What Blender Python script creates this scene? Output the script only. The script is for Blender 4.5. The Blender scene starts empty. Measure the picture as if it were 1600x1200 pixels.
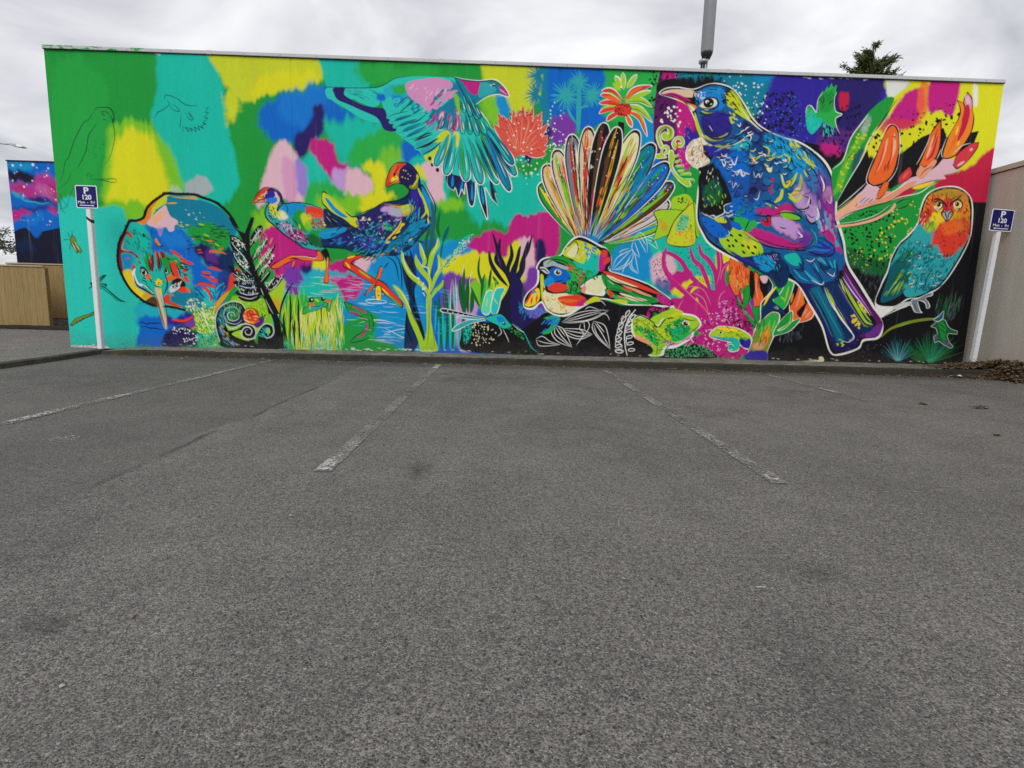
# A car park in front of a long wall painted with a mural of birds, under an overcast sky.
import bpy, bmesh, math, random
import numpy as np
from mathutils import Matrix, Vector
S = bpy.context.scene
COL = S.collection
R = math.radians
# ---------------------------------------------------------------- camera, sky, sun, exposure
cam = bpy.data.objects.new('camera', bpy.data.cameras.new('camera')); COL.objects.link(cam)
cam.data.sensor_width = 36; cam.data.lens = 18.839; cam.data.clip_start = .05; cam.data.clip_end = 3000
rt, up, fw = (.99951, -.01552, .02723), (-.02469, .14501, .98912), (.01930, .98931, -.14455)
m = Matrix((rt, up, (-fw[0], -fw[1], -fw[2]))).transposed().to_4x4()
m.translation = (-.1006, -9.3312, .95); cam.matrix_world = m
S.camera = cam
SUN_EL, SUN_AZ = R(48), R(196)                       # azimuth clockwise from +Y: behind the camera
w = bpy.data.worlds.new('World'); S.world = w; w.use_nodes = True
nt = w.node_tree; N = nt.nodes; L = nt.links; N.clear()
def nd(t, **k):
    n = N.new(t)
    for a, b in k.items(): setattr(n, a, b)
    return n
out = nd('ShaderNodeOutputWorld'); bg = nd('ShaderNodeBackground'); bg.inputs[1].default_value = .1
sk = nd('ShaderNodeTexSky', sky_type='NISHITA', sun_disc=False); sk.sun_elevation = SUN_EL; sk.sun_rotation = SUN_AZ
tc = nd('ShaderNodeTexCoord'); sp = nd('ShaderNodeSeparateXYZ'); L.new(tc.outputs['Generated'], sp.inputs[0])
def mth(op, a, b=None, c=None):
    n = nd('ShaderNodeMath', operation=op)
    for i, v in enumerate((a, b, c)):
        if v is None: continue
        if isinstance(v, (int, float)): n.inputs[i].default_value = v
        else: L.new(v, n.inputs[i])
    return n.outputs[0]
den = mth('ADD', mth('MAXIMUM', sp.outputs[2], 0.), .22)       # a cloud layer seen from below
cv = nd('ShaderNodeCombineXYZ'); L.new(mth('DIVIDE', sp.outputs[0], den), cv.inputs[0]); L.new(mth('DIVIDE', sp.outputs[1], den), cv.inputs[1])
n1 = nd('ShaderNodeTexNoise'); n1.inputs['Scale'].default_value = 1.9; n1.inputs['Detail'].default_value = 5; n1.inputs['Roughness'].default_value = .5; n1.inputs['Distortion'].default_value = .5
n2 = nd('ShaderNodeTexNoise'); n2.inputs['Scale'].default_value = .55; n2.inputs['Detail'].default_value = 3
L.new(cv.outputs[0], n1.inputs['Vector']); L.new(cv.outputs[0], n2.inputs['Vector'])
rp = nd('ShaderNodeValToRGB'); e = rp.color_ramp.elements
e[0].position = .40; e[0].color = (5.1, 5.15, 5.6, 1); e[1].position = .57; e[1].color = (9.7, 9.7, 9.85, 1)
L.new(mth('ADD', mth('MULTIPLY', n1.outputs[0], .6), mth('MULTIPLY', n2.outputs[0], .4)), rp.inputs[0])
mx = nd('ShaderNodeMix', data_type='RGBA'); mx.inputs[0].default_value = .93
L.new(sk.outputs[0], mx.inputs[6]); L.new(rp.outputs[0], mx.inputs[7])
L.new(mx.outputs[2], bg.inputs[0]); L.new(bg.outputs[0], out.inputs[0])
sl = bpy.data.lights.new('sun', 'SUN'); sl.energy = 1.5; sl.angle = R(35); sl.color = (1, .97, .93)
sun = bpy.data.objects.new('sun', sl); COL.objects.link(sun)
sd = Vector((math.sin(SUN_AZ)*math.cos(SUN_EL), math.cos(SUN_AZ)*math.cos(SUN_EL), math.sin(SUN_EL)))
sun.rotation_euler = (-sd).to_track_quat('-Z', 'Y').to_euler(); sun.location = (0, -20, 30)
S.cycles.use_denoising = False
vs = S.view_settings; vs.view_transform = 'Standard'; vs.look = 'None'; vs.exposure = .12; vs.gamma = 1; vs.use_curve_mapping = False
# ---------------------------------------------------------------- helpers
rnd = random.Random(11)
def tag(o, label=None, cat=None, group=None, kind=None):
    for k, v in (('label', label), ('category', cat), ('group', group), ('kind', kind)):
        if v: o[k] = v
    return o
def empty(name, loc=(0, 0, 0)):
    o = bpy.data.objects.new(name, None); COL.objects.link(o); o.location = loc; o.empty_display_size = .1
    return o
def link(name, me, mat, parent=None):
    o = bpy.data.objects.new(name, me); COL.objects.link(o)
    if mat and not me.materials: me.materials.append(mat)
    if parent:
        o.parent = parent; o.matrix_parent_inverse = Matrix.Translation(parent.location).inverted()
    return o
def mesh(name, v, f, mat, parent=None, smooth=False):
    me = bpy.data.meshes.new(name); me.from_pydata([tuple(p) for p in v], [], f); me.update()
    if smooth: me.polygons.foreach_set('use_smooth', [True]*len(me.polygons))
    return link(name, me, mat, parent)
BOXF = [(0, 3, 2, 1), (4, 5, 6, 7), (0, 1, 5, 4), (1, 2, 6, 5), (2, 3, 7, 6), (3, 0, 4, 7)]
def boxv(x0, y0, z0, x1, y1, z1):
    return [(x0, y0, z0), (x1, y0, z0), (x1, y1, z0), (x0, y1, z0), (x0, y0, z1), (x1, y0, z1), (x1, y1, z1), (x0, y1, z1)]
def box(name, x0, y0, z0, x1, y1, z1, mat, parent=None, bev=0):
    o = mesh(name, boxv(x0, y0, z0, x1, y1, z1), BOXF, mat, parent)
    if bev:
        b = bmesh.new(); b.from_mesh(o.data); bmesh.ops.bevel(b, geom=b.edges[:], offset=bev, segments=2, affect='EDGES', profile=.5); b.to_mesh(o.data); b.free()
    return o
def tubes(paths, n=8):
    """rings along each path of (point, radius); returns verts, faces"""
    V, F = [], []
    for path in paths:
        b0 = len(V); pts = [Vector(p) for p, _ in path]
        for i, (p, r) in enumerate(path):
            d = (pts[min(i+1, len(pts)-1)]-pts[max(i-1, 0)]).normalized(); a = Vector((1, 0, 0)) if abs(d.x) < .8 else Vector((0, 1, 0))
            u = d.cross(a).normalized(); v = d.cross(u)
            for k in range(n):
                t = 2*math.pi*k/n; V.append(tuple(pts[i]+(u*math.cos(t)+v*math.sin(t))*r))
        for i in range(len(path)-1):
            for k in range(n):
                a, b = b0+i*n+k, b0+i*n+(k+1) % n; F.append((a, b, b+n, a+n))
        F.append(tuple(b0+k for k in range(n))[::-1]); F.append(tuple(b0+(len(path)-1)*n+k for k in range(n)))
    return V, F
def tube(name, paths, mat, parent=None, n=10):
    v, f = tubes(paths if isinstance(paths[0], list) else [paths], n); return mesh(name, v, f, mat, parent, True)
# ---------------------------------------------------------------- materials
class MT:
    def __init__(s, name, rough=.8, base=None, spec=.3):
        s.m = bpy.data.materials.new(name); s.m.use_nodes = True; s.t = s.m.node_tree; s.n = s.t.nodes; s.b = s.n['Principled BSDF']
        s.b.inputs['Roughness'].default_value = rough; s.b.inputs['Specular IOR Level'].default_value = spec
        if base: s.b.inputs['Base Color'].default_value = (*base, 1)
        s.pos = s.n.new('ShaderNodeNewGeometry').outputs['Position']
    def put(s, a, i):
        if isinstance(a, (int, float)): i.default_value = a
        elif isinstance(a, tuple): i.default_value = (*a, 1) if len(i.default_value) == 4 else a
        else: s.t.links.new(a, i)
    def math(s, op, a, b=0., c=0., clamp=False):
        n = s.n.new('ShaderNodeMath'); n.operation = op; n.use_clamp = clamp
        for v, i in zip((a, b, c), n.inputs): s.put(v, i)
        return n.outputs[0]
    def map(s, sc=(1, 1, 1), v=None):
        n = s.n.new('ShaderNodeMapping'); n.inputs['Scale'].default_value = sc; s.t.links.new(v or s.pos, n.inputs[0]); return n.outputs[0]
    def noise(s, scale, detail=3, rough=.55, v=None, dist=0):
        n = s.n.new('ShaderNodeTexNoise'); s.t.links.new(v or s.pos, n.inputs['Vector'])
        n.inputs['Scale'].default_value = scale; n.inputs['Detail'].default_value = detail; n.inputs['Roughness'].default_value = rough; n.inputs['Distortion'].default_value = dist
        return n.outputs[0]
    def voro(s, scale, out='Distance', feat='F1', v=None):
        n = s.n.new('ShaderNodeTexVoronoi'); n.feature = feat; s.t.links.new(v or s.pos, n.inputs['Vector']); n.inputs['Scale'].default_value = scale
        return n.outputs[out]
    def ramp(s, f, *stops):
        n = s.n.new('ShaderNodeValToRGB'); e = n.color_ramp.elements
        while len(e) < len(stops): e.new(.5)
        for q, (p, c) in zip(e, stops):
            q.position = p; q.color = (c, c, c, 1) if isinstance(c, (int, float)) else (*c, 1)
        s.put(f, n.inputs[0]); return n.outputs[0]
    def mix(s, f, a, b, mode='MIX'):
        n = s.n.new('ShaderNodeMix'); n.data_type = 'RGBA'; n.blend_type = mode
        s.put(f, n.inputs[0]); s.put(a, n.inputs[6]); s.put(b, n.inputs[7]); return n.outputs[2]
    def xyz(s):
        n = s.n.new('ShaderNodeSeparateXYZ'); s.t.links.new(s.pos, n.inputs[0]); return n.outputs
    def col(s, c): s.put(c, s.b.inputs['Base Color'])
    def bump(s, h, st=.3, dist=.01, prev=None):
        n = s.n.new('ShaderNodeBump'); n.inputs['Strength'].default_value = st; n.inputs['Distance'].default_value = dist; s.put(h, n.inputs['Height'])
        if prev is not None: s.t.links.new(prev, n.inputs['Normal'])
        s.t.links.new(n.outputs[0], s.b.inputs['Normal']); return n.outputs[0]
def simple(name, c, rough=.7, var=.12, scale=6, bump=.15, bscale=60, spec=.3, metal=0):
    M = MT(name, rough, spec=spec); n = M.noise(scale, 5)
    M.col(M.mix(n, tuple(x*(1-var*1.6) for x in c), tuple(min(1, x*(1+var*1.4)) for x in c))); M.b.inputs['Metallic'].default_value = metal
    if bump: M.bump(M.noise(bscale, 3), bump, .004)
    return M.m
def asphalt(name, tint=1., patchy=True):
    M = MT(name, .85, spec=.35); x, y, z = M.xyz()
    cell = M.voro(190, 'Color'); sc = M.n.new('ShaderNodeSeparateColor'); M.t.links.new(cell, sc.inputs[0])
    dist = M.voro(190); grit = M.noise(260, 2, .6); big = M.noise(.55, 6, .6); mid = M.noise(3.2, 5, .65); fine = M.noise(38, 4, .7)
    tone = M.math('ADD', M.math('MULTIPLY', big, .5), M.math('MULTIPLY', mid, .5))
    c = M.mix(M.ramp(tone, (.3, 0.), (.7, 1.)), (.060*tint, .0575*tint, .0545*tint), (.106*tint, .1015*tint, .0965*tint))
    c = M.mix(M.ramp(sc.outputs[0], (.0, .0), (.5, .45), (1., 1.)), c, M.mix(1., c, (3.1, 3.08, 3.02), 'MULTIPLY'))      # stone to stone
    c = M.mix(M.ramp(fine, (.34, .55), (.5, 0.)), c, (.04, .04, .04))                                        # bitumen between stones
    c = M.mix(M.math('MULTIPLY', M.ramp(sc.outputs[1], (.95, 0.), (.97, 1.)), M.ramp(dist, (.3, 1.), (.55, 0.))), c, (.42, .415, .40))   # pale chips
    c = M.mix(M.math('MULTIPLY', M.ramp(sc.outputs[2], (.93, 0.), (.97, .75)), M.ramp(dist, (.3, 1.), (.55, 0.))), c, (.018, .018, .018))   # pits
    for s_, th, cc in ((74, .955, (.34, .335, .32)), (62, .955, (.02, .02, .02)), (128, .95, (.4, .395, .38))):     # scattered larger chips and pits
        v2 = M.n.new('ShaderNodeTexVoronoi'); M.t.links.new(M.pos, v2.inputs['Vector']); v2.inputs['Scale'].default_value = s_; s2 = M.n.new('ShaderNodeSeparateColor'); M.t.links.new(v2.outputs['Color'], s2.inputs[0])
        c = M.mix(M.math('MULTIPLY', M.ramp(s2.outputs[0], (th, 0.), (th+.01, .85)), M.ramp(v2.outputs['Distance'], (.22, 1.), (.4, 0.))), c, cc)
    if patchy:
        wob = M.math('MULTIPLY', M.math('SUBTRACT', M.noise(1.3, 4), .5), .5)
        # the long seam of an old repair: browner, tighter asphalt on its left
        left = M.ramp(M.math('ADD', M.math('ADD', x, wob), 2.65), (.45, 1.), (.52, 0.))
        c = M.mix(M.math('MULTIPLY', left, .35), c, (.072, .068, .064))
        seam = M.ramp(M.math('ABSOLUTE', M.math('ADD', M.math('ADD', x, M.math('MULTIPLY', wob, .25)), 2.14)), (.0, 1.), (.035, 0.))
        brk = M.ramp(M.noise(1.1, 3), (.46, 0.), (.6, 1.))
        rng = M.math('MULTIPLY', M.ramp(M.math('ADD', M.math('MULTIPLY', y, .1), .9), (.12, 0.), (.2, 1.)), M.ramp(M.math('ADD', M.math('MULTIPLY', y, .1), .9), (.55, 1.), (.65, 0.)))
        c = M.mix(M.math('MULTIPLY', M.math('MULTIPLY', seam, brk), M.math('MULTIPLY', rng, .8)), c, (.02, .019, .018))
        spk = M.noise(16, 4, .7, M.map((.7, 1.6, 1)))
        for px, py, r, a in ((-.56, -6.37, .17, .75), (-1.38, -7.88, .06, .6), (1.9, -4.4, .5, .25), (-.2, -2.2, .9, .3), (3.4, -3.0, .6, .2), (.4, -5.2, .7, .2), (-4.6, -3.2, 1.2, .25), (2.6, -6.9, .22, .25), (1.1, -7.5, .1, .4)):
            d = M.math('SQRT', M.math('ADD', M.math('POWER', M.math('SUBTRACT', x, px), 2.), M.math('POWER', M.math('SUBTRACT', y, py), 2.)))
            f = M.math('MULTIPLY', M.ramp(M.math('DIVIDE', M.math('ADD', d, M.math('MULTIPLY', M.math('SUBTRACT', mid, .5), r*2.6)), r), (.2, a), (1., 0.)), M.ramp(spk, (.4, .35), (.56, 1.)))
            c = M.mix(f, c, (.03, .029, .027))
        # tyre tracks worn smoother and darker down the middle of each bay
        tr = M.math('ABSOLUTE', M.math('SUBTRACT', M.math('FRACT', M.math('ADD', M.math('MULTIPLY', M.math('ADD', x, M.math('MULTIPLY', wob, .6)), .388), .93)), .5))
        trk = M.math('MULTIPLY', M.ramp(M.math('ABSOLUTE', M.math('SUBTRACT', tr, .27)), (.02, 1.), (.12, 0.)), M.ramp(M.noise(.9, 4, .6, M.map((1.6, .35, 1))), (.42, 0.), (.66, 1.)))
        c = M.mix(M.math('MULTIPLY', trk, .2), c, (.045, .044, .042))
        # pale dusty drifts and fine hairline cracks
        c = M.mix(M.math('MULTIPLY', M.ramp(M.noise(.8, 6, .7, M.map((1, .6, 1)), 1.), (.52, 0.), (.7, 1.)), .3), c, (.19, .182, .168))
        gut = M.ramp(M.math('ADD', M.math('ADD', y, M.math('MULTIPLY', mid, .5)), 1.2), (.0, 0.), (.35, .55))
        c = M.mix(gut, c, (.052, .047, .041))                                                                   # silt near the kerb
    M.col(c)
    h = M.math('ADD', M.math('MULTIPLY', M.ramp(dist, (.1, 1.), (.6, 0.)), .8), M.math('ADD', M.math('MULTIPLY', fine, .9), M.math('MULTIPLY', grit, .4)))
    M.bump(h, .9, .007)
    return M.m
# ---------------------------------------------------------------- the mural painter
# A small brush engine: strokes and fills are laid one over another on a fine sheet
# that covers the painted wall; every node of that sheet keeps its paint colour.
PAL = dict(
 blk='16161a', ink='1b1c33', nav='2a2168', navy='221a55', ind='33279a', blu='0b68c8', sky='1a83d6', azu='1191cf',
 cyn='23b0c4', tea='17bfa8', tel='2bc9b8', tur='2fa9ad', pet='0f7f9c', dte='0c5f6e', grn='1f9a3d', gr2='2bb04c', dgr='17622f',
 lim='7cc62b', lm2='a6d02a', yel='dcdb22', ye2='c9d42c', ylo='f2d22f', gol='d9a522', och='b98d3a', ora='ee8428', or2='f06a2a',
 red='e2402f', re2='d83a48', crm='c32045', mag='c32180', mg2='dd2f8d', pnk='e2b8c4', pk2='d590bf', lil='c39ad6', lav='9a83d2',
 pur='7c3aa6', pu2='56287f', pl='5c1a5e', wht='ecece6', cre='e8e2b4', gry='a8b4b4', bei='dcc4a0', sal='ea9c78', brn='5a3a22', dbl='12305c',
 mnt='5fdcae', olv='7d8f2c', grm='74808c', lgy='c9cdcb', ski='f0b48c', dre='8c1f2a', tui='175f9a', tu2='14447f', cor='e0584a')
def _lin(h):
    v = np.array([int(h[i:i+2], 16) for i in (0, 2, 4)], float)/255
    return np.where(v <= .04045, v/12.92, ((v+.055)/1.055)**2.4)
PALL = {k: _lin(v) for k, v in PAL.items()}

class Canvas:
    def __init__(s, W, H, mapf, pxs, seed=5):
        s.W, s.H, s.map, s.k = W, H, mapf, pxs          # mapf: traced point -> sheet cell, pxs: cells per traced unit
        s.a = np.zeros((H, W, 3)); s.rng = np.random.default_rng(seed)
        r = s.rng
        n = r.normal(size=W)                            # bristle streaks, one value per column
        k = np.exp(-np.linspace(-2, 2, 11)**2); s.col = np.convolve(n, k/k.sum()*1.5, 'same')
        n2 = np.convolve(r.normal(size=W), np.ones(25)/5, 'same'); s.col = s.col*.7+n2*.5
    def mask(s, P):
        P = np.asarray(P, float); W, H = s.W, s.H
        x0 = int(max(0, np.floor(P[:, 0].min())-1)); x1 = int(min(W, np.ceil(P[:, 0].max())+2))
        y0 = int(max(0, np.floor(P[:, 1].min())-1)); y1 = int(min(H, np.ceil(P[:, 1].max())+2))
        if x1 <= x0 or y1 <= y0: return None
        SS = 4; n = (y1-y0)*SS; ys = y0+(np.arange(n)+.5)/SS
        A = P; B = np.roll(P, -1, 0); w = x1-x0
        dy = B[:, 1]-A[:, 1]; ok = np.abs(dy) > 1e-9; A = A[ok]; B = B[ok]; dy = dy[ok]
        lo = np.minimum(A[:, 1], B[:, 1]); hi = np.maximum(A[:, 1], B[:, 1])
        r, e = np.nonzero((ys[:, None] >= lo) & (ys[:, None] < hi))
        xc = A[e, 0]+(ys[r]-A[e, 1])/dy[e]*(B[e, 0]-A[e, 0])-x0
        xc = np.clip(xc, 0, w-1e-6); sg = np.sign(dy[e]); ix = xc.astype(int); fr = xc-ix
        D = np.zeros((n, w+2)); np.add.at(D, (r, ix), sg*(1-fr)); np.add.at(D, (r, ix+1), sg*fr)
        M = np.clip(np.abs(np.cumsum(D, 1)[:, :w]), 0, 1).reshape(y1-y0, SS, w).mean(1)
        return M, x0, y0
    def put(s, m, col, al=1.):
        if m is None: return
        M, x0, y0 = m; v = s.a[y0:y0+M.shape[0], x0:x0+M.shape[1]]
        M = (M*al)[..., None]; v *= 1-M; v += M*col
    @staticmethod
    def smooth(P, closed, n=6):
        P = np.asarray(P, float)
        if len(P) < 3: 
            t = np.linspace(0, 1, n+1)[:, None]; return P[0]*(1-t)+P[-1]*t
        if closed: Q = np.vstack([P[-1:], P, P[:2]])
        else: Q = np.vstack([2*P[0]-P[1], P, 2*P[-1]-P[-2]])
        t = (np.arange(n)/n)[:, None, None]
        a, b, c, d = Q[:-3], Q[1:-2], Q[2:-1], Q[3:]
        R = .5*((2*b)+(-a+c)*t+(2*a-5*b+4*c-d)*t**2+(-a+3*b-3*c+d)*t**3)
        R = R.transpose(1, 0, 2).reshape(-1, 2)
        return R if closed else np.vstack([R, P[-1:]])
    def ribbon(s, P, w, mode):
        P = P[np.r_[True, np.hypot(*(np.diff(P, axis=0).T)) > 1e-6]]
        if len(P) < 2: P = np.vstack([P, P+.01])
        T = np.gradient(P, axis=0); L = np.hypot(T[:, 0], T[:, 1])+1e-9; N = np.stack([-T[:, 1]/L, T[:, 0]/L], 1)
        t = np.linspace(0, 1, len(P))
        if mode == 't': h = np.clip(np.sin(np.pi*t), 0, 1)**.6*.9+.1        # tapers at both ends
        elif mode == 'h': h = np.clip(1-t, 0, 1)**.7*.92+.08                # thick at the start
        else: h = np.ones(len(P))
        h = (h*w/2)[:, None]
        return np.vstack([P+N*h, (P-N*h)[::-1]])
    def blur(s, M, r):
        r = int(max(1, r))
        for ax in (0, 1):
            for _ in range(2):
                p = [(0, 0), (0, 0)]; p[ax] = (r+1, r); c = np.cumsum(np.pad(M, p, mode='edge'), ax)
                n = M.shape[ax]
                M = (np.take(c, np.arange(2*r+1, 2*r+1+n), ax)-np.take(c, np.arange(0, n), ax))/(2*r+1)
        return M
    def soft(s, P, soft, col, al):
        m = s.mask(P)
        if m is None: return
        M, x0, y0 = m; pad = int(soft*s.k*3+4)
        X0, Y0 = max(0, x0-pad), max(0, y0-pad); X1 = min(s.W, x0+M.shape[1]+pad); Y1 = min(s.H, y0+M.shape[0]+pad)
        F = np.zeros((Y1-Y0, X1-X0)); F[y0-Y0:y0-Y0+M.shape[0], x0-X0:x0-X0+M.shape[1]] = M
        # the part of a shape that runs off the sheet stays solid there
        F = s.blur(F, soft*s.k*.8) if soft > 0 else F
        h, w = F.shape; yy = np.arange(h)[:, None]; xx = np.arange(w)[None]
        sh = s.col[X0:X1][None]*soft*s.k*1.0
        sx = np.convolve(s.rng.normal(size=h+12), np.ones(13)/3.6, 'valid')[:, None]*soft*s.k*.25
        G = F[np.clip((yy+sh).round().astype(int), 0, h-1), np.clip((xx+sx).round().astype(int), 0, w-1)]
        G = np.clip((s.blur(G, max(1, soft*s.k*.22))-.5)*1.3+.5, 0, 1)
        s.put((G, X0, Y0), col, al)
    def inside(s, P, n):
        m = s.mask(P)
        if m is None: return []
        ys, xs = np.nonzero(m[0] > .5)
        if len(xs) == 0: return []
        i = s.rng.integers(0, len(xs), n); return np.stack([xs[i]+m[1], ys[i]+m[2]], 1)+s.rng.random((n, 2))
    def ell(s, c, rx, ry, ang=0, n=14):
        t = np.linspace(0, 2*np.pi, n, endpoint=False); ca, sa = math.cos(ang), math.sin(ang)
        x, y = rx*np.cos(t), ry*np.sin(t); return np.stack([c[0]+x*ca-y*sa, c[1]+x*sa+y*ca], 1)
    def run(s, txt):
        ox = oy = 0.; sc = 1.; k = s.k; U = s.rng.uniform
        for ln in txt.strip().split('\n'):
            ln = ln.split('#')[0].split()
            if not ln: continue
            c = ln[0]
            if c == '@': ox, oy, sc = map(float, ln[1:4]); continue
            nar = dict(f=0, F=0, g=1, s=1, S=1, h=1, o=1, d=1, l=1, r=5, n=3, u=4, z=2, k=2, w=1, e=3, v=6, K=2)[c]
            cs = ln[1].split('*'); col = PALL[cs[0]]; al = float(cs[1]) if len(cs) > 1 else 1.
            par = ln[2:2+nar]; rest = ' '.join(ln[2+nar:])
            for path in rest.split('/'):
                pts = []
                for q in path.split():                           # '!' marks a sharp corner
                    p_ = tuple(map(float, q.rstrip('!').split(','))); pts += [p_]*(3 if q.endswith('!') else 1)
                if not pts: continue
                P = s.map(np.array(pts)/sc+(ox, oy))
                if c == 'f': s.put(s.mask(s.smooth(P, True)), col, al)
                elif c == 'F': s.put(s.mask(P), col, al)
                elif c == 'g': s.soft(s.smooth(P, True), float(par[0]), col, al)
                elif c in 'sSh': s.put(s.mask(s.ribbon(s.smooth(P, False), float(par[0])*k, {'s': 't', 'S': 'c', 'h': 'h'}[c])), col, al)
                elif c == 'o' or c == 'k':
                    Q = s.smooth(P, True)
                    if c == 'k':
                        s.put(s.mask(Q), col, al); oc, w = PALL[par[0]], float(par[1])
                    else: oc, w = col, float(par[0])
                    Q = np.vstack([Q, Q[:2]]); Q = Q[np.r_[True, np.hypot(*(np.diff(Q, axis=0).T)) > 1e-6]]; hw = w*k*(.8+.35*np.sin(np.arange(len(Q))*.37))
                    T = np.gradient(Q, axis=0); L = np.hypot(T[:, 0], T[:, 1])+1e-9; N = np.stack([-T[:, 1]/L, T[:, 0]/L], 1)
                    for j in range(0, len(Q)-1, 12):
                        a, b = j, min(len(Q), j+14); h = hw[a:b, None]/2
                        s.put(s.mask(np.vstack([Q[a:b]+N[a:b]*h, (Q[a:b]-N[a:b]*h)[::-1]])), oc)
                elif c == 'd':
                    for q in P: r = float(par[0])*k*U(.8, 1.2); s.put(s.mask(s.ell(q, r, r*U(.8, 1.2), n=9)), col, al)
                elif c == 'e':
                    for q in P: s.put(s.mask(s.ell(q, float(par[0])*k, float(par[1])*k, math.radians(float(par[2])), 22)), col, al)
                elif c == 'l':
                    for a, b in zip(P[::2], P[1::2]):
                        t = np.linspace(0, 1, 9)[:, None]; Q = a*(1-t)+b*t; s.put(s.mask(s.ribbon(Q, float(par[0])*k, 't')), col, al)
                elif c == 'K':                                   # straight-sided fill with an outline
                    s.put(s.mask(P), col, al); Q = np.vstack([P, P[:1]])
                    for a, b in zip(Q[:-1], Q[1:]): s.put(s.mask(s.ribbon(np.array([a, (a+b)/2, b]), float(par[1])*k, 'c')), PALL[par[0]])
                elif c == 'v':                                   # burst of strokes from a centre: n r0 r1 width a0 a1
                    n, r0, r1, w, a0, a1 = map(float, par)
                    for q in P:
                        for i in range(int(n)):
                            t = math.radians(a0+(a1-a0)*(i+U(.1, .9))/n); d = np.array([math.cos(t), math.sin(t)]); e = np.array([-d[1], d[0]])*U(-.12, .12)*r1*k; L = r1*U(.7, 1.05)*k
                            s.put(s.mask(s.ribbon(s.smooth([q+d*r0*k, q+d*(r0*k+L)/2+e*.4, q+d*L+e], False, 4), w*k*U(.7, 1.2), 'h')), col, al)
                elif c == 'w':                                   # rounded feathers, base and tip, blunt end
                    for a, b in zip(P[::2], P[1::2]):
                        d = b-a; L = np.hypot(*d); d = d/(L+1e-9); n = np.array([-d[1], d[0]]); w = float(par[0])*k/2
                        Q = [a, a+d*L*.35+n*w*.7, a+d*L*.75+n*w, a+d*L*.95+n*w*.6, b, a+d*L*.95-n*w*.6, a+d*L*.75-n*w, a+d*L*.35-n*w*.7]
                        s.put(s.mask(s.smooth(Q, True, 4)), col, al)
                elif c == 'r':
                    n, ln_, w, ang, sp = map(float, par)
                    for q in s.inside(s.smooth(P, True), int(n)):
                        t = math.radians(ang+U(-sp, sp)); L = ln_*k*U(.5, 1.2); d = np.array([math.cos(t), math.sin(t)]); m = np.array([-d[1], d[0]])*U(-.15, .15)*L*(.35 if sp < 10 else 1)
                        s.put(s.mask(s.ribbon(s.smooth([q-d*L/2, q+m, q+d*L/2], False, 4), w*k*U(.7, 1.2), 't')), col, al)
                elif c == 'n':
                    n, r0, r1 = map(float, par)
                    for q in s.inside(s.smooth(P, True), int(n)):
                        r = U(r0, r1)*k; s.put(s.mask(s.ell(q, r, r*U(.7, 1.5), U(0, 3), 8)), col, al)
                elif c == 'u':
                    n, sz, w, ang = map(float, par)
                    for q in s.inside(s.smooth(P, True), int(n)):
                        t0 = math.radians(ang+U(-25, 25)); R = sz*k*U(.6, 1.2); t = np.linspace(t0-1.3, t0+1.3, 8)
                        s.put(s.mask(s.ribbon(q+R*np.stack([np.cos(t), .8*np.sin(t)], 1), w*k*U(.7, 1.2), 't')), col, al)
                elif c == 'z':                                   # furry line
                    w, L = map(float, par); Q = s.smooth(P, False, 14)
                    s.put(s.mask(s.ribbon(Q, w*k, 'c')), col, al)
                    T = np.gradient(Q, axis=0)
                    for q, t in zip(Q, T):
                        a = math.atan2(t[1], t[0])+U(-.75, -.2); l = L*k*U(.5, 1.1); d = np.array([math.cos(a), math.sin(a)])
                        s.put(s.mask(s.ribbon(np.array([q-d*l*.3, q+d*l*.4, q+d*l]), w*k*.6, 'h')), col, al)
    def finish(s):
        n = np.tile(s.col, (s.H, 1)); r = s.rng.normal(size=(s.H//6+2, s.W))
        r = s.blur(np.repeat(r, 6, 0)[:s.H], 1)
        s.a = np.clip(s.a*(1+.018*n+.022*r)[..., None], 0, 1)
ART = []
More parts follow.
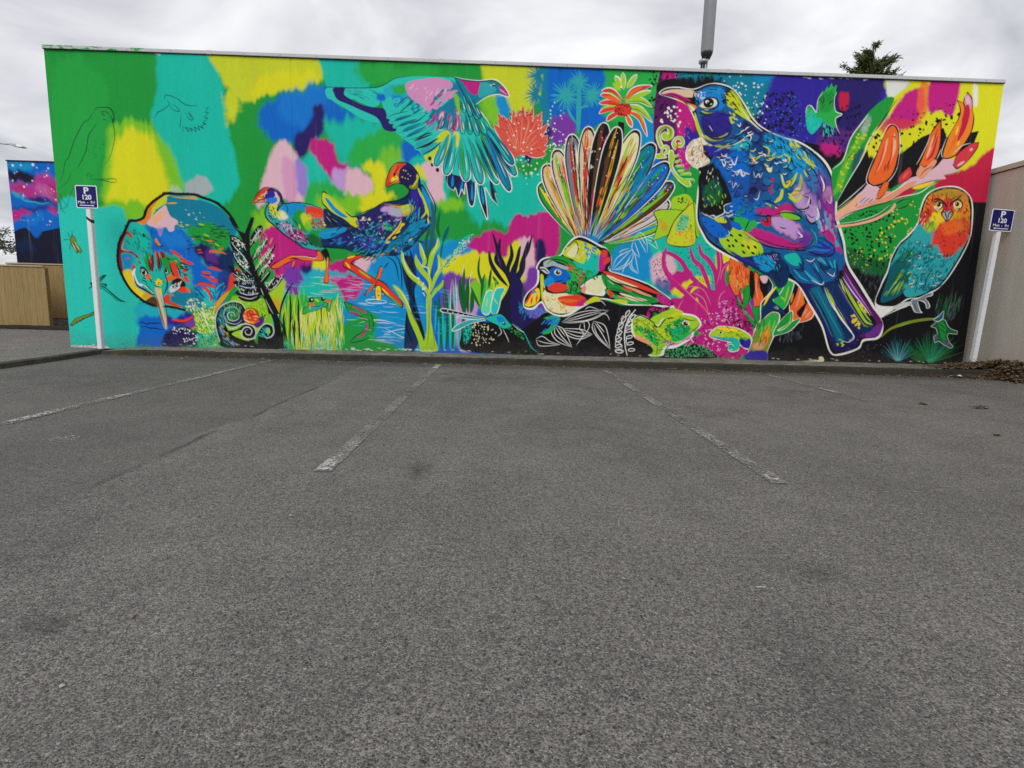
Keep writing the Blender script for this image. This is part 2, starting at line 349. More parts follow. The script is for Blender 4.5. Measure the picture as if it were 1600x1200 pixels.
ART.append("""
@ 0 0 1
F grn 0,0 1600,0 1600,620 0,620
g gr2*.5 8 85,110 150,100 170,200 130,320 90,300
g tea 4 251,70 326,70 346,120 352,160 360,215 370,255 372,300 330,325 290,310 274,280 258,240 243,202 238,180 246,130
g lim 6 176,200 205,190 235,190 262,230 284,280 286,300 250,310 168,320 166,240
g yel 7 184,215 205,205 232,205 250,240 262,285 262,320 240,335 170,332 172,290 178,240
g lim 5 160,318 230,320 240,345 200,352 160,340
g tel 3 88,326 150,322 190,326 205,345 260,350 280,420 230,470 217,480 218,545 60,560
g ye2 6 352,150 372,150 374,175 362,200 354,185
g ye2 4 326,60 490,60 506,110 503,128 475,140 430,146 395,152 372,160 356,140 345,118
g yel 6 400,120 480,115 498,128 470,138 400,146
g tea 3 492,60 562,60 562,110 580,130 560,150 520,150 508,130 500,100
g blu 6 404,168 440,152 480,146 515,138 530,160 560,180 540,188 505,192 495,222 460,226 440,222 418,212 405,190
g sky*.6 8 440,150 500,140 510,170 480,200 440,190
g tea 8 505,190 560,182 610,200 625,215 632,245 600,268 575,262 545,256 525,238 520,215 503,212
g gr2 6 560,215 632,200 628,235 600,262 570,262 545,252
g lim*.8 6 595,240 632,225 630,255 600,268
g nav 4 490,172 505,166 506,205 496,218 482,236 470,250 462,246 460,218 475,202 488,195
g tea 5 470,250 492,245 520,270 545,290 545,330 475,345 474,300
g gr2 6 475,300 540,285 550,335 480,345
g mag 4 490,222 520,222 526,246 543,256 544,288 522,282 508,268 498,256 484,240
g lil 4 522,262 545,264 546,292 520,286
g pnk 4 545,264 565,266 582,282 582,302 560,306 540,300
g yel 5 565,256 590,252 605,272 600,302 620,300 600,320 560,330 552,318 560,305 582,300 580,276
g lim 6 500,310 560,305 555,335 500,335
g pnk 4 428,228 446,222 458,236 466,252 474,300 474,318 460,320 440,312 402,318 400,305 408,286 418,258
g lav 4 462,252 480,262 480,300 466,304
g pk2*.7 4 440,250 462,262 465,312 450,318
g lim 6 400,320 440,330 430,350 395,352
g ye2 6 415,345 470,340 468,362 430,370
g blu 5 630,215 655,225 662,255 655,270 640,258 628,240
g tea 4 640,250 700,262 700,330 680,330
g yel 5 645,262 670,265 676,290 664,285
g pnk 3 660,258 690,262 692,285 696,330 684,340 672,330 668,290
g grn 6 640,320 700,325 745,308 775,330 740,360 700,400 660,400 630,350
g lim 5 690,316 725,312 720,328 690,332
g tea 6 735,300 830,240 850,330 800,345 760,350 740,345
g tea 8 820,200 850,300 860,360 820,350
F grn 556,60 762,60 760,126 572,128
g gr2*.6 5 560,100 680,110 670,128 575,130
g ye2 4 760,60 880,60 850,140 828,170 800,172 760,165 755,120
g lim 6 750,155 790,160 790,200 765,195
g azu 4 776,155 794,150 796,178 782,182
# lower middle
g mag 3 408,362 440,352 470,348 500,402 520,410 520,450 440,446 430,425 405,400
g lim 4 480,346 500,340 500,360 480,362
g pur 5 445,420 490,425 520,430 520,460 450,470
g nav 4 470,418 490,415 500,432 480,440
g yel 3 490,410 510,408 512,425 492,428
g grn 3 508,385 545,390 545,420 515,420
g mag 3 515,414 560,400 566,438 530,450 512,440
g pnk 3 556,405 590,405 590,435 560,436
g azu 4 590,400 650,390 660,540 590,560 560,470
g blu 4 640,400 700,380 760,400 800,580 640,580
g tea 5 690,380 740,390 735,430 690,430
g azu 4 690,385 740,375 735,398 700,420
g mag 3 735,378 765,362 795,360 795,335 830,338 850,400 840,440 800,400 770,395 745,398
g yel 4 690,410 740,392 770,395 800,370 830,400 832,450 800,470 700,432
g pnk 4 808,380 830,370 836,420 815,420
g pur 4 695,430 745,440 760,470 700,500
g lil 4 705,455 740,455 745,540 715,540
g mag*.8 4 735,440 748,438 746,455 732,452
g lim 4 730,445 765,440 770,480 735,470
g pur 4 815,440 850,440 850,500 815,500
""")
ART.append("""
# pond
@ 0 0 1
g cyn 4 440,440 600,430 620,500 610,560 430,560
g azu 4 540,440 650,440 660,560 560,560 500,500
g grn 4 545,500 590,490 590,530 640,545 630,560 530,560 530,520
g pur 3 445,430 470,428 475,460 450,460
g mag 4 510,435 565,432 560,462 520,468
g tea 4 470,445 520,440 540,480 480,480
r wht*.7 80 26 .8 2 6 445,438 560,434 650,470 655,530 560,530 540,480 450,470
r cyn*.8 60 30 1.4 4 8 445,438 560,434 650,470 655,530 560,530 540,480 450,470
r pk2*.8 30 20 1 0 6 505,436 560,434 560,460 510,462
s wht*.8 1.2 600,523 620,516 648,512 / 600,512 625,525 650,535 / 560,505 590,500 620,506
""")
ART.append("""
# ---- hawk and fantail sketches on the left
@ 0 0 4
s ink 1.1 590,690 575,720 550,752 520,775 480,850 450,925 430,990 410,1010 395,1090 370,1150 / 610,765 580,810 555,850 540,940 510,1010 480,1060
s ink 1.1 600,678 640,672 690,678 712,715 712,740 705,765 718,830 712,900 690,980 655,1040
s ink 1.1 590,695 605,676 650,672 690,680 712,720 714,765 700,750 / 630,700 660,700 690,720 / 560,1125 640,1128 700,1142 735,1140 / 620,1120 660,1122 720,1120 732,1140
e ink .9 .7 0 645,710
s ink 1.1 636,706 645,722 662,716 / 640,750 655,748 665,752 / 690,720 705,752 712,768
r ink*.6 26 5 .5 110 20 545,900 640,870 640,960 560,990
r ink*.6 10 6 .6 130 30 520,1090 580,1080 570,1110
s ink .6 370,1180 420,1140 450,1080 / 430,1250 470,1150 / 480,1160 560,1200
s ink 1.1 1030,625 1035,600 1055,597 1090,606 / 1040,620 1060,655 1010,695 985,705 985,715 960,745 / 1060,600 1110,620 1150,650 1190,663 1240,660
s ink 1 1060,655 1085,690 1125,698 1100,665 1075,655 / 1135,710 1130,770 1125,805 / 1160,705 1185,748 1210,748 1195,720 1175,698 / 1180,705 1200,745
s ink 1 1275,658 1290,680 1305,672 1285,705 1305,705 1280,735 1300,740 1270,770 1290,775 1262,790 1275,805 1240,790 1250,815 1215,795 1230,825 1190,800 1205,825 1165,795 1185,830 1145,790 1150,825 1130,800
d ink .7 1350,668
s ink .7 355,1215 380,1280 410,1340 / 370,1200 400,1260 430,1300 / 390,1210 380,1300 400,1330 / 440,1200 420,1290 370,1310
# small insects at the left edge
@ 0 300 4
K olv blk 1 440,300 452,272 470,285 482,325 515,368 508,383 492,372 486,386 470,360 448,330
s cre 1.2 455,320 480,372 / 470,310 500,365
s blk .9 440,290 425,250 / 455,280 452,240 / 440,300 410,300 398,305 / 445,320 440,345 440,365 / 480,325 490,340
s blk 1.4 470,340 495,380 / 455,310 475,345
K tea blk 1 620,545 640,525 665,520 655,535 640,550 625,575 660,590 690,625 740,670 785,690 735,680 690,640 650,610 625,600 600,580 585,560
s blk 2.4 620,560 650,530 668,522 / 605,580 660,600 700,635 745,672 788,690 / 600,575 570,570 580,590 555,605 / 630,575 665,580 660,595
s tea 1 630,570 690,620 750,670
K olv blk 1 440,835 470,795 520,775 560,765 590,750 585,768 545,785 510,800 480,820 450,838
s blk 1.2 445,838 480,820 520,798 560,780 600,765
r blk 14 4 .6 60 20 450,820 560,770 590,770 470,830
""")
ART.append("""
@ 180 280 8
g gry 3 860,180 900,60 1000,-20 1120,-10 1200,60 1230,120 1160,190 1100,230 900,220
g lgy*.5 3 660,150 720,90 800,110 850,200 700,200
""")
ART.append("""
# ---- water below the kiwi
@ 180 430 8
g cyn 4 260,390 560,390 620,480 600,600 300,640 260,500
g blu 4 310,560 540,500 720,600 760,760 640,870 290,900 300,700
g ind 4 560,470 680,500 860,460 1000,500 1010,640 900,660 700,620 600,600
g cyn 4 640,400 880,440 860,500 700,520
g navy 4 600,760 760,640 940,680 1050,760 1050,880 640,900
g pur 3 860,560 1000,540 1000,640 900,650
g tea 3 1050,740 1280,700 1360,900 1050,910
n wht 55 .6 1.3 720,650 850,640 1000,720 1050,800 1000,860 860,850 860,740 740,740
s blk 1.8 300,610 340,590 400,615 440,600 500,605 540,600 590,610 / 320,655 380,645 440,665 500,665 560,680 630,685 / 600,800 630,750 700,745 720,740 / 610,800 660,790 700,800
s red 5 700,560 780,570 860,580 940,545 985,500
s blk 1 690,570 780,590 880,592 950,560 1000,490
""")
ART.append("""
# ---- kiwi
@ 180 280 8
f tur 60,700 110,640 160,540 260,530 360,560 480,380 640,225 860,190 1040,250 1250,330 1400,450 1520,600 1540,700 1480,900 1500,1300 1300,1500 1150,1620 700,1580 400,1560 250,1400 120,1200 50,950
f pet 640,225 860,215 1040,260 1250,330 1400,450 1520,620 1440,760 1300,700 1000,640 760,600 700,480 640,330
g tea 4 160,600 320,580 420,640 420,860 340,940 200,860 120,780
g blu 4 360,560 520,600 860,650 1000,860 1100,1100 1000,1200 820,980 600,900 480,900 450,700
g sky*.7 5 560,640 840,700 900,860 700,850 580,760
g grn 5 880,640 1100,560 1400,620 1440,820 1400,960 1300,920 1100,850 940,740
g navy 4 980,830 1150,840 1300,960 1420,960 1440,1150 1300,1200 1160,1100 1060,1000
g dbl 4 1300,920 1480,880 1480,1300 1400,1280 1340,1100
g pur*.5 4 1150,900 1250,900 1300,1050 1150,1040
g blu 4 960,1160 1180,1100 1400,1180 1380,1500 1240,1560 1100,1400 980,1320
g tel 4 1150,1380 1260,1360 1260,1560 1180,1600 1060,1540
g pet 4 700,1400 900,1350 1080,1480 1100,1600 860,1600 720,1540
g grn 3 360,940 440,920 460,1080 420,1160 360,1080
g grn 4 560,960 720,960 820,1100 700,1180 580,1080
g tea 4 250,1020 330,960 380,1080 470,1180 540,1000 560,1180 640,1180 640,1400 560,1500 480,1420 360,1340 250,1180
f pnk 450,480 560,380 630,330 660,400 700,470 780,520 780,560 740,590 740,640 680,660 640,600 560,620 480,600 400,560
f pk2*.4 520,600 600,600 590,680 560,720
g ski 1.5 440,490 560,420 610,380 640,420 560,520 470,560
f ora 280,530 360,490 400,380 470,290 560,240 540,300 470,360 440,470 380,560 330,570
f ye2 540,270 640,215 640,300 560,350 500,410 450,480 470,370
f gol 700,220 800,225 980,225 1040,262 960,255 800,240
f gol 640,310 700,292 780,296 740,312
s blk .8 640,310 560,360 500,420 480,450 / 500,400 530,370 / 460,600 460,720
f dre 60,720 120,680 160,650 200,690 220,720 200,740 150,690 110,760 80,880 160,890 230,920 300,980 330,1050 310,1060 250,960 170,920 80,930 90,1050 110,1200 70,1180 50,1050 45,850
f red 170,660 215,700 205,735 165,690
s sal 1.8 110,760 90,860 130,895 200,900
f red 205,1100 235,1065 260,1110 215,1125
f azu 80,960 160,940 220,980 200,1060 220,1080 130,1140 110,1040
s red 2 130,1000 165,990 200,1005
g ylo 1 100,1160 200,1130 230,1200 260,1340 380,1430 420,1480 400,1520 300,1480 190,1370 130,1270
g gol 1 380,1420 440,1440 480,1480 400,1520 340,1480
f brn 400,1510 480,1470 530,1520 540,1600 460,1580 380,1540
f wht 215,1160 260,1120 250,1180 290,1290 340,1320 330,1340 260,1300 220,1220
s blk 2.6 230,1200 280,1330 380,1390 460,1440 500,1450
s cre 1.6 330,1310 420,1370 480,1440
f red 610,1480 660,1440 690,1480 700,1530 840,1600 780,1600 650,1560 610,1530
s red 5 680,890 760,930 830,985
s red 5 830,1040 900,1040 985,1065
s re2 4 820,1010 885,1005
f dre 560,905 620,930 630,980 590,990
s re2 4 430,1010 460,1000 470,1130 460,1180 / 520,890 540,960 550,1080 540,1130
f red 695,1060 740,1050 780,1150 780,1210 730,1190 700,1120
s red 2.2 730,1180 760,1230 / 860,1140 900,1150 / 1160,1110 1240,1105 1330,1150 / 1100,1170 1200,1180 / 1020,885 1080,885 / 1030,920 1100,920 
s red 3.5 870,1200 900,1250 930,1300 / 1070,1200 1180,1230 1310,1270 / 1160,1260 1220,1275 1260,1300
s red 5 1010,1340 1070,1300 1150,1320 1220,1330 1270,1370 / 1060,1345 1140,1380 1200,1470 1190,1540
s or2 3 1180,930 1200,900 1300,910 1400,940 / 640,1250 700,1200 760,1230 840,1240 / 860,1340 920,1390 / 690,1440 740,1460
f gol 660,1230 690,1195 740,1220 700,1260 650,1300
f red 780,1380 840,1340 880,1370 830,1410
r blk 30 10 1.6 -40 25 720,1260 800,1220 880,1300 840,1360 760,1340
r wht 40 7 .7 -55 20 680,1390 740,1300 830,1280 800,1380 720,1420
r blk 26 7 .8 15 18 1180,560 1400,600 1420,720 1200,700
r blk 20 7 .8 20 20 960,700 1260,760 1380,840 1200,860
r blk 14 8 .9 -30 12 880,780 980,780 960,920 900,920
r blk 20 9 1 -15 15 820,1000 920,1080 900,1200 820,1150
r cre 8 4 1.4 20 15 860,380 1100,440 1080,520 950,480
r ye2 8 5 1.5 0 15 770,560 920,520 900,600 800,590
r ora 8 6 1.2 15 15 960,700 1220,760 1380,900 1280,880
r dgr 22 8 1 30 20 1000,700 1300,780 1380,940 1200,900
r blk 10 7 .8 40 12 1000,1340 1140,1420 1100,1520 1020,1480
r blk 22 7 .8 60 25 220,640 440,700 420,900 250,880
r blk 12 5 1 80 20 450,930 520,940 520,1160 460,1180
r nav*.7 40 14 1.4 100 20 1260,1360 1400,1250 1380,1460 1240,1540
r cyn*.8 30 12 1.2 100 20 1220,1380 1380,1300 1330,1480 1220,1560
f ora 500,760 520,740 545,790 570,830 540,840 510,800
s blk 1.6 500,790 545,840 580,840 610,820
e blk 1.6 3.2 -10 360,705
r dte 14 9 1.4 60 40 180,640 440,640 460,900 300,940 160,860
r tel 40 8 1.4 80 30 260,980 480,960 600,1100 520,1260 320,1200
r pet 40 14 2 20 20 700,300 1200,350 1400,560 1000,560
r blu 40 14 2 40 30 960,1100 1380,1180 1300,1500 1000,1400
r sal 14 6 1.4 50 30 700,1000 900,1050 900,1250 720,1200
# eyes
f wht 315,1150 340,1120 390,1150 400,1190 370,1210 330,1190
e blk 3 4 0 355,1165
d wht .8 348,1150
s blk 1.4 310,1130 350,1110 400,1180 420,1200
e wht 2 3.2 10 640,1150
e blk 1.6 2.6 10 640,1150
s blk 1.2 620,1170 640,1110 670,1160
f or2 385,1210 420,1190 450,1230 410,1260
# bill
g bei .6 500,1350 560,1345 600,1500 640,1700 650,1870 620,1860 570,1700 520,1480
f ylo 555,1360 580,1370 582,1450 560,1420
s tea 2 560,1450 610,1600 630,1750
s och 2 530,1480 580,1680 630,1850
s blk 1.2 500,1400 540,1560 580,1720 630,1870 / 585,1370 610,1500 640,1650 655,1760 650,1870
e gol 5 4.5 0 545,1300
r blk 14 4 .9 0 90 500,1260 590,1260 590,1340 500,1340
s blk 1.6 620,1180 640,1250 650,1340 610,1440 / 380,1300 420,1360 480,1420
z blk 4 6 500,1590 380,1540 300,1480 210,1400 140,1300 80,1180 40,1050 40,900 60,780 110,690 150,600 190,530 280,520 360,480 400,370 470,290 570,220 640,185 800,190 980,195 1100,235 1250,290 1380,390 1470,500 1520,600
s blk 2.6 620,1590 720,1600 800,1620 880,1640
# rump
f red 1450,1180 1490,1160 1500,1230 1490,1330 1420,1420 1340,1540 1260,1640 1230,1650 1250,1560 1340,1450 1400,1380 1420,1260
f gol 1260,1560 1350,1450 1430,1400 1380,1490 1290,1600 1240,1640
""")
ART.append("""
@ 180 430 8
f och 940,680 1000,640 1010,660 980,690
s blk 2 880,640 980,700
f lim 1000,500 1200,430 1260,520 1230,700 1050,720 1010,620
n cre 240 .5 1.5 900,330 1000,300 1200,400 1260,400 1230,700 1180,760 1040,720 1010,520 890,440
n grn 90 .5 1.5 900,340 1060,330 1230,470 1230,680 1030,700 990,500
n ylo 50 .5 1.3 1020,440 1230,470 1230,680 1030,700
s wht 1.2 1000,360 1060,440 1120,520 1160,640 1240,760 / 960,340 1000,460 / 1160,640 1250,630 / 1120,520 1210,480
r lim 120 8 .9 60 30 1080,740 1280,720 1360,890 1080,890
r dgr 60 8 .8 60 30 1080,740 1280,720 1360,890 1080,890
""")
ART.append("""
# ---- fern ground, koru fronds and snail
@ 330 430 8
f lim 60,520 240,320 300,260 640,290 720,400 780,700 600,700 520,860 300,840 200,700
n ye2 260 .5 1.3 240,330 620,290 700,400 700,560 620,700 400,830 270,730 200,640 400,600 580,500
g lm2 3 680,150 900,60 930,150 880,450 820,500 720,330
g ora*.7 5 790,300 860,280 860,420 800,430
f blk 60,560 100,430 200,350 330,345 420,400 450,500 420,600 330,640 250,690 330,680 420,620 520,640 560,720 540,800 580,860 600,700 680,620 760,640 790,720 860,540 900,700 1000,910 200,910 110,800 70,680
f dbl*.7 90,520 170,390 300,360 400,420 430,500 380,620 270,620 180,560 150,480 130,600 180,780 120,740
f lim 180,600 240,640 340,640 380,640 320,660 230,700 200,660
f lm2 260,740 380,690 400,760 480,820 400,810
f grn*.5 200,430 330,420 350,500 330,560 220,560
s lgy 1.4 60,640 55,540 90,430 180,360 280,330 370,350 430,420 
s lgy 1.4 350,500 330,420 250,400 180,430 160,500 190,580 260,610 330,610 390,560
s lgy 1.6 290,530 295,490 260,465 220,475 205,510 225,555 280,575 340,550 355,490
s lgy 1.2 270,520 260,500 245,505 250,525
s lgy 1.4 190,620 210,660 270,680 360,630 430,615 520,640 560,710 540,780 470,800 400,780 385,720 420,660 480,660 510,700 490,745 450,745 425,710 440,690 465,690
s lgy 1.4 580,720 640,640 700,610 770,640 785,710 750,770 700,785 650,770 / 740,700 720,665 690,680 700,715 720,720
f lm2 690,680 720,670 745,710 720,740 700,720
r lim*.8 60 9 .8 70 25 100,500 180,380 330,360 400,430 180,640 130,700
r ylo*.6 30 7 .8 60 25 100,600 150,620 250,800 150,780
r cyn*.6 60 9 .8 60 30 100,500 200,400 330,380 160,700 330,880 180,880
r tel 26 7 1.2 60 30 610,700 700,660 720,760 660,780 600,760
k red blk 1.2 400,480 440,425 520,415 575,450 600,520 590,580 540,620 480,610 420,580 395,530
s gol 3 420,490 450,440 520,440 560,480 / 430,560 480,590 560,590
r ylo 16 6 1.2 40 30 420,480 560,470 580,580 450,590
s blk 1.2 440,460 480,490 540,500 570,480 / 450,470 480,445 520,455 510,475
s wht .8 400,500 430,560 490,605 / 520,510 550,520 580,510
f pu2 540,620 600,580 590,550 640,530 665,540 660,590 620,640 570,660
s blk 1.8 600,540 650,520 690,510 / 640,510 635,470 / 665,510 680,490
# fern trunk
f blk 220,-120 300,0 420,100 560,0 600,0 700,230 800,430 850,560 830,700 860,910 760,910 790,640 730,450 650,270 540,60
@ 330 340 8
F blk 220,0 260,0 300,110 340,160 420,200 500,0 540,0 530,60 490,180 480,260 490,450 560,650 640,780 740,980 860,1210 720,1210 680,1020 560,860 520,760 470,640 440,500 410,330 350,200 270,100
l blk 15 450,430 235,225 / 480,590 238,285 / 520,740 270,430 / 550,810 250,675 / 600,900 275,810 / 620,970 300,940 / 450,500 300,330 / 620,1000 340,1000
f blk 440,430 480,560 560,740 640,940 600,980 520,880 480,760 430,600
f blk 470,320 520,200 600,100 650,130 600,250 520,350 480,390
f blk 510,500 560,420 620,340 700,240 700,320 620,450 530,550
f blk 540,680 600,560 700,440 800,340 790,400 700,530 600,640 560,720
f blk 590,740 650,650 720,520 780,460 780,530 700,650 620,760
f blk 610,820 660,740 730,670 740,720 660,820
f blk 660,900 760,800 800,740 840,760 900,720 910,740 840,850 720,940
l dgr 4 420,390 290,270 / 450,550 300,370 / 490,690 320,490 / 500,790 330,730
l dbl 4 560,900 330,840 / 580,960 360,950
f grn*.7 530,420 620,300 690,260 640,400 560,500
f lim*.5 560,600 660,470 760,380 700,500 600,620
s wht 1 490,360 560,230 640,120 / 520,530 580,420 650,340 700,260 / 550,670 620,560 720,450 790,350 / 600,740 640,650 720,560 770,460 / 620,810 700,710 730,680 / 690,900 760,800 800,750 / 730,920 820,850 910,700
s wht 1 440,420 400,340 330,280 260,240 / 470,580 400,480 300,370 250,300 / 510,720 400,620 310,510 280,440 / 540,790 420,790 330,740 260,690 / 580,880 450,880 340,850 / 600,950 460,970 340,930 / 580,990 480,1020 340,980
n wht 26 .6 1.1 235,220 300,250 420,330 380,400 280,330
n wht 46 .5 1.1 270,380 330,400 470,580 450,640 330,560
r wht 40 4 .8 70 30 300,640 420,700 540,800 420,840 300,760
r wht 36 4 .8 100 25 310,830 560,860 600,960 380,960
r wht 34 4 .8 70 25 490,330 560,180 640,100 640,180 560,300
r wht 34 4 .8 80 25 530,500 620,340 700,260 690,320 600,450
r wht 40 4 .8 80 25 560,640 680,440 790,350 780,400 660,560
r wht 40 4 .8 80 25 600,720 700,580 780,460 770,520 680,650
r wht 34 4 .8 80 25 650,860 800,740 900,720 880,780 740,920
r lim 50 4 .9 80 25 480,340 640,130 790,400 640,740 560,640
r cyn*.8 40 4 .9 80 25 290,340 450,500 560,820 560,960 330,900 300,640
s red 1.6 290,620 330,650 370,700 / 320,610 350,650 400,700
s gol 2 730,340 770,250
s lgy 1.2 680,1020 740,1140 780,1210 / 620,880 660,980
""")
ART.append("""
# ---- reeds and frog
@ 330 430 8
f gr2 860,560 900,430 960,250 1040,250 1100,260 1180,240 1240,300 1500,300 1620,330 1620,940 1000,940 900,700
g ye2 3 1060,560 1180,490 1300,460 1430,410 1520,560 1520,900 1040,900
r lim 130 36 1.6 92 8 870,420 1020,260 1180,260 1160,480 1500,400 1620,400 1620,900 1010,900
r ye2 90 40 1.6 92 8 880,420 1020,260 1100,560 1160,480 1500,400 1620,400 1620,900 1010,900
r dgr 36 36 1.3 92 8 870,420 1020,260 1100,560 1160,480 1500,400 1620,400 1620,900 1010,900
r cre 70 30 .9 92 10 1060,560 1500,380 1620,300 1620,900 1040,900
r tel 50 18 1.2 92 10 1000,760 1600,760 1600,920 1000,920
s blk 3.4 1030,90 960,200 900,330 870,450 850,600 / 985,230 1000,420 990,600 990,900 / 1095,290 1095,520 1120,900 / 1050,560 1040,700 1050,910 / 920,460 910,600 960,850 / 860,560 910,680 930,850
k gr2 blk 1 1150,490 1160,420 1210,380 1220,340 1260,280 1340,285 1390,280 1425,310 1500,310 1500,360 1480,460 1440,420 1420,400 1300,450 1210,470
f tur 1240,390 1330,390 1420,340 1400,400 1300,440 1250,440
e blk 4.2 4 0 1255,315
d wht 1.2 1262,308
e blk 3.4 3.4 0 1398,300
d wht 1 1408,290
f or2 1225,350 1280,350 1290,380 1250,390
f or2 1430,315 1490,310 1480,345 1450,340
s blk 1 1250,390 1330,395 1400,370 1430,330 / 1430,330 1460,370 1440,420
s sal 1.4 1235,380 1240,440 / 1490,330 1480,420
f ye2 1300,300 1340,310 1350,340 1320,330
""")
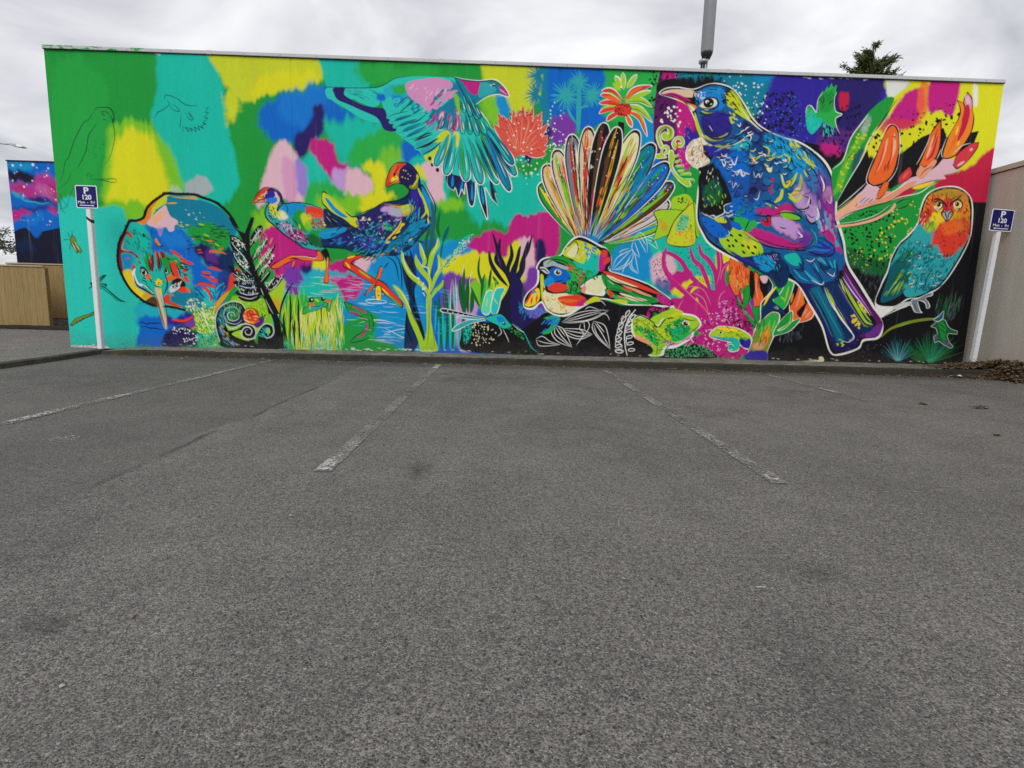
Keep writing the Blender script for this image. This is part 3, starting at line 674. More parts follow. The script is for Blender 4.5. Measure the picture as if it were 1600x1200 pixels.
ART.append("""
# ---- smaller swamp hen
@ 380 270 8
f tur 300,380 450,440 520,380 640,375 800,390 1000,460 1010,690 860,720 830,780 900,880 1030,950 900,960 740,930 600,820 430,690 320,580 280,480
g azu 3 480,430 560,390 780,400 740,500 600,560 500,520
g grn 3 640,500 760,480 830,560 830,720 740,740 640,640
g ye2 2 720,560 770,500 850,560 860,640 780,680
g lim 2 780,620 860,600 880,700 800,720
g cre 2 420,480 520,500 560,580 450,590
g pk2 2 440,640 560,640 640,720 540,740
g mag 3 540,760 700,720 800,820 760,870 640,850
g dgr 2 780,780 900,800 1020,900 1000,950 860,930
f red 800,420 1000,465 1005,560 940,560 880,560 830,510 795,530
r or2 60 5 1.3 70 60 820,520 1000,540 1000,680 880,680
r brn*.8 46 5 1.3 70 60 860,590 1000,580 1000,690 880,690
f yel 330,400 400,390 440,430 430,480 480,490 420,560 360,540 330,470
f nav 330,190 400,210 470,270 500,370 520,385 460,440 440,490 420,460 440,420 480,400 440,310 420,250 370,240 300,240
f ind 300,250 380,230 400,300 330,330 270,320
f sky 290,330 420,310 430,350 380,390 310,370
f pnk 400,240 460,320 440,390 400,420 380,390 430,350
f red 120,380 170,280 250,210 320,180 330,200 280,240 250,280 280,350 220,360 130,390
f or2 150,340 200,300 250,260 260,320 200,340
s wht 1 190,330 240,320 / 150,370 180,340 
s blk .8 140,380 190,345 270,330
e blk 2 2.4 0 308,265
d wht .6 302,260
r blk 30 2.5 1.1 60 40 320,430 400,430 390,600 310,540
r ink 40 3.6 1.8 60 40 430,620 560,620 740,700 720,760 500,720
r ink 30 4 1.6 60 40 540,740 720,760 900,880 740,900
r cyn 40 3 1.2 30 50 420,620 640,660 840,840 700,860 480,720
r ind*.7 30 3 1.2 30 50 420,640 640,700 840,880 700,880 480,760
s ink 2.4 130,390 220,370 300,370 325,390 290,440 275,510 310,590 400,670 520,780 640,860 740,930 860,965 940,980
s blk 1.8 320,180 250,200 170,280 120,380 / 330,180 420,210 480,280 515,385 640,375 800,390 1010,460
r ink 12 7 1.2 30 10 640,830 780,900 760,940 700,920
# legs
k or2 blk 1.6 350,1180 440,1110 580,1040 640,1035 900,1060 930,1050 920,990 960,980 990,1030 1010,1080 970,1105 760,1100 640,1070 560,1110 420,1200
s wht .8 600,1045 760,1050 900,1070 935,1040
s or2 3.4 640,1080 520,1130 470,1160 440,1190
s blk 1.4 650,1085 540,1140 480,1170 / 760,1180 770,1110
f blk 980,990 1040,950 1080,1020 1090,1100 1050,1110 1020,1060
@ 330 340 8
s or2 4 1050,540 1020,620 
s blk 1.2 1060,550 1040,620 1020,660 / 850,640 880,610 / 820,690 840,640
k or2 blk 1.3 1450,500 1480,520 1470,700 1470,810 1415,805 1440,640
s lgy .9 1455,510 1455,640
# ---- larger swamp hen
@ 500 280 5
f dbl 0,420 60,400 200,370 240,300 280,290 340,270 500,190 620,160 690,110 700,60 760,60 800,40 860,140 900,230 890,300 860,370 800,440 760,490 700,550 600,600 500,600 400,610 290,570 200,550 60,540 30,540 10,480
f nav 280,310 400,260 500,200 540,230 620,300 640,350 560,470 420,560 300,540 180,500 100,490 160,430 240,400
g ind 2 320,460 420,440 430,540 330,530
g pet 3 560,500 740,330 800,320 790,420 660,520 500,590
r azu 40 16 2 -45 14 560,500 740,330 860,330 790,420 660,540 500,590
f nav 700,60 770,80 820,200 800,300 740,330 720,200 690,180 700,110
g ind 2 720,90 790,110 790,180 730,180
f azu 800,60 860,150 900,240 870,300 850,220 810,140
f ye2 760,60 800,120 850,240 850,300 820,210 780,120
s ye2 3 820,210 830,260 790,310 / 845,300 850,350
f olv 710,20 760,0 760,60 730,80 705,60
f gol 500,195 640,205 700,195 735,215 720,260 660,295 640,260 600,220
f ye2 640,210 700,200 725,220 700,250 660,270 640,240
s blk 1.3 500,195 620,208 700,192 735,210 725,260 650,300 / 695,200 712,215 700,235
g lil 1 480,230 560,210 640,240 640,290 560,290 490,280
g gry 1 560,220 640,240 620,280 560,270
k ye2 blk 1.8 20,110 50,110 150,200 240,290 290,300 310,370 270,380 180,320 100,270 50,220 20,180
f azu 40,150 70,160 130,230 220,300 160,290 90,230
s lm2 4 30,110 80,140 160,210 260,290
f dbl 40,230 130,280 200,320 240,360 200,380 120,380 50,380 30,290
s lgy .8 60,260 100,310 140,340 / 50,290 90,340
r blk 26 12 1.3 35 14 50,250 150,300 240,360 120,370 60,360
s brn 3.4 60,380 160,390 280,380
f azu 0,420 40,400 140,380 205,380 200,410 120,450 40,470 0,450
s cyn 1.4 20,430 120,410 190,390
d ylo 1.6 30,340 40,360
r sky 44 14 2 -30 14 90,490 300,520 560,580 700,520 560,480 300,440
r tur 50 13 2.4 -35 16 300,400 560,300 640,310 560,480 400,500
r blk 44 14 1.3 -32 14 80,480 280,300 560,400 780,420 600,590 300,560
r lil 16 8 2 -35 16 460,360 600,310 620,340 520,420
r gr2 14 9 2.2 -35 16 500,370 600,320 620,360 520,420
r cre 14 6 1.8 -30 20 330,300 460,260 500,330 360,360
u cyn 12 4 1 100 260,420 400,400 420,470 280,470
r ylo 18 7 2.6 -35 14 560,430 620,370 650,330 640,390 560,480 510,500
r cyn*.7 26 12 1.4 -60 18 680,180 780,200 780,320 680,330
r gol 12 8 1.6 -40 12 330,590 600,540 600,590 400,630
z blk 1.6 4 110,490 60,470
s blk 1.8 270,290 330,265 420,230 500,185 600,170 680,140 695,110 690,70 640,40 / 800,0 850,90 890,170 905,230 890,310 860,370 800,440 / 200,550 60,530 0,530 / 290,575 200,550
r blk 40 9 1.4 -38 10 300,570 400,600 600,590 760,470 700,470 500,600 380,640
s ylo 2 690,490 730,460
# head
@ 500 90 5
k nav blk 1.8 600,840 660,825 720,850 770,920 780,1000 720,1040 690,1020 660,990 620,980 600,900
f or2 520,1010 525,950 570,860 620,825 680,825 640,860 615,920 620,980 570,985
f ylo 540,960 590,930 610,960 560,980
s red 3 530,1000 570,950 600,880 660,840
s blk 1 525,1010 570,970 610,950 / 580,910 590,930
s blk 1.6 680,825 620,818 570,850 530,930 518,1010 560,1000 600,985 660,990
d cre .9 650,885 665,885 670,920 690,915 700,930 660,940 640,930 680,940
s ye2 3 770,900 745,960 715,990
f olv 735,950 765,970 760,1020 720,1030 700,1010
# legs
@ 500 280 5
k red blk 1.8 310,595 230,610 190,640 185,680 230,710 360,790 460,850 520,910 630,1000 645,1000 640,960 560,870 500,810 420,770 300,690 245,655 330,610
s ylo 3 210,620 280,600 / 480,850 560,930 / 200,650 240,700
s gr2 4 530,900 600,970 640,1000
s lm2 2.4 300,710 400,780
k or2 blk 1.4 470,690 490,690 475,770 450,790 420,850 370,900 350,910 370,880 430,800 450,750
k ylo blk 1.2 435,850 475,840 478,940 440,940
d red 1.6 455,880 460,910
o wht 1.2 360,950 430,940 520,955 500,970 400,970
# fish
k grn blk 1.2 195,960 250,980 330,1010 400,1060 420,1140 400,1220 340,1260 250,1280 240,1270 280,1230 340,1190 360,1130 330,1080 240,1050 210,1010
s mag 3.4 240,990 320,1020 370,1060 / 360,1120 370,1170 330,1220 290,1240 / 230,1040 320,1060
s lil 1.2 300,1080 380,1100 / 350,1170 400,1180
s blk .9 255,980 230,1030 / 350,1060 380,1060 / 380,1080 390,1160 340,1210
f gr2 380,1220 420,1220 430,1240 390,1240
""")
ART.append("""
# ---- water plants in the middle
@ 500 280 5
s dte 8 840,380 880,460 860,600 880,800 / 870,180 890,300 880,420 900,560
s dgr 5 940,250 920,380 940,460 / 860,380 830,500 850,700
e dte 3 14 22 985,430
s dgr 3 970,470 950,560 940,700
f dbl 640,620 700,600 740,640 760,800 740,900 800,1180 740,1340 700,1340 660,1340 670,1100 700,950 660,800
f azu 490,680 540,640 600,700 610,820 640,900 560,850 500,780
s blk 2 500,700 540,650 / 560,570 620,640 640,760 640,900 / 760,480 820,500 / 720,640 740,800 / 690,700 720,900 / 520,600 590,660 620,800 / 690,560 660,680
s ink 5 700,540 720,640 690,740 700,860 740,960 / 640,600 690,640
f dbl 690,1100 730,1080 760,1200 740,1320 700,1340 670,1250
s blk 2.6 740,820 735,960 760,1100 800,1240 / 680,1020 680,1160 740,1320
f blk 720,980 760,1040 800,1140 820,1240 800,1280 770,1180
# branching bright plant
f lm2 660,900 690,960 720,1060 780,1180 830,1330 790,1340 760,1240 700,1100 670,990 630,930 570,830 620,850
s cre 2 580,840 640,890 690,980 720,1050
f lm2 830,940 860,900 875,940 870,1100 900,1250 920,1345 780,1345 810,1280 835,1180
s lm2 8 850,960 850,900 800,830 720,760 680,700 650,630 640,560
s cre 2.4 650,570 660,650 700,730 780,790
s lm2 8 860,900 860,800 800,720 760,660 750,590
s lm2 7 800,700 820,640 800,580 780,500
s lm2 8 850,780 860,680 880,590 920,520 925,460
s lm2 7 870,880 900,780 940,700 940,640 920,590
s lm2 6 865,940 900,880 950,830 965,790
s cre 1.6 780,500 810,570 820,630 / 870,600 910,530 920,470 / 860,780 850,700 800,680 760,620 / 900,760 930,700 930,620
s olv 1.4 855,960 850,1200 830,1320 / 880,1150 900,1320 / 880,870 920,840 960,800 / 700,1010 780,1170
s ylo 1.6 850,900 860,820 840,760
# feathery spray
s tea 6 960,700 1020,620 1090,540 1130,470 1200,430
r cre 60 5 .9 -40 45 950,700 1020,590 1100,500 1220,420 1160,520 1040,660
r dte 40 5 .9 -40 45 950,700 1020,590 1100,500 1220,420 1160,520 1040,660
n wht 20 .6 1.1 1090,480 1170,480 1120,540
n wht 18 .7 1.2 760,780 800,780 840,920 820,920
# reeds right
s dgr 6 970,800 990,960 1000,1120 990,1340 / 930,900 940,1100 950,1330 / 1040,750 1040,1000 1040,1340 / 900,940 920,1050 990,1250
s dgr 7 1130,700 1120,860 1130,1000 1100,1330 / 1170,760 1150,900 1160,1050 / 1090,780 1100,900 1120,1040 / 1190,860 1190,980 1180,1050
s tea 4 1060,800 1060,1100 1050,1340 / 1010,900 1020,1200 1020,1340 / 960,1000 970,1340 / 1090,1130 1090,1340
s cyn 3 930,1080 930,1340 / 980,1100 975,1330 / 910,980 900,1200
s dgr 4.4 1250,600 1240,720 1280,860 1290,960 / 1290,740 1270,830 1260,1000 / 1340,700 1320,860 / 1180,840 1220,940 1250,1000 / 1350,760 1400,830
s gr2 4 1300,760 1280,900 1250,1040 / 1380,780 1370,850
s blk .9 1130,680 1100,800 1120,950 / 1250,600 1240,760 / 1170,760 1150,1040 / 960,880 980,1100 / 1340,680 1310,860
s lil 3 1040,780 1050,960 1080,1180 / 1220,960 1230,1040
s wht .9 1190,720 1170,800 1180,900 / 1130,660 1110,760 / 1060,760 1070,960 1070,1150 / 1030,780 1020,1000 1030,1200
r cyn*.8 46 16 .8 4 10 880,900 1060,900 1060,1200 880,1200
r sky*.8 20 16 .8 4 10 750,900 850,900 830,1100 750,1100
""")
ART.append("""
# ---- pigeon in flight
@ 500 90 5
f tel 45,250 110,235 330,240 460,232 520,210 590,165 700,150 870,150 1050,160 1100,180 1210,370 1250,420 1330,550 1400,590 1500,700 1510,830 1530,920 1490,930 1480,1040 1400,960 1280,990 1250,980 1150,960 1100,930 1000,920 960,860 900,850 800,760 740,700 600,590 520,490 500,400 440,320 200,330 100,320 60,320
f tel 60,310 200,400 330,480 440,510 490,480 440,460 300,400 160,340
f nav 105,240 195,235 190,290 250,330 330,370 420,390 500,400 530,460 600,560 560,580 500,560 470,500 430,460 340,420 230,370 140,330 110,280
f tel 200,245 440,240 440,300 480,320 450,380 380,380 260,320
g blu 3 450,290 510,300 520,350 450,340
g cyn 2 500,250 600,200 680,250 660,350 560,350 520,320
f tel 520,320 600,310 640,370 620,420 540,420 510,370
g sky 2 570,300 640,290 650,360 580,370
g gr2 3 560,230 660,190 680,260 590,270
g pet 3 700,300 1000,200 1090,260 1100,500 980,560 850,480 720,420
f pk2 670,210 740,180 900,160 1000,180 1040,210 1020,250 960,250 900,300 880,360 860,420 800,380 720,330 680,270
r pk2 50 12 4 -50 30 680,260 960,250 1000,280 860,420 740,340
r tel 40 12 3.4 -40 20 520,330 700,340 860,430 760,480 560,440
r pk2 26 16 3 -35 12 860,360 1030,270 1040,310 900,420
r mag 20 13 3.4 -60 20 840,520 900,460 1080,420 1100,580 880,560
f pur*.6 850,500 900,490 890,560 850,560
r pnk 12 12 2.4 -70 20 930,440 1090,430 1100,580 980,560
g lim 2 1040,280 1100,340 1100,460 1070,400
f ye2 840,720 960,580 1020,600 1000,720 960,800 900,830 820,790
f ylo 1050,590 1090,600 1080,700 1050,800 1040,700
f pet 1060,170 1120,200 1200,330 1290,500 1320,600 1240,600 1130,420 1090,300
# wing feathers
w tel 9 700,420 520,470 / 740,440 540,510 / 780,470 570,545 / 820,500 610,590 / 850,530 640,630 / 880,550 680,650
w pet 5 720,450 590,490 / 760,480 620,535 / 800,510 650,575 / 840,535 680,620
w tel 10 900,600 735,655 / 930,630 740,715 / 960,660 790,760
w tur 8 880,630 745,690 / 920,660 790,745
s ink 2 735,655 830,600 880,590 / 745,715 840,690 920,640
w tur 12 985,640 905,850 / 1060,640 980,920 
w tel 9 980,660 930,820 / 1075,690 1000,900
w pet 5 940,680 920,830 / 1040,680 980,880
w tel 12 1110,680 1140,965 / 1170,700 1260,985 / 1220,660 1380,975
w tur 7 1090,680 1120,940 / 1150,720 1230,960 / 1210,720 1350,960
w tur 10 1270,640 1420,960 / 1300,580 1480,1040 / 1310,590 1520,920 / 1330,570 1510,830
w gr2 6 1190,660 1300,940 / 1280,680 1400,900 / 1340,620 1460,800
w dbl 5 1250,700 1390,930 / 1330,640 1500,900 / 1350,620 1490,800
w azu 4 1300,640 1450,980 / 1320,660 1490,940
s blk 1.2 1065,640 985,800 970,880 1000,920 1040,880 1070,760 1080,700 / 1090,700 1080,820 1110,920 1150,965 1150,860 1120,720 / 1150,720 1170,840 1220,960 1270,995 1270,900 1200,740 / 1230,760 1280,860 1340,950 1390,985 1410,960
s blk 1.4 1320,600 1400,680 1480,760 1510,830 1460,800 / 1370,770 1460,860 1530,900 1520,920 / 1420,860 1490,1030
s wht 1.4 1330,545 1400,590 1480,700 1515,800 1510,840 1540,900 1530,930 1490,935 1500,1030 1480,1050
w pet 7 970,470 930,560 / 1030,480 1000,570 / 1070,480 1060,570 / 1100,470 1120,590 / 1140,440 1180,600 / 1180,460 1230,610 / 1220,450 1290,600
w tel 5 970,480 940,550 / 1030,500 1010,560 / 1075,500 1065,560 / 1110,480 1125,580 / 1150,460 1180,590 / 1190,480 1235,600 / 1230,470 1290,560
w tel 7 1100,330 1130,430 / 1130,300 1180,460 / 1160,310 1230,480 / 1180,340 1250,470 / 1240,420 1300,570
s blk 1.2 1090,310 1100,400 1130,430 1160,460 1190,450 1220,485 1240,470 1300,580 / 1130,430 1150,560 1180,600 1200,570 1230,615 1250,580 1270,600 / 960,510 930,550 950,570 980,540 / 1010,540 1010,575 1040,560 1060,570 1090,570
s wht 1 925,550 940,570 970,560 / 990,560 1010,575 1040,560
s blk 1.8 1050,165 1110,190 1160,260 1210,370 1250,420 1310,560
s wht 1.6 1060,160 1100,175 1180,290 1220,380 1300,480 1345,560
# lower dark feathers
f navy 990,920 1000,1000 1040,1040 1050,990 1090,1090 1130,1020 1160,1140 1190,1160 1210,1090 1210,990 1100,930
w dbl 11 1030,900 1030,1035 / 1110,920 1090,1090 / 1180,950 1190,1155 / 1250,960 1305,1260 / 1330,960 1390,1155 / 1390,950 1440,1110
w ink 7 1260,980 1300,1250 / 1340,970 1385,1140 / 1400,930 1435,1100
w azu 4 1190,980 1190,1120 / 1260,1000 1280,1150 / 1040,920 1035,1010 / 1120,950 1100,1060
s wht 1.5 995,930 1000,1000 1045,1040 1060,1020 1085,1090 1110,1030 1130,1070 1140,980 1165,1140 1200,1160 1215,1080 1220,980 1250,1120 1305,1265 1310,1200 1290,1020 1340,1100 1390,1155 1395,1140 1370,1060 1440,1120 1430,1060
d ink 3 860,790 880,840 920,880
# head and neck
f pet 1050,160 1180,180 1300,180 1380,190 1430,230 1470,280 1470,305 1400,290 1320,300 1260,330 1205,375 1150,260
f mag 1080,170 1180,190 1260,200 1250,270 1210,295 1160,260 1110,190
f tur 1260,200 1340,210 1380,260 1300,300 1240,310
f mag 1400,230 1430,235 1475,290 1470,305 1430,290 1405,255
s wht .8 1405,250 1430,270 1465,295
d wht 1.4 1355,215
d blk .9 1362,215
s blk 1.4 1050,155 1120,180 1250,190 1350,182 1420,220 1475,290
s wht 1.4 1050,150 1130,170 1250,182 1350,172 1400,190 1450,240 1480,300 1460,310 1390,290 1310,310 1210,378 1215,400
s ink 1.2 45,250 60,232 200,238 420,236 500,215 590,165 700,150
""")
ART.append("""
# ---- background of the right half
@ 760 90 5
g pet 4 440,40 520,40 510,500 460,560 430,400
g blu 3 518,30 960,30 950,240 940,500 700,560 520,540
g gr2 4 945,30 1300,30 1380,200 1330,480 1000,520 900,420 930,240
g pur 4 520,500 600,450 700,520 690,640 560,700 500,640
g nav 4 300,740 420,560 500,560 480,700 380,780 330,820
g grn 5 220,820 420,780 500,740 520,950 400,960 240,950
g tea 5 100,960 480,920 520,1250 300,1300 120,1250
g mag 3 380,1180 440,1140 520,1250 400,1260
g azu 4 1150,480 1330,500 1340,800 1200,1000 1150,700
g blu 4 1300,780 1460,760 1460,1000 1300,960
g grn 4 1380,960 1560,960 1560,1200 1400,1200
@ 0 0 1
g tea 4 1000,370 1120,360 1130,440 1080,470 1010,450
g tea 4 820,300 860,300 862,400 850,400 830,340
g mag 3 800,338 830,335 870,340 872,395 850,402 835,372 800,370
g mag 3 730,382 770,372 800,360 808,372 800,395 760,398
g pnk 3 812,375 828,372 836,420 820,430
g navy 3 837,380 852,385 850,430 840,430
g pur 4 826,420 850,425 850,480 815,480
g yel 3 795,385 812,380 815,430 800,440
g azu 4 960,390 1010,380 1020,430 1000,445 960,440
g pnk 4 1018,405 1050,400 1056,430 1040,445 1022,445
g ind*.7 4 1025,440 1060,435 1050,462 1030,460
g mag 3 1050,430 1080,425 1080,460 1050,460
g yel 3 1050,455 1100,430 1110,445 1070,465
g yel 4 1120,395 1145,390 1145,425 1120,420
n ink 120 .5 1 1060,380 1110,385 1120,440 1060,430
n ink 60 .6 1.1 1020,405 1040,400 1050,440 1025,440
f pl 1035,105 1060,110 1120,200 1100,240 1080,260 1030,250 1022,180
g mag 3 1060,150 1085,170 1080,260 1062,250
g ind 3 1072,200 1092,215 1090,230 1072,250
g mag 2 1036,112 1056,112 1058,126 1040,130
f blk 1036,126 1130,120 1140,140 1040,150
g pet 6 1056,60 1260,60 1256,160 1200,190 1150,150 1130,126 1060,118
g azu*.6 5 1170,60 1250,60 1240,130 1180,125
g ind 6 1240,60 1390,60 1400,130 1350,190 1300,240 1250,240 1180,200 1200,150
g pu2 4 1290,170 1350,150 1330,230 1300,260 1270,250
g nav 4 1300,120 1380,115 1360,180 1310,200
g crm 2 1312,148 1326,146 1324,170 1312,172
F blk 1230,215 1290,230 1320,240 1330,265 1310,290 1290,260 1260,230
g mag*.9 4 1286,225 1312,228 1310,246 1284,240
n blk 130 1.2 2.4 1190,150 1240,145 1250,210 1200,205 1175,190
n blk 90 1.2 2.4 1290,175 1345,165 1320,250 1280,235
n wht*.9 60 .8 1.7 1130,125 1190,130 1200,200 1170,190
n sky 80 .5 1.2 1180,170 1260,150 1260,225 1220,215
n wht 26 1.2 2.2 1035,165 1062,170 1060,200 1034,195
n blk 60 1 1.9 1017,108 1056,112 1036,180 1018,176
n blk 40 .7 1.5 1056,112 1130,118 1120,128 1058,126
n pk2 60 .4 1 1058,200 1080,195 1075,265 1058,260
n wht 90 .6 1.5 800,240 880,195 880,240 860,280 810,285
n wht 34 .7 1.4 855,170 880,160 885,230 858,235
# right background
g yel 4 1400,60 1600,60 1600,290 1520,290 1490,260 1440,230 1400,240 1370,260 1340,240 1360,200 1390,180
F lgy 1392,110 1425,118 1420,135 1390,155 1385,145
g wht*.7 2 1388,124 1420,124 1405,145 1390,152
g mag 3 1400,165 1420,142 1442,140 1445,165 1430,195 1400,200 1385,195
g or2*.8 3 1436,135 1450,132 1452,165 1436,190
g mag 3 1456,122 1498,124 1495,165 1488,182 1470,172 1452,178
g re2*.8 3 1380,185 1440,190 1425,200 1380,205
n blk 70 1.4 2.8 1360,215 1400,205 1480,180 1500,175 1480,215 1430,245 1370,250
n blk 24 .7 1.6 1400,175 1490,160 1490,180 1400,190
F blk 1360,255 1385,250 1410,240 1440,215 1475,200 1480,215 1530,205 1520,230 1480,250 1460,270 1400,290 1350,310 1310,312 1320,290
g blk 3 1350,250 1400,250 1400,290 1330,300
g crm 3 1520,262 1545,235 1560,240 1550,320 1520,318 1490,300 1460,290 1480,275
F crm 1490,282 1560,262 1560,320 1522,318 1500,300
F blk 1520,316 1580,318 1560,600 1160,600 1180,520 1240,470 1310,440 1312,400 1380,420 1460,300
g grn 4 1312,345 1400,325 1460,310 1450,340 1420,380 1400,415 1370,400 1330,385
g dgr 4 1310,380 1360,400 1400,410 1380,430 1320,410
n blk 150 1.1 2.3 1315,345 1380,330 1400,350 1390,420 1340,400
n ylo 70 .8 2 1390,330 1450,310 1440,350 1400,400 1360,400
n ye2 26 .6 1.2 1325,385 1360,395 1350,425 1330,410
r grm*.5 60 8 .6 95 10 1320,420 1380,430 1380,470 1340,470
""")
ART.append("""
# ---- bromeliad, cabbage trees and red flower
@ 760 90 5
s tur 8 720,600 722,480 726,300 730,200
s tur 4 710,520 660,450 630,380 / 730,400 780,380 800,390
v tur 46 0 28 2.6 0 360 625,300
v tur 40 0 20 2.4 0 360 730,195
v tur 40 0 22 2.4 0 360 830,300
v pet 40 0 24 2.2 60 320 420,140
v pet 44 0 24 2.2 30 300 400,290
s wht 9 1030,160 1060,240 / 1010,140 1050,220 / 1180,130 1100,240 / 1070,115 1075,250
s lm2 7 1010,150 1050,230 / 1175,140 1100,240 / 1070,120 1075,250 / 990,200 1050,260
s wht 9 1060,330 980,260 900,260 / 1050,350 960,300 890,290 / 1050,370 960,350 880,360 / 1050,400 950,400 880,440 / 1060,420 980,460 940,500 / 1090,330 1160,250 1300,220 / 1090,340 1200,290 1290,260 / 1090,350 1200,330 1300,390 / 1100,380 1200,400 1300,510 / 1100,420 1200,470 1260,620 / 1090,440 1120,500 1140,550
s red 7 1060,330 980,265 905,262 / 1050,350 960,305 895,292 / 1050,370 960,352 885,358 / 1050,400 950,405 885,436 / 1060,420 980,460 945,495 / 1090,330 1160,255 1290,222
s lm2 7 1090,340 1200,295 1285,265 / 1090,350 1200,332 1298,385 / 1100,380 1200,404 1298,500
s or2 6 1100,420 1200,470 1255,610 / 1090,440 1120,500 1138,540 / 1080,330 1150,270 1220,230 / 1050,360 980,320 920,310
s lm2 3 1060,340 1000,290 940,270 / 1100,400 1190,430 1240,520 / 1050,390 980,380 900,400
s blk 1 1060,340 980,270 910,268 / 1050,380 960,362 / 1100,390 1200,420 1290,505 / 1090,340 1180,270 1290,226 / 1110,430 1190,480 1250,600 / 1090,350 1210,345 1290,390
f red 1000,400 1050,360 1120,370 1130,430 1080,460 1020,450
n blk 60 .5 1.1 1000,400 1050,360 1120,370 1130,430 1080,460 1020,450
F blk 1030,500 1080,510 1075,640 1040,640
l wht 12.5 225,756 62,522 / 230,757 95,490 / 235,758 93,436 / 240,759 130,455 / 245,760 170,470 / 250,761 213,410 / 255,762 250,430 / 260,763 290,376 / 265,764 330,420 / 270,765 368,390 / 275,764 400,450 / 280,763 437,426 / 285,762 440,490 / 290,761 482,522 / 295,760 450,570 / 300,759 484,610 / 305,758 486,645 / 310,757 484,700 / 315,756 470,756
f cor 120,610 200,540 300,520 390,560 420,630 440,700 400,740 330,738 270,753 215,788 150,700
l cor 10.5 225,756 62,522 / 230,757 95,490 / 235,758 93,436 / 240,759 130,455 / 245,760 170,470 / 250,761 213,410 / 255,762 250,430 / 260,763 290,376 / 265,764 330,420 / 270,765 368,390 / 275,764 400,450 / 280,763 437,426 / 285,762 440,490 / 290,761 482,522 / 295,760 450,570 / 300,759 484,610 / 305,758 486,645 / 310,757 484,700 / 315,756 470,756
l sal 1 244,735 136,542 / 252,735 162,516 / 260,735 224,482 / 268,735 282,457 / 276,735 341,467 / 284,735 392,494 / 292,735 426,566 / 300,735 428,632 / 308,735 428,700
l dre*.6 1.2 181,581 101,557 / 196,538 126,488 / 235,555 188,516 / 275,535 252,484 / 315,530 316,476 / 350,545 372,500 / 370,565 404,532 / 375,605 412,596 / 393,642 440,656 / 385,698 428,744
s sal 1 230,740 230,640 190,540 160,490 / 230,740 240,620 / 280,680 330,540 320,450 / 290,650 400,560
n wht 30 .6 1.3 120,520 280,440 420,500 420,720 240,740 160,660
n dre 26 .7 1.3 100,450 220,430 380,420 430,460 300,500 140,520
""")
def feathers():
    tips = [(425,985,'grn','ylo','ink'),(462,840,'bei','gol','sal'),(545,722,'bei','lim','red'),(668,605,'grm','red','cre'),(800,545,'bei','red','gol'),
            (925,515,'blk','brn','crm'),(1030,548,'blk','brn','gol'),(1180,570,'cre','lm2','ora'),(1308,675,'pet','grn','blu'),(1425,828,'blu','grn','brn'),
            (1462,985,'brn','blu','lim'),(1430,1130,'lgy','azu','sal'),(1385,1270,'lim','or2','azu')]
    o = ['@ 760 90 5', 'f ink 690,1400 520,1050 560,900 700,760 850,700 1050,740 1220,880 1320,1050 960,1440']; order = [0, 12, 1, 11, 2, 10, 3, 9, 8, 4, 5, 7, 6]
    for q in order:
        x, y, a, b, c = tips[q]; bx, by = 690+q*21, 1400+q*4; w = 27+(4 if 7 <= q <= 9 else 0)
        dx, dy = x-bx, y-by; ln = math.hypot(dx, dy); nx, ny = -dy/ln, dx/ln
        P = lambda t, s: f'{bx+dx*t+nx*s:.0f},{by+dy*t+ny*s:.0f}'
        o.append(f'w wht {w+5.5} {bx},{by} {x+dx/ln*9:.0f},{y+dy/ln*9:.0f}')
        o.append(f'w blk {w+2.5} {bx},{by} {x},{y}')
        o.append(f'w {a} {w-1.5} {P(0,0)} {P(.975,0)}')
        o.append(f'l {b} 6 {P(.2,-8)} {P(.96,-22)}')
        o.append(f'l {c} 5 {P(.15,12)} {P(.9,24)}')
        o.append(f'l {"blk" if c != "blk" else "cre"} 1.4 {P(.05,-2)} {P(.9,4)}')
        o.append(f'r {b} 9 22 2 {math.degrees(math.atan2(dy,dx)):.0f} 4 {P(.2,-14)} {P(.9,-28)} {P(.9,28)} {P(.2,14)}')
        o.append(f'r {c} 8 18 1.6 {math.degrees(math.atan2(dy,dx)):.0f} 4 {P(.2,-14)} {P(.9,-28)} {P(.9,28)} {P(.2,14)}')
        o.append(f'r ink 7 30 1.5 {math.degrees(math.atan2(dy,dx)):.0f} 4 {P(.1,-14)} {P(.7,-26)} {P(.7,26)} {P(.1,14)}')
        o.append(f'r {"lm2" if q % 2 else "or2"} 6 20 2 {math.degrees(math.atan2(dy,dx)):.0f} 4 {P(.15,-12)} {P(.55,-20)} {P(.55,20)} {P(.15,12)}')
        o.append(f'n wht 7 .5 1 {P(.6,-14)} {P(.92,-18)} {P(.92,18)} {P(.6,14)}')
    o.append('@ 800 330 5\nv blu 34 22 64 2.4 -128 -42 580,330\nv ylo 16 26 80 2 -128 -92 580,330\nv red 14 26 88 2 -120 -50 580,330\nv gr2 12 26 88 2 -80 -42 580,330\nv blk 40 22 74 1.1 -128 -40 580,330\nv azu 18 22 52 2 -110 -44 580,330\nv wht 10 30 70 .8 -125 -45 580,330')
    return '\n'.join(o)
import math
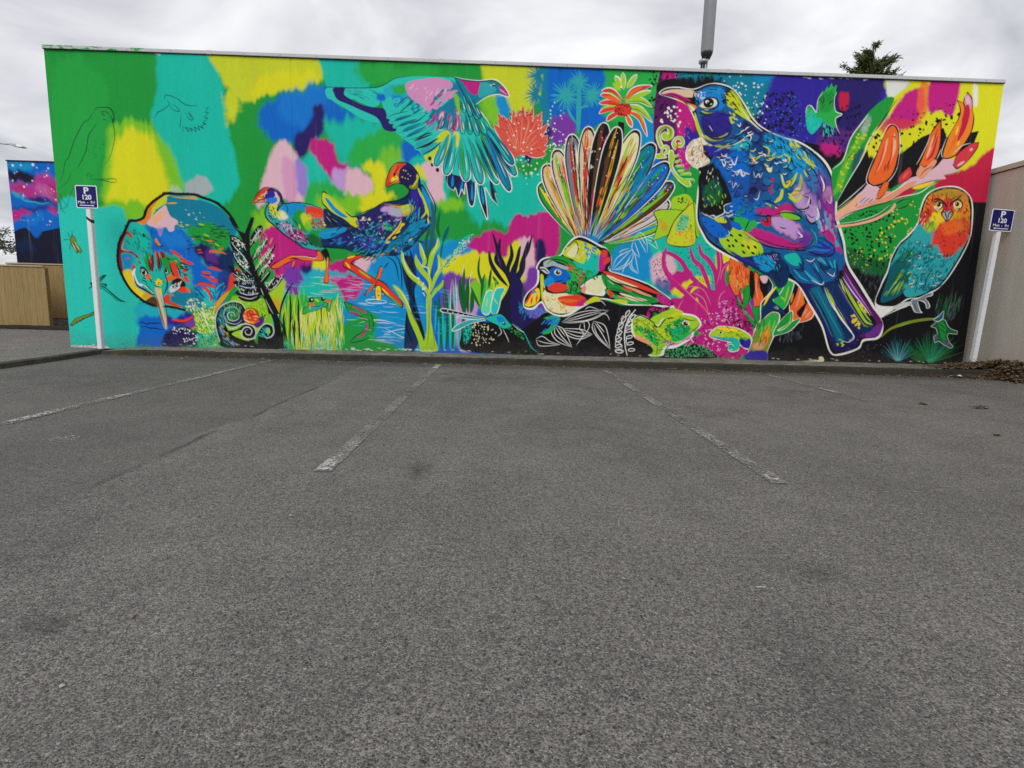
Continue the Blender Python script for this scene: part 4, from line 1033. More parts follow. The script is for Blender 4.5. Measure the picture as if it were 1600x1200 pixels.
ART.append("""
# dark tail plant and dragonfly behind the fantail
@ 500 280 5
f ink 1470,860 1500,780 1560,700 1600,560 1605,700 1560,800 1560,900 1600,1000 1650,1200 1640,1340 1300,1340 1400,1000 1450,900
s ink 7 1350,420 1390,560 1380,640 1460,740 1500,860 / 1410,460 1400,580 1440,680 1480,800 / 1320,560 1340,660 1400,760 1470,840 / 1490,500 1500,600 1470,700 1490,800 / 1570,520 1540,640 1500,740 1490,860 / 1530,640 1520,760 / 1630,480 1600,600 1560,700
s pu2 1.6 1500,860 1490,1000 / 1540,800 1520,960 / 1380,560 1420,700
@ 800 330 5
s ink 6 160,180 130,300 80,400 60,520 0,640 / 60,280 40,400 20,520
f navy 0,480 100,600 120,800 200,860 100,960 0,900
r azu 50 8 1.4 95 10 50,700 240,760 230,830 90,830
r sky 30 7 1 95 10 50,700 240,760 230,830 90,830
F blk 90,920 250,800 420,760 700,690 860,740 1270,740 1100,800 1080,1150 0,1150 0,900
n grn 70 .4 .9 10,880 60,920 160,1060 40,1100
s cyn 1.4 30,890 100,960 150,1060 210,1110
@ 500 280 5
f blk 1130,1180 1230,1120 1320,1120 1500,1130 1560,1180 1600,1240 1600,1345 1130,1345
g tea 2 1130,1150 1190,1150 1170,1250 1130,1280
n blk 70 .6 1.3 1130,1150 1200,1150 1170,1290 1130,1280
n cre 90 .5 1.1 1190,1120 1280,1120 1400,1240 1200,1300
n gr2 60 .5 1 1450,1140 1560,1190 1600,1260 1500,1200
k mnt wht 1.3 1300,890 1340,870 1350,900 1330,1040 1290,1060 1265,1020
k tel wht 1.3 1370,870 1410,850 1445,860 1420,920 1390,1040 1350,1055 1335,1000
s ylo 1.4 1360,930 1390,980 / 1310,930 1300,1000
k blk wht 1.2 950,1015 1010,1020 1250,1075 1300,1080 1280,1100 1100,1060 960,1040
d wht 1 1000,1032 1040,1042 1080,1050 1120,1058 1160,1066
k tur wht 1.1 1035,1190 1060,1150 1140,1110 1250,1090 1300,1100 1180,1130 1100,1170
k tur wht 1.1 1070,1080 1130,1070 1250,1085 1240,1100 1120,1090
k tea blk 1.2 1290,1090 1370,1060 1420,1060 1470,1110 1500,1150 1440,1170 1380,1140
f sky 1380,1080 1420,1075 1450,1110 1400,1120
e blk 2.4 2.4 0 1440,1130
d wht .8 1436,1124
s wht 1 1400,1150 1420,1200 1390,1230 / 1430,1170 1460,1230 1480,1280 / 1500,1130 1560,1180 1600,1200
""")
ART.append(feathers())
ART.append("""
# ---- fantail body
@ 800 330 5
# white leaf drawings on the black
s wht 1 390,870 480,810 600,780 760,775 / 390,875 520,870 650,840 760,775 / 400,870 560,830 700,790 / 430,870 600,850 740,785 / 420,855 560,810 700,780
s wht 1.2 330,890 400,920 440,990 470,1065 / 330,890 310,950 360,1020 470,1065 / 340,900 390,980 470,1065 / 335,905 345,970 460,1060 / 360,900 420,980
s wht 1.2 400,920 480,920 560,930 630,965 / 400,925 450,980 540,1000 630,965 / 410,930 520,950 625,965 / 420,945 520,980 620,968
s wht 1.2 640,860 720,890 750,960 770,1080 / 640,860 630,920 680,1000 770,1080 / 645,870 700,950 765,1070 / 640,890 670,970 760,1070 / 660,870 725,950
s wht 1 540,880 590,860 600,920 500,1055 / 540,880 530,920 560,960 510,1040 / 565,870 570,930
s wht 1 190,1000 240,980 300,1020 380,1045 / 190,1000 210,1050 280,1055 380,1045 / 200,1010 260,1030 370,1045
s wht 1 660,710 700,705 735,740 / 680,800 740,810 765,855 / 570,770 610,750 680,770
s wht 1.1 965,770 910,850 880,950 885,1060 900,1130
o wht 1 910,780 915,800 890,830 890,800 / 870,820 885,850 865,880 855,850 / 845,870 865,900 850,930 835,900 / 830,920 855,950 840,980 825,950 / 820,970 850,1000 840,1030 812,1010 / 820,1020 860,1050 850,1080 812,1050 / 815,1080 870,1090 860,1110 815,1105 / 950,1000 960,1030 920,1060 900,1050 / 955,1060 965,1090 920,1105 905,1090 / 900,990 930,1000 920,1030 895,1030 / 940,800 930,840 900,870 910,840 / 920,860 920,900 890,920 890,890
# white leaves on the teal
s wht .9 950,230 940,300 1000,370 / 950,230 1000,170 1050,220 1060,330 / 960,240 980,300 1000,360 / 980,200 1020,270 1050,330 / 1000,190 1050,270 / 1050,200 1110,220 1145,300 / 1060,240 1100,270 1140,300 / 1050,220 1100,240 / 945,300 900,320 820,370 780,460 / 945,300 940,380 860,450 780,460 / 930,310 860,380 790,455 / 940,330 880,420 800,460 / 950,310 970,380 990,490 / 920,370 880,440 860,490 / 940,380 940,440 990,490 / 920,400 930,450 980,490 / 835,330 860,310 920,290 / 840,350 870,330
s gr2 8 250,840 360,830 300,930 240,960
r sky 24 12 2 -40 14 240,860 380,820 320,920 250,950
f wht 370,345 410,290 480,210 560,200 700,270 740,290 770,340 780,400 770,465 850,490 1050,560 1180,640 1280,720 1260,760 1080,740 900,735 700,690 560,750 440,820 350,820 270,780 230,720 170,770 100,760 90,700 120,640 190,570 200,470 190,440 240,370
f blk 380,350 420,290 490,220 560,210 690,280 735,300 765,340 770,410 755,465 850,500 1050,570 1170,650 1265,720 1250,740 1080,730 900,725 700,680 550,740 430,805 350,808 280,770 235,705 160,755 110,745 100,700 130,640 205,570 215,470 200,445 245,380
f ye2 400,340 440,280 500,230 590,250 680,300 690,340 620,420 560,420 480,380
f cre 430,340 500,260 520,300 490,360
f tea 480,390 560,410 600,330 690,360 680,470 600,520 540,500
r sky 20 6 2.6 60 30 540,250 680,300 670,380 600,380
f grn 290,370 380,350 470,390 540,480 600,520 680,480 600,540 540,580 520,660 400,670 440,580 460,500 420,420
f gr2 430,460 530,450 540,560 520,640 440,640
r red 12 8 2.4 20 20 310,400 460,430 480,470 340,420
f gry 250,400 300,380 360,410 440,440 420,460 330,430 260,440
f blu 290,470 350,440 440,480 460,530 400,560 320,560 280,540
f azu 255,540 310,510 335,560 300,590 260,580
f red 280,600 340,560 430,580 430,620 360,640 310,630
f cre 230,520 260,600 240,660 280,760 360,800 460,790 540,740 560,690 460,650 360,640 270,630
f ye2 225,500 250,520 245,700 290,770 240,710 225,600
f red 360,680 440,660 540,660 580,700 500,745 400,730
f or2 380,690 460,690 520,700 440,720
f mag 500,740 560,690 590,700 560,740
f ye2 560,730 640,670 700,690 620,720
f wht 540,590 640,520 720,510 740,600 720,660 660,660 560,640
f cre 560,600 640,530 710,520 730,600 660,650
f sal 540,600 580,590 570,640 540,630
f lgy 220,440 260,440 295,480 270,490 230,460
s blk 2 195,460 250,455 290,490 / 250,600 310,640 400,635 440,610 / 330,560 400,540
k ylo blk 1.4 100,730 140,660 200,600 225,640 215,700 170,740 120,750
s red 3 110,730 150,650 200,590 / 150,730 160,670 / 190,720 200,650
s azu 2.6 150,650 190,630 / 160,620 200,640
e cre 6 4.6 10 360,480
e blk 4 3.6 0 362,480
d wht 1.2 368,474
# wing to the right
f red 720,470 850,510 1050,590 1160,650 1100,640 900,570 740,500
f cre 740,500 860,540 1000,590 940,590 800,550
f grn 700,490 800,560 960,630 1150,690 1080,720 880,640 740,600
f gr2 730,610 860,670 1050,710 1070,735 900,715 760,660
f sal 860,580 1000,620 1100,670 980,640
f cre 840,640 960,670 1060,700 940,700
f mag 1140,650 1240,700 1230,740 1150,710
f ye2 800,690 900,700 890,725 800,710
f red 750,610 790,640 780,680 760,660
s blk 1.1 740,600 850,620 1000,690 1140,720 / 760,520 900,580 1100,650 / 830,650 960,690 1060,725 / 720,510 740,580 730,660
s wht .8 750,540 800,580 / 860,600 920,620
f mag 690,340 740,310 750,360 720,460 680,460
f red 700,310 745,310 730,360 700,350 / 720,380 770,360 760,400 720,420
r blk 60 5 1 20 50 450,560 540,560 530,650 440,650
z blk 1.4 3.4 690,290 735,300 765,340 772,410 755,465
""")
ART.append("""
# ---- pink plant, lizards, flower buds
@ 960 330 5
f mag 440,690 560,680 660,600 820,620 920,560 1000,650 1080,780 1060,960 760,1150 700,980 560,860
g mag 3 600,1000 760,940 1060,900 1040,1130 700,1150 560,1060
s mag 9 410,280 385,360 400,460 470,560 560,640 680,740 740,860 740,960
s mag 8 370,328 430,330 520,390 590,500 660,570 740,640 770,780
s mag 8 590,280 620,380 680,440 730,560 760,660 / 660,250 680,330 740,390 790,480 800,600 810,740
s mag 11 805,250 820,330 830,440 820,560 810,700 / 905,390 860,440 840,520 860,640 820,720
s mag 8 440,690 540,690 600,590 660,580 760,660
s mag 6 250,900 280,780 350,770 / 350,860 370,780 440,750
s mg2 2 410,300 400,400 430,500 560,620 690,760 740,880 / 590,290 640,400 720,520 / 665,265 720,380 790,460
s sal 1 560,600 620,590 700,620 760,740 / 500,570 600,660 720,780 760,900 / 810,270 830,360 830,460 800,580 / 900,400 850,460 830,540 / 600,630 700,690 740,820 / 540,690 500,760 490,810 / 870,620 830,660 810,740 / 640,680 660,720
d ylo 1.6 645,690 655,705
n pk2 50 1 2 830,700 950,720 960,860 800,850
n wht*.8 140 .5 1.2 640,880 780,780 1000,860 960,980 760,1120 600,1040
n pl 180 .7 1.5 760,800 1040,840 1040,1120 760,1140 600,1040 640,960
n blk 100 .7 1.5 280,770 480,760 440,800 300,830 / 860,860 1060,860 1060,940 900,920
f blk 380,1120 480,1050 560,1060 640,1040 760,1100 780,1150 380,1150
n gr2 130 .6 1.4 420,1080 640,1030 760,1100 760,1140 420,1140
r mnt*.8 60 5 .8 100 20 420,1060 640,1030 760,1100 760,1140 420,1140
# frog-like lizard
f wht 140,830 180,815 240,820 330,880 420,790 560,800 640,820 680,870 670,910 630,940 600,1000 480,1070 400,1080 380,1130 270,1130 275,1080 200,1040 150,980 130,920
f lm2 150,840 200,830 260,840 340,900 420,810 560,815 630,830 665,870 660,905 600,960 480,1040 390,1060 360,1120 290,1125 290,1050 200,1000 150,950
f grn 400,900 520,840 560,880 600,930 520,980 420,960
f gr2 160,900 260,920 340,980 340,1060 260,1000
f gr2 460,960 600,950 560,1000 460,1020
f sal 160,980 230,990 300,1040 280,1060 200,1030
f pk2 400,1010 500,1030 600,960 590,990 480,1050 400,1040
f ye2 400,800 460,760 540,790 500,820 430,830
f lm2 280,850 360,800 440,770 480,790 380,840 340,890
r blk 60 6 .9 40 60 150,850 300,880 340,940 300,1000 180,960
r ylo 46 5 1.4 40 60 150,850 300,880 340,940 420,850 500,870 420,960 300,1040
r dgr 50 5 1.3 40 60 150,880 340,960 500,900 560,960 360,1060
e wht 6.5 4.4 5 560,878
e blk 4.4 3.6 5 560,880
d wht 1.2 566,874
s blk 1.4 500,840 540,840 600,855 650,850 / 510,870 540,895 600,900 / 570,940 640,920 670,880
z blk 1.4 4 140,850 190,820 240,830 300,870 345,910 400,850 460,835
s blk 1.3 230,930 330,950 400,1010 460,1030 / 400,960 430,990 / 390,1080 340,1090
s lgy 1 580,940 600,930 610,940 630,930
@ 960 330 5
f blk 130,960 170,1000 290,1060 280,1120 100,1130
# gecko
k lm2 wht 1.4 745,960 800,910 850,900 960,915 1060,970 1075,1030 1040,1080 980,1050 970,1090 920,1100 890,1080 930,1040 850,1010 760,990
f cyn 760,975 860,990 940,990 940,1020 850,1005
f tea 900,1040 960,1000 980,1060 930,1095 895,1085
f ylo 800,920 900,910 1000,950 920,950
f ind 980,1000 1060,1000 1060,1070 1000,1060
s blk 1.2 750,980 860,1010 940,1020 / 960,960 1000,1000 1010,1050 / 900,940 940,950 / 880,1040 930,1060
e cre 3.4 3 0 832,950
e blk 2 2 0 832,950
# orange buds
k or2 blk 1.3 905,380 950,380 1050,440 1060,500 1040,580 1000,610 970,560 980,640 950,660 920,620 895,540 
s ora 5 930,400 940,520 960,620 / 1000,440 1010,520 / 910,480 920,580
s red 3 960,420 975,520 / 1030,460 1030,560 / 920,420 930,480
f ora 960,560 1010,540 1060,520 1050,580 1000,605
s blk 1 970,560 1000,550 1010,530 / 950,440 965,540
f blk 1060,480 1120,500 1180,500 1250,580 1180,720 1080,720
f pnk 1140,510 1200,510 1190,560 1160,560
k or2 blk 1.3 1090,480 1130,500 1140,600 1170,680 1130,750 1090,750 1085,680 1100,600
s sal 2 1110,520 1110,620 1130,700
s lm2 3 1000,640 1010,700
k grn blk 1.2 950,660 1000,740 1020,600 1060,590 1060,680 1030,790 1110,880 1160,900 1180,1000 1120,940 1040,840 980,760
s gr2 3 960,670 1010,770 1090,860
k grn blk 1 1080,760 1130,750 1130,820 1110,870 1090,820
f pur 1060,700 1090,690 1090,760
# stem and perch
k olv wht 1.8 1130,870 1190,820 1240,790 1295,820 1250,970 1200,1090 1180,1180 1030,1180 1070,1040 1100,930
g gr2 2 1150,880 1230,810 1280,830 1240,960 1120,960
g ora 2 1160,960 1210,890 1210,1010 1160,1060
g sal*.8 2 1090,1040 1180,1030 1160,1090 1090,1080
g ind 2 1040,1110 1190,1100 1180,1190 1030,1190
s lm2 2 1220,850 1180,1000 / 1260,850 1230,950 / 1160,900 1130,1020
@ 1140 350 5
k or2 wht 1.4 510,440 590,490 620,600 660,680 640,740 560,770 500,760 470,650
f blk 500,470 540,480 520,560 480,640 470,600 / 580,560 620,560 600,640 / 530,690 600,620 560,730
s sal 4 560,500 545,580 520,660 / 610,660 570,720 / 640,680 590,740
s ora 4 500,540 480,620 / 580,540 560,640
k grn wht 1.2 470,690 495,690 490,760 430,820 380,830 540,740 540,770 470,840 380,870 340,870 380,780
s lm2 2 480,700 470,770 390,830
k gr2 wht 1.2 340,600 400,540 460,430 510,430 480,560 420,670
s lm2 3 470,480 430,620 / 400,570 440,600
f dbl 300,480 350,500 390,560 340,600 420,670 440,720 400,700 330,690 240,760 250,680 300,560
s ylo 5 270,640 310,560 370,490
s lgy 1 345,650 385,670 / 360,640 390,665
s wht 1.6 225,780 245,740 250,620 320,540 340,480 300,410
""")
ART.append("""
# ---- koru stems and hanging flower bells
@ 1020 100 5
k lm2 wht 1.3 30,570 50,500 110,480 160,510 160,570 120,600 80,590 70,550 100,530 120,550 110,500 60,540 70,610 90,650 60,660
s olv 3 45,570 60,520 110,495 145,530 130,580
k lm2 wht 1.2 150,620 180,575 230,570 250,610 230,650 195,650 200,620 225,620 210,590 180,600 190,650 170,670
s red 3 190,600 195,640 180,660
k lm2 wht 1.2 70,660 100,635 130,650 130,690 100,710 90,690 110,680 90,660 80,700 110,730 60,740 30,740 25,710 60,700
k lm2 wht 1.3 130,690 160,680 170,740 160,800 190,860 240,900 280,910 300,950 270,960 200,910 150,840 130,780
s lm2 4 160,730 200,720 / 170,770 215,760 / 175,800 235,800 / 190,840 250,840 / 210,870 280,860 300,870 / 240,900 320,910
s wht .8 160,720 200,710 205,730 / 170,760 220,750 225,775 / 180,795 240,790 240,815 / 195,830 255,830 / 210,860 290,850 300,880 / 250,900 320,900 325,930
s blk 1.2 150,840 200,920 250,970 260,1000 250,1030 180,1040
f lm2 150,1060 200,1030 270,1020 320,1080 345,1160 350,1210 300,1260 180,1260 150,1160
n blk 22 .7 1.2 200,1050 260,1050 260,1090 200,1080
s red 2 290,1060 270,1120 240,1180 / 310,1090 320,1180
@ 960 330 5
k lm2 blk 1.4 320,0 340,100 302,235! 360,210 430,180 470,90 540,0
f or2*.5 350,60 420,120 380,160
k ye2 blk 1.6 470,80 540,0 620,-60 650,60 640,160 630,250 560,280 450,270 410,240 430,170
g tea*.7 2 520,40 580,40 560,140 480,160
r or2 24 6 1.6 60 60 440,200 600,140 610,250 460,250
r grn 20 6 1.6 60 60 500,60 600,40 600,140 500,150
k lim blk 1.2 620,-80 660,0 670,180 650,210 635,170 630,60
s or2 2.4 640,-40 660,100 660,190
""")
ART.append("""
# ---- tui: halo, body, tail
@ 1020 100 5
f wht 52,235 100,190 200,180 320,195 440,155 540,155 630,195 700,280 800,440 900,520 1030,575 1130,600 1250,670 1360,770 1420,900 1440,1060 1445,1180 1500,1380 1530,1560 1640,1740 1780,1980 1800,2080 1760,2150 1650,2170 1610,2230 1460,2280 1380,2250 1320,2060 1220,1880 1140,1740 1060,1690 960,1660 700,1560 460,1430 380,1320 340,1200 350,1000 370,850 310,800 260,740 265,660 310,600 370,570 340,480 310,400 260,320 150,270
f blk 65,235 110,200 200,192 325,207 440,165 535,167 620,205 690,290 790,450 890,530 1030,590 1120,615 1240,685 1345,785 1400,900 1420,1060 1425,1200 1480,1390 1510,1570 1620,1750 1760,1990 1780,2080 1745,2135 1640,2150 1600,2215 1460,2262 1395,2240 1335,2050 1235,1870 1150,1725 1060,1670 960,1640 710,1545 470,1415 395,1310 355,1200 365,1000 380,850 360,810 380,600 350,480 325,400 270,310 160,260
o blk 2 65,235 110,200 200,192 325,207 440,165 535,167 620,205 690,290 790,450 890,530 1030,590 1120,615 1240,685 1345,785 1400,900 1420,1060 1425,1200 1480,1390 1510,1570 1620,1750 1760,1990 1780,2080 1745,2135 1640,2150 1600,2215 1460,2262 1395,2240 1335,2050 1235,1870 1150,1725 1060,1670 960,1640 710,1545 470,1415 395,1310 355,1200 365,1000 380,850 360,810 380,600 350,480 325,400 270,310 160,260
f tui 340,240 440,175 535,175 610,215 680,300 780,460 880,540 1030,600 1120,625 1235,695 1335,795 1390,910 1410,1060 1415,1200 1470,1390 1500,1580 1400,1640 1300,1640 1060,1640 720,1530 480,1400 400,1300 365,1200 380,1000 420,820 480,700 400,620 380,560 350,420
g tu2 5 480,760 700,620 900,560 1000,640 960,800 760,900 620,1000 560,900
g azu 5 900,560 1150,640 1300,800 1350,960 1200,1000 1060,800 900,700
g pu2*.6 6 1300,860 1400,1000 1410,1250 1340,1200 1280,1000
u ink 24 7 1.8 75 560,640 900,580 1200,720 1340,900 1200,1000 900,1000 640,1000
u cyn*.8 16 6 1.4 75 560,640 900,580 1200,720 1340,900 1200,1000 900,1000 640,1000
g nav*.5 6 640,1000 720,900 900,940 860,1020 760,1060
r tu2*.7 40 18 2.6 50 16 560,640 900,580 1200,720 1340,900 1200,1000 900,1000 640,1000
g nav*.8 4 380,1180 480,1220 620,1240 800,1330 760,1480 600,1430 460,1350 390,1280
# bill
f bei 65,235 120,205 230,200 330,215 320,260 250,260 150,235
f mag 80,245 150,225 230,250 300,290 250,290 160,255
f ora 160,260 260,300 340,330 320,360 250,310
f cre 270,310 330,350 310,370 
s blk 1.2 80,250 160,240 260,285 340,320 / 240,290 310,370 / 330,210 320,270 360,300
s brn 1.4 200,262 300,330
# head colours
g sky 2 340,240 480,190 560,200 560,330 480,360 380,300
g ind 3 390,420 480,380 600,380 620,500 560,560 440,560 380,480
g nav 2 400,500 480,540 540,560 440,580
g ye2 2 560,230 620,210 700,330 760,430 700,420 640,360 590,300
g lm2 2 690,330 780,460 720,410
s ye2 6 330,380 350,480 380,560 400,640 / 400,560 460,590 540,580 590,540 / 480,660 540,640
f cre 385,540 420,600 470,640 430,640 385,620
r blk 14 7 2 20 20 560,220 640,240 680,360 600,340
r blk 14 5 2.6 0 40 530,250 570,250 570,310 530,310
r ye2 16 9 2.6 30 20 580,330 660,330 680,420 600,460
r blk 26 8 1.3 30 30 380,360 560,360 640,480 560,560 420,540
n wht 46 .4 .9 340,220 420,220 400,280 340,280
r cyn 20 5 1 10 30 400,200 520,190 540,230 420,240
f cre 370,320 430,270 490,275 500,320 440,350 390,345
e blk 8.4 7.4 -10 438,306
e wht 3 2.2 -30 426,296
e blk 1.2 1.2 0 430,300
s wht 1.4 450,322 466,310
s wht 1.2 480,270 500,300 490,330 / 360,330 420,360 470,345
s ye2 3 380,370 430,390 470,385
# white throat tuft
f bei 265,690 290,620 350,590 390,630 400,700 450,760 400,800 340,810 290,770
r wht 60 10 1.5 -60 60 270,680 320,610 390,640 400,720 440,760 360,800 290,760
r gol 16 9 1.3 -60 60 270,680 320,610 390,640 400,720 360,800 290,760
r brn 18 8 1.1 -60 60 280,680 330,630 390,660 430,760 360,790 300,750
g ind 3 400,650 520,640 640,580 680,640 560,720 460,720
g nav 3 720,450 860,540 840,620 760,600 700,540
g cyn 3 600,620 760,600 740,680 620,680
r blk 20 13 2 -30 14 540,640 740,500 760,600 560,720
r wht 10 12 1.6 -30 14 540,640 740,500 760,600 560,720
# dark chest
f blk 370,860 480,770 500,800 560,900 600,1000 620,1080 560,1110 550,1170 480,1190 420,1180 370,1150 360,1000
g dgr 2 390,1000 480,900 540,960 520,1080 420,1100
r wht 12 6 1 100 10 390,840 460,800 520,860 500,960 390,920
r lm2 16 8 1.6 70 30 400,980 520,960 600,1070 480,1140 400,1120
r dbl 20 10 2.4 70 30 400,900 520,900 560,1060 420,1100
s wht 1.6 380,1160 430,1190 480,1185 490,1200 560,1165 560,1110 620,1085
f blk 620,990 680,960 760,970 800,960 820,1000 760,1020 740,1050 680,1040
# feather scallops
g blu 4 480,760 720,700 760,900 700,1100 620,1060 560,860
g blu 3 620,1080 760,1060 820,1180 700,1260 600,1200
u wht 12 5 1.6 90 520,700 720,640 720,880 560,860
u blk 16 6 1.6 80 700,600 980,660 1040,760 760,800
u ye2 10 7 2.4 70 760,660 1060,700 1060,780 800,780
u wht 5 5 2 80 800,660 1060,720 1040,780 820,780
w gol 6 760,700 800,775 / 870,780 930,840
w cre 6 880,780 925,850
s wht 1.6 790,840 800,890 830,860 840,890 860,850 / 620,920 630,970 650,930 660,960 680,940 / 640,840 660,870 680,840 700,880 730,850
s blk 1.5 790,870 810,900 840,900 860,860 / 880,820 900,850 940,850
n blk 30 .7 1.3 560,840 620,860 720,1100 660,1100
r ye2 18 16 3 50 20 1050,580 1200,680 1260,800 1180,760
r blk 30 16 1.6 50 20 900,560 1200,660 1340,860 1200,880 980,700
r cyn 20 16 2 50 20 860,560 1100,660 1200,880 1000,800
s ye2 5 1000,860 1040,960 1100,900 1130,850 / 1160,860 1150,960 1100,1000 / 1010,980 1000,1040 950,1080 / 1060,1010 1110,1050 1170,1000
s blk 1.3 1000,840 1050,820 1080,840 1130,800 / 1010,900 1030,970 1060,960 / 1090,980 1150,970 1170,940
n crm 8 1.2 2.4 920,900 960,920 950,1040 920,1040
g lil 4 1160,920 1230,1000 1280,1100 1260,1180 1180,1140 1120,1060
g pur*.6 5 1280,820 1400,960 1410,1160 1350,1180 1300,1000
g pk2 3 1340,960 1400,1000 1400,1080 1340,1080
s wht 1.6 1310,880 1335,940 1340,1000 / 1360,1100 1390,1090 1400,1030
s blk 1.6 1290,900 1320,980 1330,1020 / 1180,900 1240,1000 1260,1060 / 1340,1040 1380,1120 1410,1180
""")
ART.append("""
@ 1080 200 5
g mag 3 500,650 760,600 800,650 700,690 560,690
g pk2 3 640,700 800,720 880,800 860,860 740,840 640,780
f lil 640,710 760,720 870,820 860,850 760,820 680,790
g mag 3 420,800 560,810 760,880 900,900 860,930 680,940 500,880
g pur 3 820,780 920,820 940,880 880,920 840,860
g lil 3 880,540 980,600 990,720 930,740 880,640
s blk 1.6 780,580 840,630 900,620 930,540 / 880,640 920,740 960,750 990,700 980,600 / 900,660 940,700 970,690 / 400,800 480,870 600,930 760,950 880,960 960,930 970,860 920,790 / 470,850 640,900 / 690,770 720,785 750,785
s wht 1.6 840,820 870,850 850,855 / 930,530 915,600 870,630 / 980,600 1000,680 980,730 / 380,820 420,780 440,735 500,745 550,740
s cyn 4 900,960 970,900 970,840 930,790
f lim 700,660 760,650 850,700 860,720 780,720 720,700
s blk 1.8 550,570 620,580 690,630 / 780,620 850,690 850,720 760,720
s ye2 3 580,590 680,630
f crm 540,710 590,720 600,690 620,700 620,760 580,770
s blk 2 540,710 600,740 590,690 620,690 625,760
g mag 3 1000,820 1100,740 1140,880 1180,960 1150,960 1060,860
g pur 3 1040,660 1100,580 1120,680 1110,760 1060,740
s blk 1.6 1000,790 1030,820 1060,800 / 960,740 1000,760 1040,720 / 1040,600 1080,660 1110,660 / 1040,680 1100,730 1130,740
r lil 12 10 2.4 70 20 980,740 1060,700 1060,800 1000,800
r cyn 16 12 2.4 75 15 1020,640 1110,700 1140,860 1180,980 1120,900
# green and yellow belly
f lm2 220,860 300,820 340,760 400,800 440,820 540,900 560,980 460,1010 340,1000 260,940
g gr2 2 300,720 420,700 520,760 440,800
f ye2 400,880 500,890 520,960 440,960
l blk 3.4 300,830 330,850 / 280,870 300,890 / 340,870 365,895 / 390,910 420,930 / 440,920 460,950 / 490,920 515,945 / 320,910 340,935 / 400,960 425,985 / 470,970 500,990 / 370,830 400,850 / 290,915 310,935
g dbl 3 260,950 420,1020 600,1000 640,960 700,1060 700,1200 600,1150 420,1070
f blu 80,700 180,720 290,800 290,850 210,860 130,800
s blk 1.2 100,740 130,740 / 150,770 190,770 / 210,820 220,850 / 240,810 250,850 / 90,690 180,700 280,800 295,850
s wht 1 110,670 180,710 270,690 / 200,700 260,740 / 290,800 300,830 270,850
f ye2 180,710 250,700 280,740 220,740
f blu 310,730 380,750 390,800 330,780
r blk 20 8 1.6 60 30 260,620 370,680 320,740 260,720
u wht 8 4 1.3 80 280,600 370,640 340,720 280,700
@ 1140 350 5
# thigh, rump feathers and tail
f dbl 200,250 340,220 440,260 470,380 440,480 380,500 330,430 240,380 120,310 60,270
g azu 2 180,270 300,260 360,330 280,380
r blk 30 8 1.4 50 20 200,240 330,230 420,330 400,460 300,360
r cyn 16 8 1.2 50 20 200,260 330,250 400,360 300,340
r lil 10 6 1 50 20 300,250 380,240 370,310
f tui 400,240 560,250 700,240 820,220 860,330 840,440 760,480 640,480 520,440 470,340
f tea 430,250 520,230 560,300 520,330 460,300
s blk 2 560,240 580,320 540,360 480,340 / 440,330 500,420 560,470 640,480 / 600,260 640,300 680,280 / 690,280 720,350 780,350 800,290 / 660,340 700,400 740,470 / 700,300 740,370 800,410 840,380 840,290
s wht 1.5 600,280 640,295 670,270 / 690,270 740,350 / 760,380 810,410 825,380 / 640,440 720,475 740,450
s cyn 4 580,360 640,420 700,460 / 700,260 760,320 / 820,280 830,350
f blu 620,190 780,140 820,190 800,230 680,240
s blk 1.6 600,220 720,250 800,240 820,190 740,130 / 640,170 740,190 790,180
f navy 560,470 740,480 860,440 920,600 1040,700 1150,800 1170,860 1120,890 1020,890 1010,930 960,980 850,1000 800,960 770,820 690,680 620,580
f dbl 600,500 720,490 780,600 860,720 960,850 960,910 900,930 830,960 790,840 720,700
f pl 880,340 920,360 1040,560 1180,740 1190,820 1120,890 1010,880 1120,820 1140,760 1050,660 940,540
f pur*.7 890,400 960,480 1060,620 1020,620 930,520
f pur*.6 1060,860 1180,780 1180,850 1100,890
f dbl 740,480 860,460 960,620 1120,800 1040,860 960,800 860,660
s lm2 5 870,430 940,560 1000,660 1060,760 1120,790 / 760,500 810,620 880,730 940,830
s olv 4 850,470 920,580 980,690 1050,790 1110,800
s wht 1.5 740,500 790,620 860,720 930,820 970,880 930,920 / 860,430 920,580 / 880,410 960,530 1060,660 1100,720 / 1000,620 1080,740
s wht 3.2 800,610 860,720 920,800 960,850
n ylo 26 .9 2.2 960,700 1010,760 1010,820 960,800 / 1000,600 1080,700 1040,680
n ye2 12 .9 1.8 830,900 900,920 880,960 830,940
g pet*.6 3 640,520 720,510 820,700 900,900 830,900 720,680
s tur*.6 2 620,520 720,700 800,880 / 680,510 780,700 880,880
s ind 2.4 780,500 880,680 980,820 / 830,470 940,640 1060,820
f navy 240,240 240,240 240,240
""")
